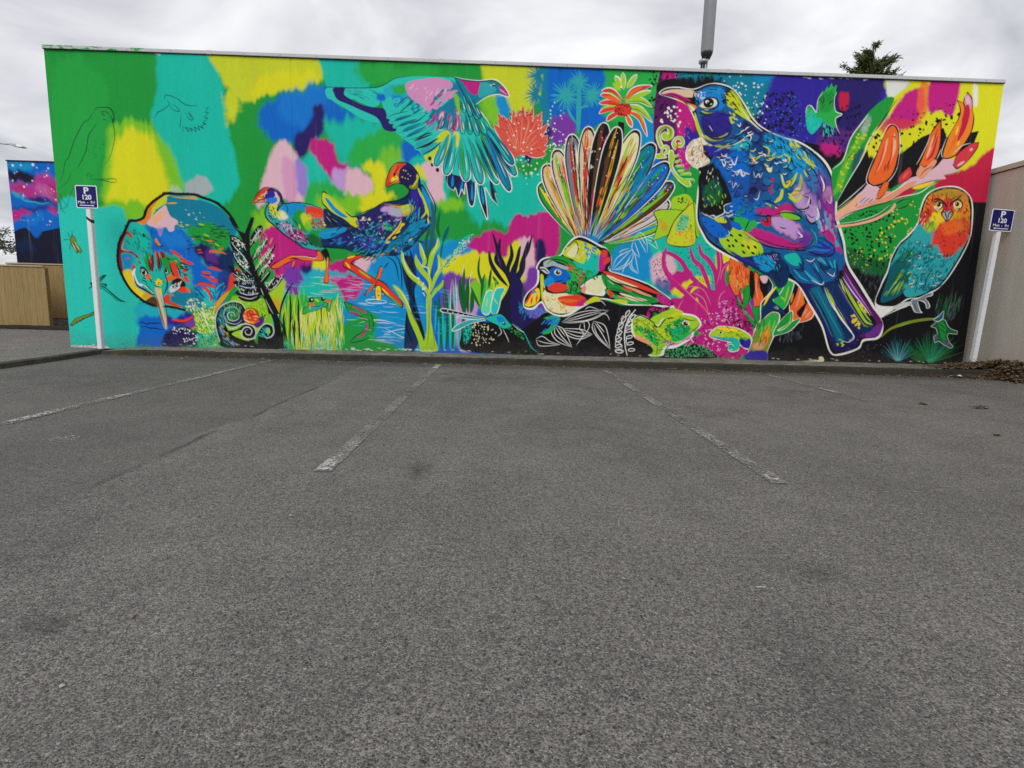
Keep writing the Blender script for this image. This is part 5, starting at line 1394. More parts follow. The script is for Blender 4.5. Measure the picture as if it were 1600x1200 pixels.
ART.append("""
# ---- small green bird, leaf blades, flax flower
@ 1020 100 5
F gr2 1205,345 1240,330 1280,385 1300,375 1288,310 1300,260 1330,210 1340,225 1365,175 1375,195 1400,150 1410,185 1440,165 1432,215 1440,230 1420,260 1408,320 1430,370 1480,395 1435,425 1425,450 1440,505 1390,490 1350,460 1330,450 1290,510 1250,550 1225,540 1205,510 1195,420
f ink 1340,500 1400,500 1370,570 1340,540
g grn 2 1310,260 1410,220 1400,360 1320,380
f tea 1205,420 1290,420 1330,450 1250,550 1205,500
r tel 30 12 1.2 110 40 1200,350 1290,400 1310,470 1240,530
r ink 26 9 .8 120 40 1300,240 1430,190 1410,300 1300,350
r tel 24 9 1.3 70 30 1340,470 1410,500 1400,560 1330,560
s wht 1.2 1195,420 1205,340 1240,330 1280,380 1290,290 1330,220 / 1440,220 1420,280 1430,370 1480,395 1430,430 1440,500 1465,550
@ 1280 120 5
f grn 100,740 180,650 250,490 370,300 520,170 590,180 500,330 400,470 300,680 160,940 120,960
g lim*.7 3 200,650 300,480 380,380 360,480 260,640 160,900 120,900
n ye2 50 .8 2 160,780 280,500 400,350 380,440 240,700 160,920
g gry*.7 3 330,360 400,310 390,400 340,450
g nav*.7 3 280,600 370,560 340,660 260,760
F blk 150,960 330,660 380,570 400,700 380,830 330,900 140,1040
s wht 1.6 100,730 190,650 250,480 360,330 390,290
s blk 1.2 215,670 240,620 290,570 / 300,440 370,330
s blk 1.6 620,170 560,250 480,370 400,500 330,640
s wht 1.5 560,280 480,390 400,490 330,650 240,800 145,970
f pnk 140,1130 150,1050 330,900 400,840 560,900 700,800 830,760 920,700 980,640 1060,650 1140,650 1080,740 980,770 990,800 880,820 700,880 560,970 430,1000 270,1060
f ski 140,1110 150,1050 290,940 350,930 290,1030 200,1080
f sal 290,1030 430,940 600,890 700,830 760,830 600,950 430,1000
s blk 1.5 145,1050 260,960 380,830 / 140,1130 230,1070 400,1020 560,970 700,880 860,820 990,800 / 280,1020 340,940
s wht 1.2 140,1030 260,930 370,830 / 480,960 640,860 700,800
k or2 blk 1.8 395,835! 385,770 440,640 500,480 560,385 600,390! 622,450 625,560 600,700 560,780 500,830 430,855!
s ski 5 540,480 500,620 450,750 / 590,440 590,560 550,680
s red 3 520,520 480,660 430,780 / 570,500 560,640 500,760
s blk 1.3 570,470 595,470 590,500 / 520,680 510,740 / 550,650 530,720 / 550,690 535,740
o wht .9 375,830 380,760 435,620 495,470 545,380 605,385 630,450 632,570 612,710 565,795 505,845 430,862
k or2 blk 1.8 780,700 800,650 840,560 880,440 955,335! 955,440 940,560 910,640 860,690 820,710
s ski 4 900,460 870,560 840,640
s crm 4 930,460 890,600 840,660
s blk 1.2 930,400 900,500 870,560
f sal 760,760 800,690 830,710 900,650 920,670 860,750 800,800
s blk 1.2 790,680 820,705 850,690 / 790,780 830,730 900,700
s wht 1 760,690 790,640 850,520 880,420 / 920,650 960,560
k ora blk 1.8 970,630 1000,500 1040,420 1090,330 1105,260 1082,188! 1130,210 1140,260 1120,350 1155,270! 1130,200 1163,126! 1198,180 1200,260 1210,330 1190,430 1130,530 1060,620
f pk2 1140,170 1165,135 1195,190 1190,240 1160,260
f crm 1130,290 1160,210 1180,280 1150,400 1100,490 1080,500 1110,390
f pnk 1145,180 1165,150 1185,190 1160,220
s or2 4 1090,400 1050,520 1000,600
s ylo 3 1090,380 1070,460 / 1100,500 1080,540
s wht 1 970,640 960,590 1000,470 / 1040,610 1120,540 1190,520
k re2 blk 1.5 1050,690! 1080,610 1150,550 1205,520 1248,516! 1235,560 1180,640 1130,690 1080,720
s pnk 4 1080,700 1140,660 / 1180,580 1200,560
k re2 blk 1.4 620,838! 630,780 680,725 712,705! 728,760 700,800 650,830
s or2 4 650,800 700,740
k or2 blk 1.3 445,955! 470,890 510,825 548,825! 530,890 480,950
s wht .8 330,950 420,920 / 340,970 430,940
f pnk 300,1000 340,940 430,920 450,950 380,990
s blk 1.1 310,990 370,940 / 340,995 400,945 / 380,990 430,950 / 610,940 680,890 760,880 830,860
f crm 610,940 700,880 760,890 660,950
f ylo 730,870 800,840 910,820 840,860 770,880
s wht 1.4 560,970 640,940 780,910 860,860 920,830
f grn 180,1130 300,1070 450,1020 580,1000 550,1060 430,1110 300,1130
n blk 34 .7 1.5 220,1110 420,1040 500,1040 400,1100 260,1120
k grn blk 1.3 590,1010 640,970 720,955 700,1000 640,1030 590,1030
f ski 140,1160 260,1150 420,1110 540,1050 590,990 600,1010 560,1060 430,1130 260,1170 150,1180
s blk 1.2 140,1160 300,1140 450,1090 560,1010 / 150,1182 300,1165 440,1130 560,1060
s wht 1 150,1150 300,1130 450,1080 560,1000
s wht 3 1235,70 1225,140 1230,220
g wht*.7 1 1205,60 1240,60 1238,230 1205,220
""")
ART.append("""
# ---- owl
@ 1280 280 5
f wht 435,970 480,830 500,780 530,720 560,620 620,510 700,430 770,340 790,230 830,130 900,80 1000,55 1100,65 1180,130 1205,220 1200,360 1180,470 1120,600 1020,760 940,850 880,890 800,930 700,940 600,1010 520,1060 480,1080
f blk 450,970 490,840 540,730 570,625 630,515 710,440 782,345 802,235 842,140 905,92 1000,67 1095,77 1168,135 1192,220 1188,360 1168,470 1110,595 1010,755 930,845 870,880 790,920 690,930 590,990
o blk 1.8 450,970 490,840 540,730 570,625 630,515 710,440 782,345 802,235 842,140 905,92 1000,67 1095,77 1168,135 1192,220 1188,360 1168,470 1110,595 1010,755 930,845 870,880 790,920 690,930 590,990
f tur 560,700 580,630 640,520 720,445 790,350 1000,340 1175,440 1150,490 1100,590 1000,750 920,840 860,870 780,910 680,920 640,840
g dte 3 560,680 640,620 720,680 640,760 560,760
g dgr*.6 4 600,640 720,560 760,620 640,720
r pet 60 12 2.4 112 12 620,540 800,470 960,560 1090,600 960,820 780,880
f dte 480,960 520,820 560,720 620,700 700,780 660,880 580,940
f gol 815,235 850,145 910,105 1000,80 1090,88 1155,140 1178,225 1178,300 1150,380 900,380 800,350
g or2 3 860,150 940,110 960,180 870,260 820,260
g red 3 800,260 900,230 900,320 830,370 790,350
g red 2 990,150 1060,170 1050,240 1000,290 960,240
g crm 2 940,190 990,190 1010,260 960,260
g ora 3 1080,120 1150,150 1170,300 1110,330
g ylo 3 880,260 960,240 980,340 900,390 860,340
g lm2 3 840,340 920,340 900,400 830,400
g red 4 900,400 1000,330 1160,340 1160,480 1090,580 980,620 940,540 880,500
g or2 4 960,360 1100,340 1120,420 980,440
e wht 7 7.4 0 930,205
e ylo 5 5.4 0 932,203
e blk 3.2 3.6 0 936,200
d wht 1 928,196
e wht 7 7.4 0 1085,200
e ylo 5 5.4 0 1085,198
e blk 3.2 3.6 0 1080,196
d wht 1 1074,192
s blk 2 895,160 930,155 980,180 / 1020,170 1070,140 1110,120 / 890,190 930,170 960,190 / 1060,170 1100,165 1130,200
k red blk 1.6 955,265 1000,225 1020,225 1050,265 1000,330 975,310
f cre 980,290 1010,270 1030,280 1000,325
f ylo 1000,230 1020,225 1020,250
r blk 50 6 1.1 60 30 810,200 860,140 1000,100 1160,160 1180,300 1120,340 1150,140 860,300
r dre 30 7 1.3 70 30 800,260 860,250 880,360 800,350
r cre 12 6 1.2 110 20 800,280 880,280 870,370 800,360
r olv 20 8 1.3 70 25 1080,290 1180,280 1160,420 1100,400
r blk 46 7 1.5 110 15 620,560 800,480 940,560 1080,620 960,820 760,890 640,760
r dte 60 9 2.2 115 15 620,560 800,480 940,560 1080,620 960,820 760,890 640,760
u wht 16 4.5 1 70 640,560 800,460 940,520 1060,600 940,800 760,860 680,800
u ye2 8 4 1 70 620,620 740,780 700,900 640,820
r dgr 16 26 3 -60 8 500,900 620,730 700,760 580,920
r lm2 8 24 1.2 -60 8 500,900 620,730 700,760 580,920
u dre 10 4 1.2 70 900,420 1120,380 1120,500 960,580
r dre 20 6 1.2 110 20 900,380 1140,360 1100,560 960,580
f lgy 570,1010 640,970 720,960 680,1000 600,1020
k grm wht 1.3 720,950 780,930 840,900 885,890 880,910 830,930 850,960 865,1000 840,1010 830,970 790,950 770,960 790,1030 805,1045 750,1040 730,1000
s blk .8 740,970 760,1020 / 840,940 855,990
s wht 1.5 490,1080 560,1045 640,1010 710,985 730,1010
# moth, grass tufts and black ground
@ 1140 350 5
s olv 5 1180,890 1260,820 1400,770 1560,745 1640,750
s lim 1.6 1300,810 1420,770
v dte 26 2 44 1.8 -150 -30 1315,1080
v tur*.6 18 2 38 1.1 -150 -30 1315,1080
v lgy*.5 8 4 40 .8 -140 -50 1315,1080
v dgr 44 2 60 2.2 -158 -22 1570,1090
v grn*.35 20 2 48 1.4 -150 -30 1570,1090
v gr2*.3 10 2 34 1.2 -140 -40 1565,1090
v tur*.6 14 4 56 .8 -140 -40 1570,1090
v dgr 18 2 40 1.6 -150 -30 1480,1085
r grm*.6 30 20 .8 -85 12 1600,620 1800,560 1780,700 1640,760
r dgr*.8 40 24 1 -85 14 1600,620 1800,560 1780,700 1640,760
r grm*.5 60 8 .6 95 10 350,860 560,800 600,860 440,930
n grm*.5 60 .4 .8 860,920 1120,900 1240,1000 1000,1040
r grm*.4 50 9 .6 95 10 900,260 1120,500 1180,480 1050,250
@ 1200 300 3.75
K dgr lgy .8 985,765 1010,745 1040,752 1058,790 1075,805 1112,818 1108,835 1060,830 1050,845 1062,880 1086,908 1070,918 1030,895 1000,875 978,885 972,850 995,830 985,800 955,790
K grn*.7 ink .6 990,770 1030,760 1050,800 1040,850 1050,880 1010,860 1005,800
k dte wht 1 970,750 1000,730 1030,700 1025,740 1000,760
s pur 3 1020,870 1070,905 / 990,830 985,870
s blk 1.2 1000,770 1040,800 / 1010,800 1040,830
# pale primer drips at the foot of the wall
f cre 150,998 240,990 295,985 300,968 322,968 325,995 260,1003 160,1005
""")
ART.append("""
@ 0 0 1
F lgy 100,539 168,541 172,549 100,549
r wht 20 6 2 2 6 105,541 168,542 168,546 105,546
r wht*.8 40 7 1.3 2 5 500,544 720,547 720,549 500,547
r wht*.6 50 7 1.2 2 5 300,538 1500,566 1500,568 300,541
F lgy 230,74 256,78 250,88 238,82
r lgy*.8 16 9 1.4 3 4 250,81 330,84 330,86 250,83
r lgy*.9 14 9 2 3 4 1265,121 1400,124 1400,128 1265,124
""")
# ---------------------------------------------------------------- finer brushwork
_dr = random.Random(21)
def _inpoly(x, y, P):
    r = False
    for (a, b), (c, d) in zip(P, P[1:]+P[:1]):
        if (b > y) != (d > y) and x < (c-a)*(y-b)/(d-b)+a: r = not r
    return r
def plumage(org, poly, step, size, ang, fills, inner, lw=1.3, skip=.12, line='ink'):
    """overlapping rows of rounded feathers, each with a dark lower rim and a light inner stroke"""
    P = [tuple(map(float, q.split(','))) for q in poly.split()]; t = R(ang); d = (math.cos(t), math.sin(t)); n = (-d[1], d[0]); o = ['@ %s' % org]
    xs = [p[0] for p in P]; ys = [p[1] for p in P]; cx, cy = (min(xs)+max(xs))/2, (min(ys)+max(ys))/2; Rm = max(max(xs)-min(xs), max(ys)-min(ys))*.75; m = int(Rm/step)+1
    for i in range(-m, m+1):
        for j in range(-m, m+1):
            u = -i*step*.8; v = (j+.5*(i % 2))*step; x = cx+d[0]*u+n[0]*v+_dr.gauss(0, step*.1); y = cy+d[1]*u+n[1]*v+_dr.gauss(0, step*.1)
            if not _inpoly(x, y, P) or _dr.random() < skip: continue
            s = size*_dr.uniform(.75, 1.2); a0 = t+_dr.gauss(0, .18); arc = []; ai = []
            for k in range(6):
                a = a0-1.45+k*.58; arc.append('%d,%d' % (x+s*math.cos(a), y+s*math.sin(a)))
                if 1 <= k <= 4: ai.append('%d,%d' % (x+s*.72*math.cos(a), y+s*.72*math.sin(a)))
            if fills and _dr.random() < .75:
                bx, by = x-d[0]*s*1.1, y-d[1]*s*1.1; o.append('f %s %s %d,%d' % (_dr.choice(fills), ' '.join(arc), bx, by))
            o.append('s %s %.1f %s' % (line, lw*_dr.uniform(.8, 1.3), ' '.join(arc)))
            if inner and _dr.random() < .6: o.append('s %s %.1f %s' % (_dr.choice(inner), lw*.8, ' '.join(ai)))
    return '\n'.join(o)
def quills(org, rows, halo=None):
    """long outlined feathers: base x,y tip x,y width colour stripe"""
    o = ['@ %s' % org]
    for x0, y0, x1, y1, w_, a, b in rows:
        dx, dy = x1-x0, y1-y0; l = math.hypot(dx, dy); nx, ny = -dy/l, dx/l; Q = lambda t, s: '%d,%d' % (x0+dx*t+nx*s, y0+dy*t+ny*s)
        if halo: o.append('w %s %.1f %s %s' % (halo, w_+4, Q(.3, 0), Q(1.025, 0)))
        o += ['w ink %.1f %s %s' % (w_+1.8, Q(0, 0), Q(1.008, 0)), 'w %s %.1f %s %s' % (a, w_-.6, Q(0, 0), Q(.985, 0)), 'l %s %.1f %s %s' % (b, w_*.34, Q(.1, w_*1.1), Q(.93, w_*1.0)),
              'l ink .9 %s %s' % (Q(.05, 0), Q(.9, 0)), 'l wht .9 %s %s' % (Q(.45, -w_*.9), Q(.8, -w_*1.1)), 'l ink*.6 1 %s %s' % (Q(.3, w_*.5), Q(.8, w_*1.7))]
    return '\n'.join(o)
# ---- tui plumage
ART.append(plumage('1020 100 5', '740,560 900,570 1120,650 1260,760 1340,900 1300,1000 1160,900 1000,980 860,900 720,760', 74, 30, 62, ['tui*.5', 'azu*.4', 'tu2*.5', 'pet*.5'], ['cyn', 'ye2', 'wht', 'sky', 'ye2'], 1.7, .45))
ART.append(plumage('1020 100 5', '500,720 720,640 740,800 860,960 800,1060 640,1080 600,960 540,860', 64, 22, 85, ['tu2*.5', 'blu*.4', 'dbl*.5'], ['wht', 'wht', 'sky', 'lil'], 1.4, .4))
ART.append(plumage('1020 100 5', '620,1080 820,1060 980,1040 1000,1120 860,1160 640,1200', 50, 22, 70, ['blu*.7', 'pet'], ['cyn', 'sky'], 1.2, .3))
ART.append("""
@ 1020 100 5
s blk 2.2 330,210 320,265 360,300 340,330 / 365,330 425,268 495,272 515,310 490,348 400,352 365,330
s blk 3 360,375 420,400 480,385 / 380,470 420,550 500,590 590,560 620,500
s nav 5 390,440 430,540 520,580
s blk 1.6 540,190 600,215 660,290 / 560,215 590,225 / 580,250 620,260 650,300 / 600,300 650,330 690,390 / 600,370 650,390 690,430
s ye2 3 610,250 650,300 690,360 / 580,320 640,350 / 640,370 720,420 780,460
s cre 2.4 690,340 740,420 800,480 860,530
s blk 1.6 640,480 680,500 720,480 / 620,560 680,560 740,510 / 560,640 640,620 730,560 / 700,440 760,500 / 380,560 440,620 520,620
s wht 1.6 660,470 680,490 690,460 / 620,640 680,610 730,570 / 500,680 540,660 / 440,480 470,530 / 740,540 770,570 760,610
s cyn 2 640,560 700,540 / 560,610 640,590 / 480,690 560,660
s ye2 4 480,640 560,650 600,620
s blk 1.2 400,240 440,225 490,225 / 420,210 470,200 520,205 / 380,260 400,240
g lil*.7 5 1150,930 1230,980 1280,1120 1200,1150 1100,1080
g mag*.5 5 1330,1060 1400,1080 1420,1250 1360,1220
s ye2 5 1010,900 1040,960 1090,930 1130,860 / 1170,880 1150,980 1080,1020 / 1020,980 1000,1050 950,1085 / 1060,1040 1130,1070 1180,1000
s gol 3 1040,930 1080,910 / 1090,1030 1150,1010
s blk 1.4 1000,850 1060,830 1100,830 1130,800 / 1030,980 1060,970 1100,900 / 1100,990 1160,990 1170,930 / 1180,1020 1240,1000 1230,940
s wht 1.4 1010,860 1020,920 / 1110,980 1150,970 / 1120,1130 1190,1150 1230,1100 1225,1030
s blk 1.6 1060,1080 1130,1140 1200,1150 1240,1080 / 1290,1000 1300,1100 / 1340,880 1350,960 1340,1010
@ 1080 200 5
s wht 1.4 960,600 990,660 975,730 930,740 / 1010,370 1035,440 1030,500 / 1060,560 1090,590 1095,540 / 490,550 520,560 540,490
s blk 2 700,690 560,690 480,680 / 620,690 740,660 850,690 865,720 / 460,720 440,760 420,800
s lil 4 660,730 760,750 860,830 / 900,640 950,690 / 1000,560 1010,640
s mag 4 480,820 600,870 760,910 880,910 / 1040,700 1090,800 1130,900
s cyn 3 960,700 1000,760 1020,820 / 1040,640 1070,760 1120,840 / 900,970 960,950 1060,960 1110,930
s blk 1.8 400,810 480,870 620,930 780,950 900,950 970,900 960,830 900,770 / 860,980 980,1000 1100,1000 1115,930 1040,870 980,860 / 740,900 820,910 880,880
s ind 4 980,880 1060,930 1100,950 / 300,960 420,1030 560,1080
g ind*.6 4 900,950 1100,930 1110,990 960,1000
@ 1140 350 5
s blk 1.3 620,300 660,360 720,460 / 560,330 600,400 640,440 / 740,250 780,330 830,370 / 860,350 900,480 960,580 / 480,350 520,420 / 250,300 330,340 400,430
s cyn 2.4 500,350 560,420 620,450 / 660,300 700,380 / 780,280 810,350
s dbl 4 540,300 580,360 540,370 / 690,280 740,340 800,330 / 830,300 850,400 800,460
s nav 5 600,520 680,660 760,820 800,940 / 560,470 660,500
s ink 2 640,520 730,680 810,860 850,980 / 760,500 850,680 950,830 / 860,470 950,620 1060,780 1120,800
s lm2 2.4 890,470 960,590 1010,690 1080,780 / 1010,620 1070,720 1110,770 / 780,540 830,640
s lil*.7 2 900,380 960,480 1040,600 1120,720
s wht 1.2 740,490 800,620 880,740 950,840 975,890 930,925 870,910
""")
# ---- pigeon: outlined flight feathers
ART.append(quills('500 90 5', [(1010, 600, 905, 850, 12, 'tur', 'tel'), (1060, 600, 985, 918, 14, 'tel', 'pet'), (1110, 620, 1145, 965, 14, 'tel', 'gr2'), (1160, 620, 1262, 990, 14, 'tur', 'tel'), (1210, 600, 1388, 985, 13, 'tea', 'dte'),
    (1250, 580, 1425, 960, 12, 'gr2', 'dbl'), (1280, 560, 1485, 1042, 13, 'pet', 'azu'), (1300, 560, 1532, 922, 13, 'tur', 'dbl'), (1310, 540, 1512, 838, 12, 'pet', 'tel')], 'wht*.9'))
ART.append(quills('500 90 5', [(985, 440, 935, 562, 7, 'pet', 'pk2'), (1040, 450, 1008, 575, 7, 'tur', 'pk2'), (1075, 440, 1066, 575, 7, 'pk2', 'mag'), (1100, 430, 1122, 600, 8, 'tel', 'pk2'), (1140, 420, 1178, 606, 8, 'tea', 'pet'), (1180, 430, 1236, 616, 8, 'tur', 'tel'), (1220, 430, 1298, 600, 8, 'tel', 'gr2'),
    (1100, 310, 1132, 435, 7, 'tel', 'pet'), (1125, 280, 1184, 465, 7, 'tur', 'tel'), (1160, 290, 1232, 486, 7, 'tel', 'dte'), (1190, 330, 1256, 480, 7, 'pet', 'tel')]))
ART.append("""
@ 500 90 5
s dte 2 700,300 640,340 600,390 / 740,330 660,400 620,440 / 800,400 720,450 / 840,440 760,500 700,520 / 900,420 850,490 800,520
s tel 2.4 760,330 720,380 / 820,400 760,440 / 880,420 820,470 / 900,520 840,570 / 980,300 900,360 / 1010,330 940,390
s mag 3 900,340 860,380 / 960,280 920,320 / 1020,440 1000,490
s ink 1 520,470 600,440 700,420 / 545,510 640,480 740,450 / 575,548 680,520 790,480 / 612,592 720,560 830,510 / 645,632 740,600 850,550 / 690,650 780,620 880,560
s ink 2.4 735,655 800,630 880,600 / 745,718 840,680 930,630 / 795,765 880,720 950,660
r pnk 14 8 2 -55 20 700,220 960,200 1000,250 860,330
s tel 3 60,270 80,300 140,330 / 110,345 200,390 300,440 / 330,470 420,500
r dte*.6 20 14 1 20 10 200,250 420,250 440,320 300,320
s ink 1.4 1050,160 1100,240 1150,340 1210,470
s wht 1.3 1330,215 1345,225
e blk 3 2.4 0 1360,216
d wht 1 1354,212 1366,212
s lil 1.4 1400,245 1430,265 1465,298
""")
# ---- swamp hens
ART.append(plumage('500 280 5', '290,320 500,240 620,310 620,370 520,470 400,520 300,500 200,480 240,400', 46, 20, 150, ['nav', 'tu2*.8', 'ind*.7', 'pu2*.6', 'dbl'], ['cyn', 'gr2', 'lil', 'sky', 'cre'], 1.2))
ART.append(plumage('500 280 5', '600,480 740,340 800,330 800,420 700,520 560,580', 50, 22, 140, ['pet', 'azu*.7', 'tu2'], ['cyn', 'sky'], 1.2, .3))
ART.append("""
@ 500 280 5
s ylo 3 640,320 620,370 590,410 560,440 510,490 / 655,340 600,430
s blk 1 645,330 610,400 540,470 / 700,120 720,220 700,300 / 760,100 790,200 780,320
s ind 4 730,110 760,200 760,300 / 790,140 810,230
s cyn 2 700,160 710,260 / 780,220 770,330
s ye2 2.4 770,80 810,160 835,250 / 720,60 750,40
s blk 1.2 430,540 520,580 620,560 / 160,500 280,520 / 90,450 200,420 300,400
r cyn 24 9 1.2 150 14 120,470 300,520 520,580 400,600 200,540
@ 380 270 8
s ink 1.3 520,390 560,450 540,540 / 760,410 800,430 / 600,560 660,620 720,700
r ink 40 4 1.5 60 40 300,440 400,440 480,640 640,700 820,860 700,880 520,760 380,640
r tel 30 4 1.3 60 40 320,460 420,480 600,700 760,840 640,820 480,700
r wht 14 3 1 60 40 480,640 620,700 760,820 620,780
s azu 3 560,420 680,420 760,430 / 600,480 640,560
s lm2 3 800,600 840,660 / 700,640 720,720
s blk 1.4 250,290 280,345 / 330,190 310,250
""")
# ---- fantail: dark rims between the tail feathers, more marks on the body
ART.append("""
@ 760 90 5
r red 16 26 1.4 -70 6 1000,1000 1060,780 1100,800 1000,1100
r cre 30 5 1.4 -70 20 500,800 700,640 830,570 900,700 760,1000 600,1000
r blk 26 40 1.3 -100 5 640,760 720,700 800,700 800,1200 760,1300
r blk 26 40 1.3 -62 6 960,1200 1080,800 1240,760 1300,880 1040,1240
r lm2 20 26 1.6 -60 6 980,1150 1080,900 1180,860 1060,1180
r azu 20 26 1.6 -50 6 1100,1100 1280,900 1380,960 1160,1180
@ 800 330 5
s blk 1.6 440,280 500,240 520,300 490,370 / 540,480 580,520 560,600 / 270,420 330,380 420,400 460,450 / 440,560 470,600 450,650 / 520,560 500,640
r red 16 6 2 30 40 500,460 560,460 550,570 510,570
r blk 30 5 1.1 40 50 460,440 560,470 540,640 450,640
r grn 20 8 2 30 30 560,480 680,470 640,540
r gol 20 7 1.8 50 40 260,640 420,720 440,790 300,770
r cre 20 6 1.4 60 50 440,260 620,300 600,380 460,360
s blk 1.2 760,540 860,590 960,640 1060,690 / 840,560 960,600 1080,660 / 780,640 880,690 / 900,600 1000,650 1120,700
s red 3 800,520 920,560 1060,620 / 860,600 940,630
s sal 2 900,590 1020,640 / 820,660 900,690
z blk 1.2 3 1270,725 1180,650 1060,575 / 1240,745 1160,725 1090,735
""")
# ---- owl
ART.append(plumage('1280 280 5', '640,560 760,450 900,520 980,640 1080,600 960,800 800,880 680,860 620,720', 58, 22, 115, ['pet*.6', 'tur*.7', 'dte*.6'], ['wht', 'ye2', 'cyn'], 1.1, .35))
ART.append("""
@ 1280 280 5
g brn*.35 4 860,110 960,90 1060,100 1140,150 1100,170 940,130
g och*.7 4 860,120 900,90 1060,85 1140,140 1160,190 1000,130
f gry 965,268 1000,240 1040,268 1000,325
s blk 2 955,262 985,262 1000,330 / 1050,262 1020,262 1000,330 / 1000,238 1000,262
f crm 975,240 1000,222 1030,240 1000,255
r dre 24 7 1.4 80 40 830,160 900,130 1000,150 1120,140 1170,240 1160,330 1100,280 940,250 850,300
r blk 30 5 1.1 80 30 820,190 1000,110 1170,190 1180,320 1100,330 860,340
s blk 2.4 890,165 940,160 990,200 1000,225 / 1020,225 1040,185 1090,150 1120,118
s blk 1.4 905,190 930,172 960,190 965,215 935,238 905,225 / 1055,185 1085,166 1115,185 1118,215 1085,236 1055,215
r olv 24 8 1.4 100 20 820,330 920,340 900,400 830,400
r dgr 20 12 1.6 115 14 620,560 700,500 760,560 660,640
s dte 4 560,720 640,680 720,700 / 600,800 680,780 / 520,880 600,820
s lm2 1.6 520,920 600,800 660,740 / 560,900 640,800
""")
# ---- kiwi: separate strokes over the coat, the face drawn more firmly
ART.append("""
@ 180 280 8
r ink 16 9 1 8 12 1180,560 1400,600 1420,740 1200,700
r ink 14 8 1 20 14 960,720 1250,760 1380,860 1200,840
s blk 1 1200,640 1280,630 1370,640 / 1230,660 1330,700 1420,770 / 1000,580 1060,600 1130,585 / 980,745 1030,720 1080,710 / 1120,755 1180,765 1240,800
s sal 1.6 1130,765 1180,775 1220,790 / 960,750 990,740
s lm2 2.4 1040,560 1120,580 / 1100,690 1180,720 / 1240,800 1320,850
s ink 1.2 1000,870 1060,870 1100,880 / 1010,905 1080,905 / 1150,1095 1240,1090 1330,1130 / 1060,1190 1180,1215 1300,1255 / 1000,1320 1060,1285 1140,1300 1230,1320 / 1140,1365 1200,1440 1215,1520
s red 4 1150,1105 1240,1120 1335,1150 / 1080,1165 1200,1175 / 1160,1250 1230,1270 1300,1310 / 1030,1330 1100,1310 1180,1330 1260,1370 / 1090,1340 1160,1390 1205,1490
s or2 2 1200,930 1280,910 1390,940 / 1180,1215 1250,1240
g nav*.7 3 1280,1180 1400,1150 1420,1330 1340,1400 1280,1300
s cyn 2.4 1250,1400 1300,1340 1370,1300 / 1240,1470 1320,1400 1380,1330 / 1160,1520 1180,1560 / 1080,1420 1140,1480 1150,1540 / 1020,1390 1080,1450
s dbl 2 1300,1440 1360,1340 / 1260,1520 1330,1440 / 1000,1350 1060,1420 1110,1500
# face
g tea 2 440,1180 540,1150 620,1200 630,1330 580,1360 510,1340 450,1260
s dre 5 425,1010 445,1070 455,1150 / 455,960 470,1040 465,1160 / 530,940 545,1040 540,1130
s red 3 500,900 520,950 530,1010 / 440,1000 450,1060
s blk 1.8 465,930 480,1040 470,1180 / 520,900 560,1060 545,1150 / 410,960 430,1080 440,1160 / 560,980 580,1060 560,1160
f red 690,1050 745,1040 790,1150 800,1230 750,1250 710,1160
s blk 2 680,1040 700,1120 740,1220 800,1260 / 640,990 690,1010 / 760,1060 800,1140 820,1220
s red 5 800,1000 860,1010 / 830,1040 900,1045 980,1065 / 840,1140 900,1160 / 860,1200 910,1290
s blk 2 800,1030 860,1060 920,1080 / 830,1110 880,1130 920,1130 / 850,1180 900,1210 / 800,1090 850,1100
f or2 640,1240 700,1205 780,1230 850,1250 860,1290 760,1260 700,1270 650,1290
f blk 700,1330 740,1260 800,1240 870,1290 880,1340 820,1350 760,1380
r wht 30 7 1 -55 16 670,1400 720,1320 830,1270 820,1340 740,1410
f red 780,1390 840,1350 890,1360 930,1400 850,1420
f or2 880,1360 920,1370 945,1420 900,1410
k wht blk 1.6 318,1160 342,1118 385,1140 402,1185 372,1208 335,1195
e blk 3.3 4.4 0 357,1165
d wht 1 348,1148
s blk 2.6 310,1115 350,1105 395,1150 425,1200
k wht blk 1.4 622,1170 640,1115 662,1150 655,1190
e blk 1.8 3 8 641,1152
f or2 380,1205 420,1190 455,1235 410,1262
s blk 1.6 330,1260 380,1280 400,1300 / 340,1230 390,1250 / 470,1300 430,1240 / 620,1190 650,1260 655,1350 620,1440
f ylo 500,1265 545,1250 590,1275 580,1330 530,1335
r blk 12 4 1.3 0 90 500,1260 590,1260 590,1340 500,1340
z blk 3 5 880,1640 780,1615 700,1600 620,1592
s red 3 150,660 190,690 215,725
""")
# ---- lizards, buds and the ground between
ART.append("""
@ 960 330 5
r blk 60 5 1 40 60 160,850 330,900 420,830 560,840 560,960 400,1060 250,1000
r tea 30 5 1.4 40 60 420,900 560,900 600,950 480,1000
r ye2 40 4 1.2 40 60 160,840 300,880 420,820 600,830 560,900 340,960
r gr2 40 5 1.4 40 60 160,880 330,920 420,1040 320,1100 220,1000
s blk 1.4 270,1040 290,1120 / 340,1060 330,1120 / 480,1030 420,1060 390,1110 / 590,950 640,930 / 600,990 560,1010
r blk 22 5 1 20 50 800,920 960,930 1050,1000 960,1040 860,1000
r lim 16 5 1.2 20 50 800,930 1000,950 1050,1010 920,990
s wht 1 880,1060 910,1040 940,1060 / 900,1090 930,1080
r red 20 10 1.4 85 14 900,420 1050,460 1030,600 940,640
r blk 14 12 1.1 85 14 900,420 1050,460 1150,560 1150,720 1100,720 1000,560 920,600
r sal 16 10 1.4 85 14 910,440 1040,480 1020,580 930,620
n blk 120 .7 1.3 860,700 1000,700 1050,860 900,860
n mg2 60 .8 1.5 800,760 980,720 1040,880 760,900
r dgr 30 12 1.2 100 14 1080,880 1180,850 1250,850 1180,1050 1090,1000
""")
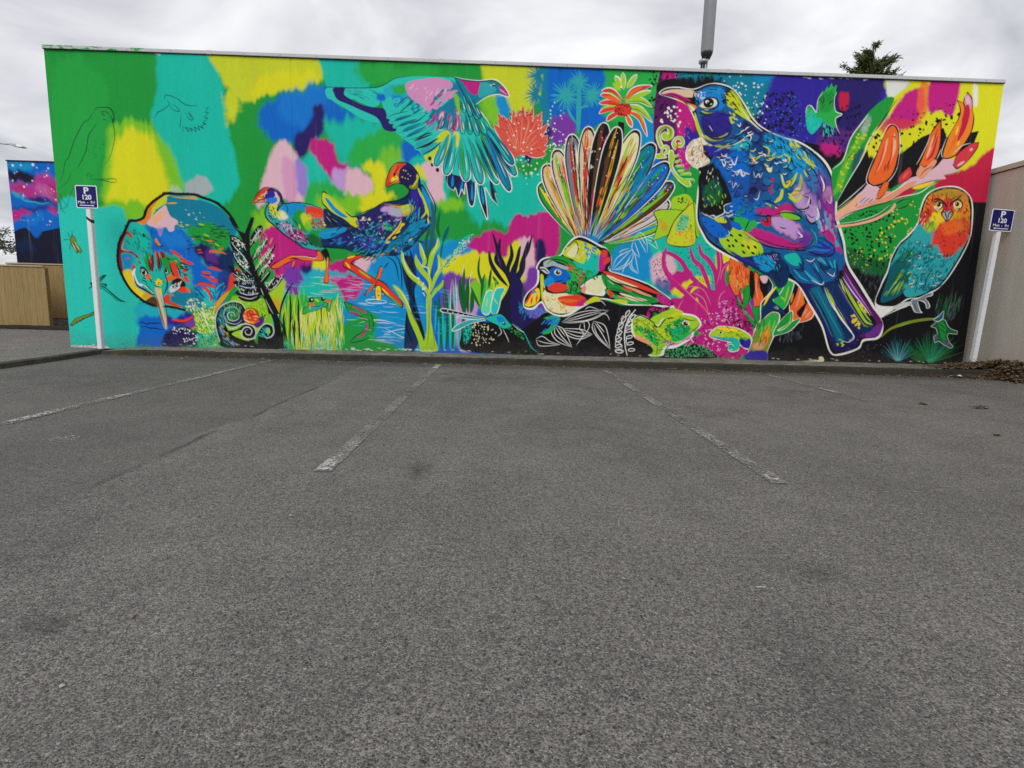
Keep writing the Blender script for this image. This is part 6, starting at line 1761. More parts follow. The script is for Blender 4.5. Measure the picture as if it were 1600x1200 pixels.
ART.append("""
@ 330 430 8
S lgy 1.5 110,830 70,700 55,560 90,430 180,355 290,332 380,355 435,430
S lgy 1.4 180,600 210,650 280,665 370,620 450,612 530,645 562,715 540,790 470,808 400,785 380,715 420,655 480,655 512,700 490,748 445,745 425,710
S lgy 1.3 575,730 620,655 690,608 765,635 790,710 755,775 690,790
r sky*.7 24 9 1 62 18 80,540 150,420 200,620 150,780 110,740
r lgy*.7 14 8 .8 40 18 140,760 260,830 420,870 250,870
@ 800 330 5
S wht 1.2 968,770 915,840 885,940 885,1050 902,1130
"""+"\n".join("e wht %d %d %d %d,%d\ne blk %.1f %.1f %d %d,%d" % (6, 3, a, x, y, 4.6, 1.7, a, x, y) for x, y, a in
  ((905,800,-60),(875,850,-60),(852,900,-50),(840,955,-40),(835,1005,-30),(833,1055,-15),(838,1098,0),(945,830,-50),(922,880,-40),(915,935,-25),(918,985,-20),(925,1035,-15),(935,1085,-5))))
ART.append("""
# ---- bills and heads of the swamp hens, deeper tones on the tui
@ 500 90 5
f red 522,1005 530,945 575,865 625,828 675,828 640,850 600,900 575,950 560,990
f ylo 548,985 565,940 600,925 615,950 585,970
s or2 4 600,850 570,900 548,960
s blk 1.3 528,1000 570,975 612,955 / 620,850 590,900 580,930 600,940 / 545,990 560,960
e blk 2 2 0 584,914
f navy 630,870 690,850 740,900 760,980 700,1000 650,980 625,930
d ylo 1 655,882 672,886 690,910 708,925 668,945 645,935 690,950
s blk 2 600,830 660,822 720,848 770,915 790,1000 / 690,1030 660,992 610,988
s ye2 3 775,920 755,970 730,1000
@ 380 270 8
f red 122,384 170,290 245,215 320,182 300,220 260,270 220,300 160,350
s ylo 1.6 180,330 230,290 260,260 / 150,372 200,355 260,350
s blk 1.2 140,382 200,350 270,340 / 200,300 240,310
@ 1020 100 5
g nav*.45 8 380,420 560,400 640,560 700,640 560,700 440,640
g nav*.35 8 600,900 820,880 900,1000 760,1100 620,1060
g pu2*.4 8 1150,820 1320,880 1400,1100 1300,1180 1180,1040
s cyn 1.6 700,560 760,600 / 860,560 940,600 1000,640 / 1100,660 1180,720 1240,790
s blk 2 720,600 760,640 740,690 / 860,600 910,640 / 960,640 1020,670 / 1120,700 1180,760 / 1220,780 1270,850 1290,900
s ye2 2.4 860,640 910,670 900,720 / 1020,700 1070,740 1060,780 / 1160,720 1220,780 1250,800 / 1180,830 1210,890
s wht 1.8 540,760 560,800 575,760 / 610,740 640,790 665,720 / 650,860 690,830 705,880 735,850 / 860,700 890,720 / 1010,750 1050,765 / 1315,880 1340,950 1335,1000
s cre 2.4 890,790 920,840 935,800 / 780,730 800,770
@ 1080 200 5
s blk 2.2 860,520 930,560 920,620 850,640 780,590 / 880,650 930,740 990,720 1000,640 / 480,840 640,910 820,940 930,920 965,860 / 900,960 1000,990 1100,980
g mag*.5 5 420,810 700,880 900,900 760,940 500,880
g pu2*.5 5 880,830 960,860 940,920 860,930
s lil 3 700,740 800,780 860,820 / 900,580 960,640 970,700
s wht 1.8 830,815 870,845 845,858 / 930,540 910,610 / 985,620 1000,690 980,730
""")
# ---------------------------------------------------------------- materials of the place
m_asph = asphalt('asphalt'); m_drive = asphalt('driveway_asphalt', 1.12, False)
def concrete(name, c, moss=.0, dirt=.5):
    M = MT(name, .9, spec=.2); x, y, z = M.xyz(); a = M.noise(2.2, 6, .65); b = M.noise(24, 5, .7)
    k = M.mix(M.ramp(a, (.3, 0.), (.7, 1.)), tuple(q*.6 for q in c), tuple(q*1.2 for q in c))
    k = M.mix(M.math('MULTIPLY', M.ramp(b, (.35, 1.), (.55, 0.)), dirt), k, (.03, .028, .024))
    k = M.mix(M.math('MULTIPLY', M.ramp(M.noise(60, 2), (.68, 0.), (.74, 1.)), .6), k, (.42, .41, .38))
    if moss: k = M.mix(M.math('MULTIPLY', M.ramp(M.noise(5, 5), (.5, 0.), (.66, 1.)), moss), k, (.04, .05, .018))
    M.col(k); M.bump(M.math('ADD', b, M.noise(120, 2)), .5, .006); return M.m
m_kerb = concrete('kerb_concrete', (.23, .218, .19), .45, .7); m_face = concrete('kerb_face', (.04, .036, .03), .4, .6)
m_nib = concrete('nib_concrete', (.2, .195, .185), 0, .4)
m_beige = MT('beige_render', .8)
_st = m_beige.noise(1.6, 5, .6, m_beige.map((3, 3, .5)))
m_beige.col(m_beige.mix(m_beige.ramp(_st, (.35, 0.), (.7, 1.)), (.47, .435, .375), (.54, .50, .435)))
_v = m_beige.noise(1., 4, .6, m_beige.map((8, 8, .7)))
m_beige.col(m_beige.mix(m_beige.math('MULTIPLY', m_beige.ramp(_v, (.62, 0.), (.76, 1.)), .16), m_beige.b.inputs['Base Color'].links[0].from_socket, (.3, .28, .25)))
m_beige.bump(m_beige.noise(70, 4), .3, .004); m_beige = m_beige.m
m_btrim = simple('beige_trim', (.47, .435, .375), .6, .06)
m_flash = simple('flashing_metal', (.50, .50, .51), .45, .08, 3, .05, spec=.5)
m_dark = simple('dark_gap', (.03, .03, .032), .8)
m_roof = simple('roof_sheet', (.3, .3, .31), .6)
m_body = simple('wall_block', (.45, .44, .42), .85)
m_white = simple('white_post_paint', (.74, .75, .77), .5, .05, 14, .1)
m_blue = simple('sign_blue', (.008, .010, .125), .5, .06, 5, 0, spec=.2)
m_swht = simple('sign_white', (.78, .79, .82), .4, .04, 5, 0)
m_steel = simple('galvanised_steel', (.36, .37, .38), .45, .1, 10, .05, metal=.6)
m_shroud = simple('shroud_grey', (.23, .235, .25), .5, .06, 3, .03)
m_black = simple('black_rubber', (.02, .02, .022), .6)
M = MT('fence_timber', .75); _g = M.noise(2.4, 6, .65, M.map((30, 30, 1.1))); _h = M.noise(.9, 3, .5, M.map((7, 7, .6)))
M.col(M.mix(M.ramp(_g, (.3, 0.), (.7, 1.)), M.mix(_h, (.19, .125, .045), (.25, .17, .066)), M.mix(_h, (.33, .235, .098), (.40, .295, .13)))); M.bump(_g, .35, .004); m_wood = M.m
m_cap = simple('fence_cap_timber', (.42, .35, .24), .7, .1)
# ---------------------------------------------------------------- ground
mesh('ground', [(-900, -900, 0), (900, -900, 0), (900, 900, 0), (-900, 900, 0)], [(0, 1, 2, 3)], m_asph)['kind'] = 'structure'
X0, X1, ZT = -7.524, 8.063, 4.847
def stripz(x): return .082+(x-X0)/(X1-X0)*.045-.045*max(0, min(1, (-5.9-x)/.9))
# concrete strip and kerb along the foot of the wall: uneven front edge, worn arris
ks = []; n = 130
for i in range(n+1):
    x = -6.55+i/n*(8.149+6.55); wob = .03*math.sin(x*1.7)+.012*math.sin(x*7.3)+rnd.uniform(-.009, .009); yf = -.66-.012*(x+6.5)+wob*.6; z = stripz(x)+rnd.uniform(-.004, .004)
    ks.append((x, yf, z))
V = []; F = []; FM = []
for i, (x, yf, z) in enumerate(ks):
    V += [(x, .2, stripz(x)), (x, -.2, z+.004), (x, yf+.05, z), (x, yf, z-.018+rnd.uniform(-.008, .004)), (x, yf-.012, .035), (x, yf-.03+rnd.uniform(-.015, .005), -.02)]
    if i:
        a, b = (i-1)*6, i*6
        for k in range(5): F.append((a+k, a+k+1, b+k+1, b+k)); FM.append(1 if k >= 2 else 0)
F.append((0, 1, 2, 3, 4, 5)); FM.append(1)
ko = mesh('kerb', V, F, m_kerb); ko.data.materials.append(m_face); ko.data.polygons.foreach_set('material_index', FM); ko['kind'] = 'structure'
# raised driveway on the left, its kerb swinging round towards the car park
edge = [(-6.55, -.58), (-6.56, -.75), (-6.5, -1.1), (-6.42, -1.5), (-6.36, -2.1), (-6.32, -2.7), (-6.3, -4), (-6.3, -9), (-6.3, -40)]
V = []; F = []; FM = []
for i, (x, y) in enumerate(edge): V += [(-60, y, .081), (x-.04, y, .081), (x, y, .062), (x+.012, y, -.02)]
k = len(V); V += [(-60, 60, .081), (-6.55, 60, .081), (-6.55, -.1, .036), (-60, -.1, .06)]
for i in range(len(edge)-1):
    a, b = i*4, i*4+4
    F += [(a, b, b+1, a+1), (a+1, b+1, b+2, a+2), (a+2, b+2, b+3, a+3)]; FM += [0, 1, 1]
F += [(k+3, k+2, k+1, k), (k+3, 0, 1, k+2)]; FM += [0, 0]
do = mesh('driveway', V, F, m_drive); do.data.materials.append(concrete('driveway_kerb', (.085, .078, .068), .3, .6)); do.data.polygons.foreach_set('material_index', FM); do['kind'] = 'structure'
# ---------------------------------------------------------------- worn parking lines and paint marks
def worn(name, c, thr):
    M = MT(name, .7); x, y, z = M.xyz()
    a = M.noise(2.3, 4, .6); b = M.noise(42, 4, .7); e = M.voro(105)
    wear = M.math('ADD', M.math('MULTIPLY', a, .5), M.math('ADD', M.math('MULTIPLY', b, .7), M.math('MULTIPLY', e, -.12)))
    f = M.ramp(wear, (thr, 0.), (thr+.06, .9))
    tr = M.n.new('ShaderNodeBsdfTransparent'); ms = M.n.new('ShaderNodeMixShader'); M.t.links.new(f, ms.inputs[0])
    M.col(M.mix(b, tuple(q*.8 for q in c), c)); M.bump(M.math('ADD', e, b), .4, .004)
    M.t.links.new(tr.outputs[0], ms.inputs[1]); M.t.links.new(M.b.outputs[0], ms.inputs[2]); M.t.links.new(ms.outputs[0], M.n['Material Output'].inputs[0]); return M.m
m_line = worn('worn_line_paint', (.45, .445, .43), .59); m_line2 = worn('worn_line_paint_bold', (.52, .51, .49), .565); m_ghost = worn('ghost_line_paint', (.19, .185, .175), .475); m_ghost2 = worn('ghost_line_paint_fuller', (.19, .184, .174), .44); m_pink = worn('pink_spray', (.5, .12, .16), .55); m_mark = worn('paint_residue', (.42, .41, .39), .53)
def strip(name, x, y0, y1, wd, mat, z=.004, parent=None):
    n = max(2, int(abs(y1-y0)*34)); V = []; F = []
    for i in range(n+1):
        y = y0+(y1-y0)*i/n; V += [(x-wd/2+rnd.uniform(-.004, .009), y, z), (x+wd/2+rnd.uniform(-.009, .004), y, z)]
        if i: F.append((2*i-2, 2*i-1, 2*i+1, 2*i))
    return mesh(name, V, F, mat, parent)
for x, y0, y1, bold in ((-3.70, -5.95, -.95, [(-5.6, -4.2)]), (-1.09, -6.42, -1.0, [(-6.42, -6.2), (-1.5, -1.0)]), (1.48, -6.46, -1.15, [(-6.46, -6.2), (-5.75, -5.35), (-2.05, -1.75)]), (4.0, -3.5, -1.15, [(-3.0, -2.5)])):
    o = strip('parking_line', x, y0, y1, .1, m_ghost2 if x == -1.09 else m_ghost); o['kind'] = 'structure'
    strip('worn_paint', x, y0, y1, .095, m_line, .0075, o)
    for a, b in bold: strip('fresh_paint', x, a, b, .088, m_line2, .011, o)
def blotch(name, x, y, rx, ry, mat, label, cat, n=18):
    V = [(x+rx*math.cos(2*math.pi*i/n)*rnd.uniform(.6, 1.1), y+ry*math.sin(2*math.pi*i/n)*rnd.uniform(.6, 1.1), .0045) for i in range(n)]
    return mesh(name, V, [tuple(range(n))], mat)
for nm, x, y, rx, ry, mt in (('paint_mark', -2.97, -5.86, .09, .1, m_mark), ('paint_mark', 2.0, -6.56, .05, .012, m_mark), ('paint_mark', 2.1, -6.60, .05, .01, m_mark), ('paint_mark', 2.17, -6.55, .03, .01, m_mark),
                             ('paint_mark', .82, -7.6, .022, .008, m_mark), ('pink_mark', -.16, -3.27, .09, .05, m_pink), ('paint_mark', 4.35, -3.75, .06, .01, m_mark)):
    blotch(nm, x, y, rx, ry, mt, '', '')['kind'] = 'structure'
# ---------------------------------------------------------------- the mural
HM = np.array([[.010054578617723176, .0002640601629285776, -8.129394651796352], [.00025793185015436914, -.010096915696609775, 5.482694807895258], [-1.6733208208621724e-05, -.00015629638415758334, 1.]])
def rectify(P):                                  # traced point -> metres along and up the wall
    q = np.c_[P, np.ones(len(P))]@HM.T; return q[:, :2]/q[:, 2:]
def painted_sheet(name, cv, x0, z1, cell, y, mat, parent, joints=()):
    h, w = cv.a.shape[:2]; xs = x0+np.arange(w)*cell; zs = z1-np.arange(h)*cell
    co = np.empty((h, w, 3), np.float32); co[..., 0] = xs; co[..., 1] = y; co[..., 2] = zs[:, None]
    for jx in joints: co[..., 1] += .009*np.clip(1.6-np.abs(xs-jx)/.008, 0, 1)
    co[..., 1] += (.004*np.sin(xs*1.3+2)*np.sin(zs[:, None]*1.1)+.0015*np.sin(xs*4.1+zs[:, None]*2.7)).astype(np.float32)
    i = (np.arange(h-1)[:, None]*w+np.arange(w-1)).ravel(); q = np.stack([i, i+w, i+w+1, i+1], 1).astype(np.int32)
    me = bpy.data.meshes.new(name); me.vertices.add(h*w); me.vertices.foreach_set('co', co.ravel())
    me.loops.add(q.size); me.loops.foreach_set('vertex_index', q.ravel()); me.polygons.add(len(q)); me.polygons.foreach_set('loop_start', np.arange(0, q.size, 4, dtype=np.int32))
    me.update(calc_edges=True)
    at = me.color_attributes.new('paint', 'FLOAT_COLOR', 'POINT'); c = np.ones((h*w, 4), np.float32); c[:, :3] = cv.a.reshape(-1, 3); at.data.foreach_set('color', c.ravel())
    return link(name, me, mat, parent)
def paint_mat(name):
    M = MT(name, .7, spec=.12); a = M.n.new('ShaderNodeAttribute'); a.attribute_name = 'paint'
    g = M.noise(.8, 5, .6); f = M.noise(9, 4, .6, M.map((1, 1, .25)))
    c = M.mix(1., a.outputs['Color'], M.ramp(g, (.3, .93), (.7, 1.)), 'MULTIPLY')
    zz = M.xyz()[2]; dirt = M.math('MULTIPLY', M.ramp(M.math('ADD', M.math('MULTIPLY', zz, 1.), M.math('MULTIPLY', M.noise(5, 5, .65), .5)), (.3, .5), (.62, 0.)), M.ramp(M.noise(30, 4, .7), (.4, .2), (.6, 1.)))
    c = M.mix(dirt, c, (.09, .08, .065))
    run = M.math('MULTIPLY', M.ramp(M.noise(1., 4, .65, M.map((7, 1, .25))), (.6, 0.), (.75, .16)), M.ramp(zz, (.55, 0.), (1., 1.)))
    c = M.mix(run, c, (.3, .3, .29))
    M.col(c); M.put(M.ramp(f, (.3, .62), (.7, .8)), M.b.inputs['Roughness'])
    M.bump(M.math('ADD', M.math('MULTIPLY', M.noise(26, 5, .6), .7), M.math('MULTIPLY', M.noise(120, 3), .5)), .12, .006); return M.m
m_paint = paint_mat('mural_paint')
CELL = .009; ZB, ZP = .03, ZT-.06
wW, wH = int((X1-X0)/CELL)+1, int((ZP-ZB)/CELL)+1
cv = Canvas(wW, wH, lambda P: (rectify(P)*(1, -1)+(-X0, ZP))/CELL, .0104/CELL)
for a in ART: cv.run(a)
cv.finish()
B = empty('mural_building', (.27, 0, 0))
tag(B, 'long low building whose front wall carries a bright mural of large native birds', 'building')
pw = painted_sheet('painted_wall', cv, X0, ZP, CELL, 0., m_paint, B, (-3.62, .72, 5.02)); pw['label'] = 'mural of a blue songbird, fantail, owl, swamp hens and a kiwi'
xr, zb_ = X0+(wW-1)*CELL, ZP-(wH-1)*CELL
box('wall_body', X0, .022, -.1, xr, 14, ZT-.03, m_body, B)
box('roof', X0+.1, .25, ZT-.12, xr-.1, 13.9, ZT-.028, m_roof, B)
seams = [X0-.008, -4.9, -1.2, 3.46, xr+.008]
M = MT('flashing_painted_over', .5); x, y, z = M.xyz()
ed = M.ramp(M.math('ADD', M.noise(2.6, 4), M.math('MULTIPLY', M.math('ADD', x, 6.3), -.28)), (.38, 0.), (.42, 1.)); ed2 = M.ramp(M.noise(9, 3, .6, M.map((1, 1, 3))), (.44, 1.), (.5, 0.))
M.col(M.mix(M.math('MULTIPLY', ed, ed2), (.50, .50, .51), tuple(PALL['grn']))); m_flash2 = M.m
for i in range(4):
    f = box('flashing', seams[i]+.003, -.03, ZT-.054, seams[i+1]-.003, .3, ZT, m_flash2 if i == 0 else m_flash, B, .006)
    box('shadow_strip', seams[i]+.003, -.018, ZT-.062, seams[i+1]-.003, -.004, ZT-.0555, m_dark, f)  # near-black strip: the shadow line below the flashing, put in as colour
for i in (1, 2, 3): box('lap_joint', seams[i]-.035, -.033, ZT-.056, seams[i]+.035, .302, ZT+.003, m_flash, B, .003)
for i in range(27):
    x = X0+.3+i*.575
    if min(abs(x-q) for q in seams) > .08: tube('fixing', [((x, -.0295, ZT-.028), .009), ((x, -.0335, ZT-.028), .007)], m_steel, B, 8)
# ---------------------------------------------------------------- the building with the night-sky mural
PAL2 = """
@ 0 200 10
F blu 0,450 4000,450 4000,2400 0,2400
g azu 3 150,540 500,530 480,640 160,660
g ink 4 130,560 200,680 350,660 500,700 560,790 480,850 330,830 180,830 140,760
g mag*.85 6 150,850 450,860 560,790 850,760 900,1050 880,1180 700,1120 450,1060 200,980
g pk2*.4 6 560,900 850,1000 870,1130 640,1060
g crm*.5 6 180,880 420,880 400,1000 220,970
g nav 3 420,1060 700,1110 900,1190 850,1240 560,1180
g cyn 3 180,980 280,1020 360,1120 260,1080
g blu 3 180,1060 340,1100 560,1190 800,1180 900,1260 500,1260 200,1240
s cyn 2.4 190,1010 270,1040 350,1110 430,1150 560,1165 650,1190 790,1165
g nav 3 200,1240 900,1240 900,1290 200,1280
g mag 4 200,1290 500,1290 460,1350 330,1390 220,1450
g mag*.8 4 760,1260 900,1240 900,1350 780,1330
g blu 4 240,1480 330,1400 500,1330 620,1310 780,1350 880,1420 900,1560 700,1620 500,1600 300,1560
g sky*.6 4 400,1400 620,1340 700,1420 500,1500
F ink 200,1640 310,1580 400,1560 480,1620 520,1680 600,1690 640,1630 860,1580 960,1560 1050,2600 200,2600
g blu 2 480,1560 660,1560 620,1680 560,1700 520,1660
g dbl*.5 6 300,1750 550,1750 550,1900 300,1900
g mag*.8 6 850,780 1600,700 2600,900 2600,1150 1500,1020 880,1150
g ink 5 1200,1180 2000,1240 2700,1200 2600,1350 1500,1320
g azu*.7 5 1000,1350 2000,1400 2600,1380 2000,1500 1200,1480
F ink 860,1580 1300,1620 1900,1560 2600,1640 4000,1600 4000,2600 860,2600
n wht 40 .5 1.5 900,520 2600,560 2600,1500 900,1500
s ink .7 700,860 800,910 880,960 / 730,970 780,1040 880,1090 / 790,1080 840,1140
d wht 2 205,590 520,578 
d wht 1.2 330,588 578,624 205,826 510,830 382,924 735,748 758,636
d wht .8 270,690 235,710 425,886 555,1026 635,1000 710,1128 700,770 845,996 808,960 730,674
d lgy .7 250,1370 380,1450 525,1440 600,1360 580,1320 440,1450 740,1520 680,1435 340,1440 780,1520
s wht .8 340,1060 400,1075 / 368,1020 372,1105
s wht 1.6 770,1460 810,1470 / 780,1450 800,1480
"""
GY = 6.2; gx0, gz1, gc = -13.72, 4.47, .02
cam_p = (-.1006, -9.3312, .95)
# the tracing lies on the mural's own plane; carry it to this wall by the same rays that the tracing was made along
def rect2(P):
    q = rectify(P); t = (GY-cam_p[1])/(0-cam_p[1]); return np.c_[cam_p[0]+(q[:, 0]-cam_p[0])*t, cam_p[2]+(q[:, 1]-cam_p[2])*t]
cg = Canvas(int(4.4/gc), int(4.4/gc), lambda P: (rect2(P)*(1, -1)+(-gx0, gz1))/gc, .0185/gc, 9); cg.run(PAL2); cg.finish()
G = empty('galaxy_building', (-12, GY, 0)); tag(G, 'flat fronted building behind the fence painted as a starry night sky', 'building')
q = painted_sheet('painted_wall', cg, gx0, gz1, gc, GY, m_paint, G); q['label'] = 'blue and magenta night sky with white stars'
ge = gx0+(cg.W-1)*gc
box('wall_body', gx0, GY+.012, 0, ge, GY+10, gz1-.002, m_body, G)
box('flashing', gx0-.02, GY-.02, gz1+.001, ge+.02, GY+10.02, gz1+.03, m_dark, G)
# ---------------------------------------------------------------- beige building on the right
E_ = empty('beige_building', (8.15, -2, 0)); tag(E_, 'plain beige rendered building meeting the right end of the mural wall', 'building')
box('wall', 8.15, -14, -.1, 20, .9, 3.37, m_beige, E_)
box('parapet_cap', 8.128, -14.02, 3.385, 20.02, .92, 3.47, m_btrim, E_, .006)
box('shadow_joint', 8.156, -13.99, 3.371, 19.99, .89, 3.3845, m_dark, E_)
# ---------------------------------------------------------------- fence
def fence(name, label, x0, x1, y, z0, z1, bw, nib):
    f = empty(name, ((x0+x1)/2, y, z0)); tag(f, label, 'fence')
    bm = bpy.data.meshes.new('board'); bm.from_pydata(boxv(-bw/2+.0015, -.012, z0+nib, bw/2-.0015, .012, z1-.036), [], BOXF); bm.materials.append(m_wood)
    nb = int(round((x1-x0)/bw))
    for i in range(nb):
        o = link('board', bm, None, f); o.location = (x0+(i+.5)*bw, y+rnd.uniform(-.003, .003), rnd.uniform(-.004, .002))
    for zz in (z0+.35, (z0+z1)/2, z1-.3): box('rail', x0, y+.0165, zz-.045, x1, y+.06, zz+.045, m_wood, f)
    box('cap_rail', x0-.01, y-.035, z1-.034, x1+.02, y+.06, z1, m_cap, f, .004)
    for xx in (x0+.05, x1-.05): box('post', xx-.05, y+.0615, .05, xx+.05, y+.16, z1-.05, m_wood, f)
    if nib > .1: box('concrete_base', x0-.02, y-.06, .04, x1, y+.015, z0+nib-.03, m_nib, f, .008)
    return f
f1 = fence('timber_fence', 'nearer timber board fence with pale cap rail left of the mural', -16.5, -11.62, 4.5, .1, 1.62, .145, .03)
fence('timber_fence', 'recessed short length of timber fence on a concrete base beside the mural', -13.3, -8.3, 5.4, .1, 1.72, .12, .18)
box('nib_wall', -17, 4.2, .06, -7.9, 4.43, .125, m_face)['kind'] = 'structure'
# ---------------------------------------------------------------- parking signs
def text_mesh(body, size, loc, mat, parent, name='lettering', sx=1.):
    c = bpy.data.curves.new(name, 'FONT'); c.body = body; c.size = size; c.align_x = 'CENTER'; c.align_y = 'CENTER'; c.extrude = .0006; c.offset = (.0028 if size > .09 else .0012)*size/.1
    o = bpy.data.objects.new(name, c); COL.objects.link(o); dg = bpy.context.evaluated_depsgraph_get(); dg.update()
    me = bpy.data.meshes.new_from_object(o.evaluated_get(dg)); bpy.data.objects.remove(o)
    r = link(name, me, mat, None); r.data.materials.clear(); r.data.materials.append(mat); r.parent = parent
    r.location = loc; r.rotation_euler = (R(90), 0, 0); r.scale = (sx, 1, 1); return r
def rrect(w, h, r, y0, y1, n=5):
    P = []
    for cx, cz, a in ((w/2-r, h/2-r, 0), (-w/2+r, h/2-r, 90), (-w/2+r, -h/2+r, 180), (w/2-r, -h/2+r, 270)):
        for i in range(n+1): t = R(a+90*i/n); P.append((cx+r*math.cos(t), cz+r*math.sin(t)))
    k = len(P); V = [(x, y0, z) for x, z in P]+[(x, y1, z) for x, z in P]
    return V, [tuple(range(k))[::-1], tuple(range(k, 2*k))]+[(i, (i+1) % k, (i+1) % k+k, i+k) for i in range(k)]
def sign(label, loc, zc, w, h, right, lean=0., tape=False):
    t = empty('parking_sign', loc); tag(t, label, 'sign', 'parking signs at the ends of the wall'); t.rotation_euler = (0, lean, 0)
    def ch(name, v, f, mat, par=None):
        me = bpy.data.meshes.new(name); me.from_pydata(v, [], f); me.update(); me.materials.append(mat); o = bpy.data.objects.new(name, me); COL.objects.link(o); o.parent = par or t; return o
    p = ch('post', boxv(-.036, -.036, -.15, .036, .036, zc+.1), BOXF, m_white)
    b = bmesh.new(); b.from_mesh(p.data); bmesh.ops.bevel(b, geom=b.edges[:], offset=.006, segments=2, affect='EDGES'); b.to_mesh(p.data); b.free()
    v, f = rrect(w, h, .022, -.0425, -.0375); pl = ch('plate', v, f, m_swht); pl.location.z = zc
    v, f = rrect(w-.028, h-.028, .014, -.0445, -.0405); fc = ch('blue_face', v, f, m_blue, pl)
    text_mesh('P', h*.40, (0, -.0455, h*.25), m_swht, pl, sx=1.15)
    text_mesh('120', h*.285, (0, -.0455, -.01), m_swht, pl, sx=1.05)
    for wd, dx in (('Mon', -.24), ('-', .04), ('Fri', .27)): text_mesh(wd, h*.17, (dx*h, -.0455, -h*.245), m_swht, pl, sx=1.05)
    s = 1 if right else -1; a = w*.34; y = -.0458
    V = [(-a*s, y, -.008), (a*.72*s, y, -.008), (a*.72*s, y, -.02), (a*s, y, 0), (a*.72*s, y, .02), (a*.72*s, y, .008), (-a*s, y, .008)]
    V = [(x_, yy, zz*.7-h*.38) for x_, yy, zz in V]; ch('arrow', V, [tuple(range(7)) if s > 0 else tuple(range(7))[::-1]], m_swht, pl)
    if tape:
        z0 = zc-h/2-.19; V = [(-.0375, -.0375, z0+.03), (-.0375, -.0375, z0+.07), (.0375, -.0375, z0+.02), (.0375, -.0375, z0-.03), (.0375, .03, z0-.03), (.0375, .03, z0+.02)]
        ch('sticker', V, [(0, 3, 2, 1), (3, 4, 5, 2)], m_black)
    return t
sign('blue P 120 parking sign with right arrow on a white post by the kiwi', (-6.67, -.46, .085), 2.37, .335, .345, True, 0., True)
sign('blue P 120 parking sign with left arrow on a white post at the beige wall', (7.86, -.42, .12), 2.42, .37, .345, False, R(2.2))
# ---------------------------------------------------------------- mast on the roof
Mt = empty('antenna_mast', (4.1, 3, 4.8)); tag(Mt, 'grey cylindrical antenna mast rising behind the roof edge', 'mast')
tube('shroud', [((4.12, 3, 6.42), .122), ((4.12, 3, 6.45), .128), ((4.12, 3, 12.), .128), ((4.12, 3, 12.02), .1)], m_shroud, Mt, 24)
tube('shroud_collar', [((4.12, 3, 6.30), .075), ((4.12, 3, 6.40), .12), ((4.12, 3, 6.419), .12)], m_black, Mt, 24)
tube('pole', [((4.06, 3, 4.5), .045), ((4.06, 3, 6.3), .045)], m_steel, Mt, 14)
for dx, dy in ((-.075, -.02), (-.03, -.07), (.055, -.045), (.075, .02)): tube('cable', [((4.06+dx, 3+dy, 4.9), .018), ((4.06+dx*.95, 3+dy, 5.8), .018), ((4.09+dx*.8, 3+dy, 6.32), .018)], m_black if dx < 0 else m_steel, Mt, 6)
tube('antenna_rod', [((4.19, 2.96, 5.6), .012), ((4.21, 2.96, 6.28), .012)], m_swht, Mt, 6)
for z in (5.98, 6.22): tube('clamp', [((4.06, 3, z), .098), ((4.06, 3, z+.05), .098)], m_steel, Mt, 16)
# ---------------------------------------------------------------- street lamp
Lp = empty('street_lamp', (-24.6, 16, 0)); tag(Lp, 'street lamp with a long thin arm and flat head at the far left', 'street lamp')
tube('pole', [((-24.6, 16, 0), .09), ((-24.6, 16, 3.5), .07), ((-24.6, 16, 7.2), .05)], m_steel, Lp, 12)
tube('arm', [((-24.6, 16, 7.15), .035), ((-24.2, 16, 7.38), .033), ((-23.2, 16, 7.42), .03), ((-22.5, 16, 7.43), .03), ((-22.1, 16, 7.40), .03)], m_steel, Lp, 8)
V = []
for x, wd, zt, zb in ((-22.14, .05, 7.42, 7.38), (-21.98, .14, 7.425, 7.335), (-21.7, .17, 7.39, 7.29), (-21.5, .13, 7.335, 7.275), (-21.44, .06, 7.31, 7.275)):
    V += [(x, 16-wd, zb), (x, 16+wd, zb), (x, 16+wd*.8, zt), (x, 16-wd*.8, zt)]
F = [(0, 1, 2, 3)[::-1], (16, 17, 18, 19)]
for i in range(4):
    for k in range(4): a, b = i*4+k, i*4+(k+1) % 4; F.append((a, b, b+4, a+4))
mesh('lamp_head', V, F, m_steel, Lp)
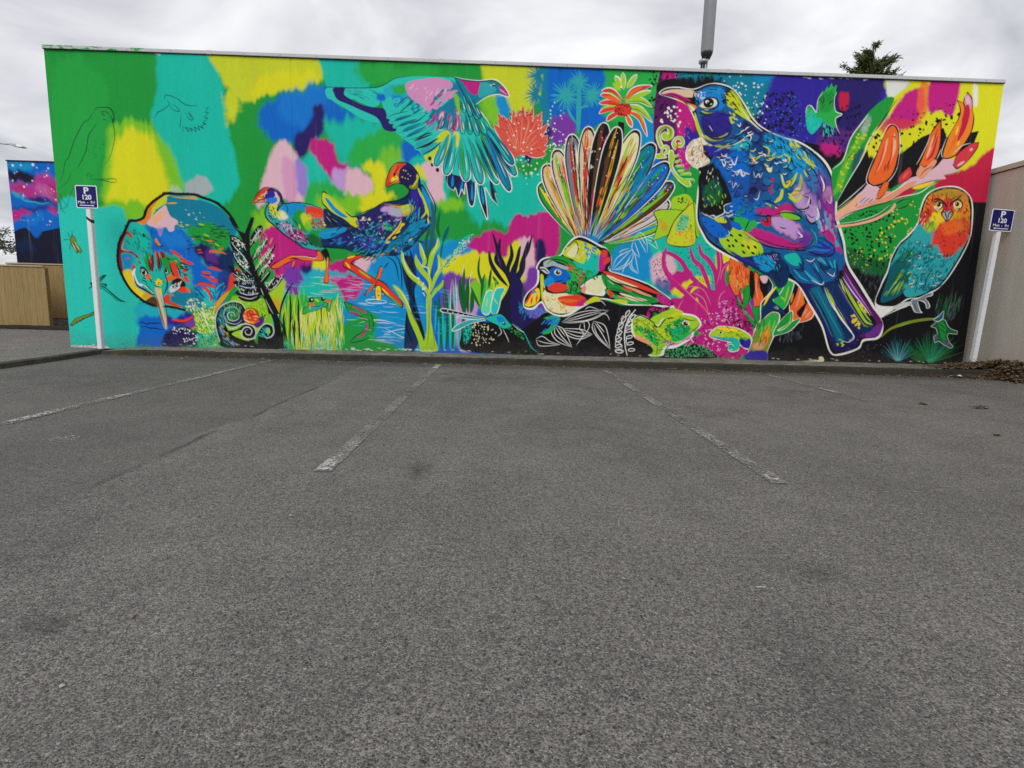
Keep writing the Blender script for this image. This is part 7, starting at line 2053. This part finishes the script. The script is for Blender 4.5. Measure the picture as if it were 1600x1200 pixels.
# ---------------------------------------------------------------- trees
def leafmat(name, a, b):
    M = MT(name, .6); oi = M.n.new('ShaderNodeNewGeometry'); M.col(M.mix(oi.outputs['Random Per Island'], a, b)); M.b.inputs['Subsurface Weight'].default_value = 0; return M.m
m_bark = simple('bark', (.09, .065, .045), .9, .3, 12, .5, 30)
m_conf = leafmat('conifer_green', (.035, .052, .016), (.13, .15, .045)); m_leaf = leafmat('dark_leaf', (.03, .035, .025), (.10, .11, .08))
def conifer(x, y, top, rb):
    t = empty('conifer_tree', (x, y, 0)); tag(t, 'top of a dark green conifer showing above the roof line', 'tree')
    tube('trunk', [((x, y, 0), .22), ((x, y, 4), .16), ((x+.02, y, top-1.2), .06), ((x+.06, y, top-.1), .012)], m_bark, t, 10)
    r = random.Random(4); V = []; F = []; paths = []
    def blade(p, d, ln, wd):
        s = d.cross(Vector((r.uniform(-1, 1), r.uniform(-1, 1), r.uniform(-1, 1)))).normalized()*wd; k = len(V)
        V.extend([tuple(p-s*.6), tuple(p+d*ln*.5-s), tuple(p+d*ln), tuple(p+d*ln*.5+s)]); F.append((k, k+1, k+2, k+3))
    def spray(p, d, ln, n):
        for i in range(n):
            q = p+d*ln*r.uniform(0, 1)+Vector((r.gauss(0, .03), r.gauss(0, .03), r.gauss(0, .03)))
            dd = (d+Vector((r.gauss(0, .5), r.gauss(0, .5), r.gauss(0, .45)-.1))).normalized(); blade(q, dd, r.uniform(.06, .15), r.uniform(.008, .018))
    arms = []
    for i in range(110):
        h = top-.3-abs(r.gauss(0, 1))*1.1-.01*i; h = max(4.5, h); a = r.uniform(0, 2*math.pi); ln = min(rb*(.1+.62*(top-h)), rb)*r.uniform(.45, .85)
        arms.append((h, a, ln))
    arms += [(top-.12, .4, .2), (top-.5, 2.6, .42), (top-.75, 6.1, .72), (top-.8, 3.5, .6), (top-.6, .2, .6), (top-.95, 2.9, .75)]
    for h, a, ln in arms:
        p = Vector((x+.03, y, h)); pts = [(p, .02)]; d = Vector((math.cos(a), math.sin(a)*.9, .35))
        for k in range(6):
            d = (d+Vector((r.gauss(0, .12), r.gauss(0, .12), -.05 if k < 3 else .12))).normalized(); q = p+d*ln/6; pts.append((q, .018*(1-k/7)))
            spray(p, d, ln/6*1.6, 70 if k < 4 else 34); p = q
        spray(p, d, .16, 14); paths.append(pts)
    tube('branch', [[(tuple(p), rr) for p, rr in q] for q in paths], m_bark, t, 5)['kind'] = 'stuff'
    mesh('crown', V, F, m_conf, t)['kind'] = 'stuff'
    return t
conifer(10.85, 8, 9.15, 1.)
def leafy(x, y, zc, rr, label):
    t = empty('leafy_tree', (x, y, 0)); tag(t, label, 'tree'); r = random.Random(8); V = []; F = []
    tube('trunk', [((x, y, 0), .13), ((x+.05, y, 1.4), .1), ((x, y, zc-.3), .06), ((x+.1, y, zc+.5), .02)], m_bark, t, 8); P = []
    for i in range(26):
        a = r.uniform(0, 6.28); el = r.uniform(-.5, 1.2); d = Vector((math.cos(a)*math.cos(el), math.sin(a)*math.cos(el), math.sin(el)*.75)); e = Vector((x, y, zc))+d*rr*r.uniform(.75, 1.05)
        s = Vector((x, y, zc-.35+r.uniform(0, .4))); mid_ = (s+e)/2+Vector((0, 0, .08)); P.append([(tuple(s), .025), (tuple(mid_), .015), (tuple(e), .006)])
        for k in range(80):
            q = s.lerp(e, r.uniform(.45, 1.05))+Vector((r.gauss(0, .13), r.gauss(0, .13), r.gauss(0, .1))); u = Vector((r.gauss(0, 1), r.gauss(0, 1), r.gauss(0, .6))).normalized(); v = u.cross(Vector((r.gauss(0, 1), r.gauss(0, 1), r.gauss(0, 1)))).normalized()
            l, wd = r.uniform(.07, .13), r.uniform(.025, .045); b0 = len(V); V.extend([tuple(q-u*l/2), tuple(q+v*wd), tuple(q+u*l/2), tuple(q-v*wd)]); F.append((b0, b0+1, b0+2, b0+3))
    tube('branch', P, m_bark, t, 5)['kind'] = 'stuff'; mesh('crown', V, F, m_leaf, t)['kind'] = 'stuff'; return t
leafy(-21.75, 14, 3.05, 1.2, 'small open-crowned tree with dark leaves at the left edge')
Hs = empty('distant_house', (-40, 34, 0)); tag(Hs, 'low distant house with a grey sloping roof behind the fence', 'house')
box('wall', -46, 30, 0, -33, 38, 1.9, m_nib, Hs)
mesh('roof', [(-46.5, 29.5, 1.901), (-32.5, 29.5, 1.901), (-32.5, 38.5, 1.901), (-46.5, 38.5, 1.901), (-45, 34, 3.0), (-34, 34, 3.0)], [(0, 1, 5, 4), (2, 3, 4, 5), (1, 2, 5), (3, 0, 4), (0, 3, 2, 1)], m_roof, Hs)
# ---------------------------------------------------------------- litter
m_lit = leafmat('dry_leaf', (.022, .014, .008), (.23, .16, .085)); m_lit2 = leafmat('brown_leaf', (.03, .018, .01), (.085, .05, .025)); m_paper = simple('paper_scrap', (.62, .61, .56), .8)
def leafgeo(V, F, p, u, v, l, w_, bend):
    n = u.cross(v); k = len(V); p = Vector(p)
    V.extend([tuple(p-u*l/2), tuple(p-u*l*.1+v*w_+n*bend), tuple(p+u*l/2+n*bend*.5), tuple(p-u*l*.1-v*w_+n*bend), tuple(p+n*bend*.2)]); F.extend([(k, k+4, k+1), (k+1, k+4, k+2), (k+2, k+4, k+3), (k+3, k+4, k)])
def litter(name, n, fn, label, mat, twigs=0, seed=3):
    r = random.Random(seed); V = []; F = []
    for i in range(n):
        p, s = fn(r); a = r.uniform(0, 6.28); u = Vector((math.cos(a), math.sin(a), r.gauss(0, .3))).normalized(); v = u.cross(Vector((r.gauss(0, .35), r.gauss(0, .35), 1))).normalized()
        leafgeo(V, F, p, u, v, s*r.uniform(.6, 1.3), s*r.uniform(.12, .28), r.uniform(-.006, .014))
    for i in range(twigs):
        p, s = fn(r); a = r.uniform(0, 6.28); d = Vector((math.cos(a), math.sin(a), r.gauss(0, .22)))*r.uniform(.06, .22); p = Vector(p)+Vector((0, 0, .012))
        v, f = tubes([[(tuple(p-d/2), .003), (tuple(p+Vector((r.gauss(0, .01), r.gauss(0, .01), .005))), .003), (tuple(p+d/2), .0015)]], 4); b = len(V); V.extend(v); F.extend([tuple(b+i for i in q) for q in f])
    o = mesh(name, V, F, mat); tag(o, label, 'leaf litter', kind='stuff'); return o
def pile(r):
    if r.random() < .6:
        x, y = r.gauss(7.75, .33), r.gauss(-.62, .17)
    else: x, y = r.gauss(8.02, .2), r.gauss(-1.05, .28)
    x = min(x, 8.13); h = .27*math.exp(-((x-8.05)/.27)**2-((y+1.05)/.32)**2)+.085*math.exp(-((x-7.75)/.5)**2-((y+.6)/.22)**2); base = stripz(x)-.01 if y > -.8 else .0
    return (x, y, max(.006, base+h*r.uniform(.5, 1.15)+.01)), .068
litter('leaf_litter', 3600, pile, 'heap of dry brown leaves and twigs piled against the beige wall', m_lit, 520)
# a low earthy mound under the heap
V = []; F = []; nx, ny = 22, 18
for j in range(ny+1):
    for i in range(nx+1):
        x = 7.15+i/nx*.99; y = -1.75+j/ny*1.5; h = .22*math.exp(-((x-8.05)/.24)**2-((y+1.08)/.3)**2)+.075*math.exp(-((x-7.75)/.42)**2-((y+.6)/.2)**2); base = .085*max(0, min(1, (y+1.0)/.25))
        V.append((x, y, base+h*(.8+.3*rnd.random())-.012))
        if i and j: a = j*(nx+1)+i; F.append((a-nx-2, a-nx-1, a, a-1))
o = mesh('soil_heap', V, F, simple('soil', (.035, .024, .015), .95, .4, 20, .6, 50)); tag(o, 'dark soil showing under the dry leaves by the beige wall', 'soil', kind='stuff')
def gutter(r):
    x = r.uniform(-6.4, 7.3); yf = -.70-.012*(x+6.5); c = 1 if r.random() < .75 else 6
    return (x, yf-abs(r.gauss(0, .03))*c-.01, .006+r.random()*.008), .03 if r.random() < .9 else .05
litter('gutter_litter', 1300, gutter, 'scattered dry leaf bits along the foot of the kerb', m_lit, 40, 6)
def onstrip(r):
    x = r.uniform(-6.4, 7.6); return (x, r.uniform(-.6, -.02), stripz(x)+.009), .02
litter('strip_litter', 500, onstrip, 'tiny leaf and paint flakes on the concrete strip below the mural', m_lit, 10, 12)
def loose(r): return (r.uniform(-6, 8), r.uniform(-8.4, -1.2), .004), .016
def stones():
    r = random.Random(31); V = []; F = []
    for i in range(150):
        x, y = r.uniform(-6, 8), r.uniform(-8.6, -1.0); s = r.uniform(.003, .009); b = len(V); z = s*.5
        V.extend([(x+s*r.uniform(.7, 1.2), y, z), (x-s*r.uniform(.7, 1.2), y, z), (x, y+s, z), (x, y-s*r.uniform(.7, 1.2), z), (x, y, z+s*.8), (x, y, 0)])
        F.extend([(b, b+2, b+4), (b+2, b+1, b+4), (b+1, b+3, b+4), (b+3, b, b+4), (b+2, b, b+5), (b+1, b+2, b+5), (b+3, b+1, b+5), (b, b+3, b+5)])
    tag(mesh('loose_stones', V, F, simple('stone_chip', (.3, .29, .27), .85, .4, 9)), 'small loose stone chips lying about on the asphalt', 'gravel', kind='stuff')
stones()
litter('loose_grit', 420, loose, 'small leaf crumbs strewn over the car park asphalt', m_lit, 0, 17)
def single(name, x, y, s, label, mat, n=1, z=.006, cat='leaf'):
    r = random.Random(int((x+50)*97+y*31)); V = []; F = []
    for i in range(n):
        a = r.uniform(0, 6.28); u = Vector((math.cos(a), math.sin(a), r.gauss(0, .15))).normalized(); v = u.cross(Vector((r.gauss(0, .2), r.gauss(0, .2), 1))).normalized()
        leafgeo(V, F, (x+r.gauss(0, s*.5)*(n > 1), y+r.gauss(0, s*.3)*(n > 1), z+.006*i), u, v, s, s*.28, .014)
    o = mesh(name, V, F, mat); tag(o, label, cat); return o
single('leaf_clump', 4.52, -3.62, .09, 'small clump of dead leaves, nearest the faint right parking line', m_lit2, 4)
single('leaf_clump', 5.03, -3.78, .11, 'largest clump of dead leaves on the asphalt towards the right', m_lit2, 6)
single('leaf_clump', 3.93, -5.1, .08, 'curled dead leaf lying farthest from the wall on the right', m_lit2, 3)
single('dead_leaf', 3.3, -6.1, .035, 'tiny dead leaf alone on the right side of the asphalt', m_lit2)
single('dead_leaf', -2.13, -6.2, .045, 'small pale leaf beside the asphalt seam on the left', m_lit)
single('dead_leaf', -1.18, -7.83, .03, 'tiny dark leaf near the lower left of the car park', m_lit2)
single('paper_scrap', 7.2, -.86, .13, 'crumpled white paper scrap in the gutter by the leaf heap', m_paper, 6, .02, 'litter')
single('paper_scrap', -6.95, -.2, .07, 'white paint scrap on the ground at the left corner of the mural wall', m_paper, 4, .095, 'litter')
"""end"""
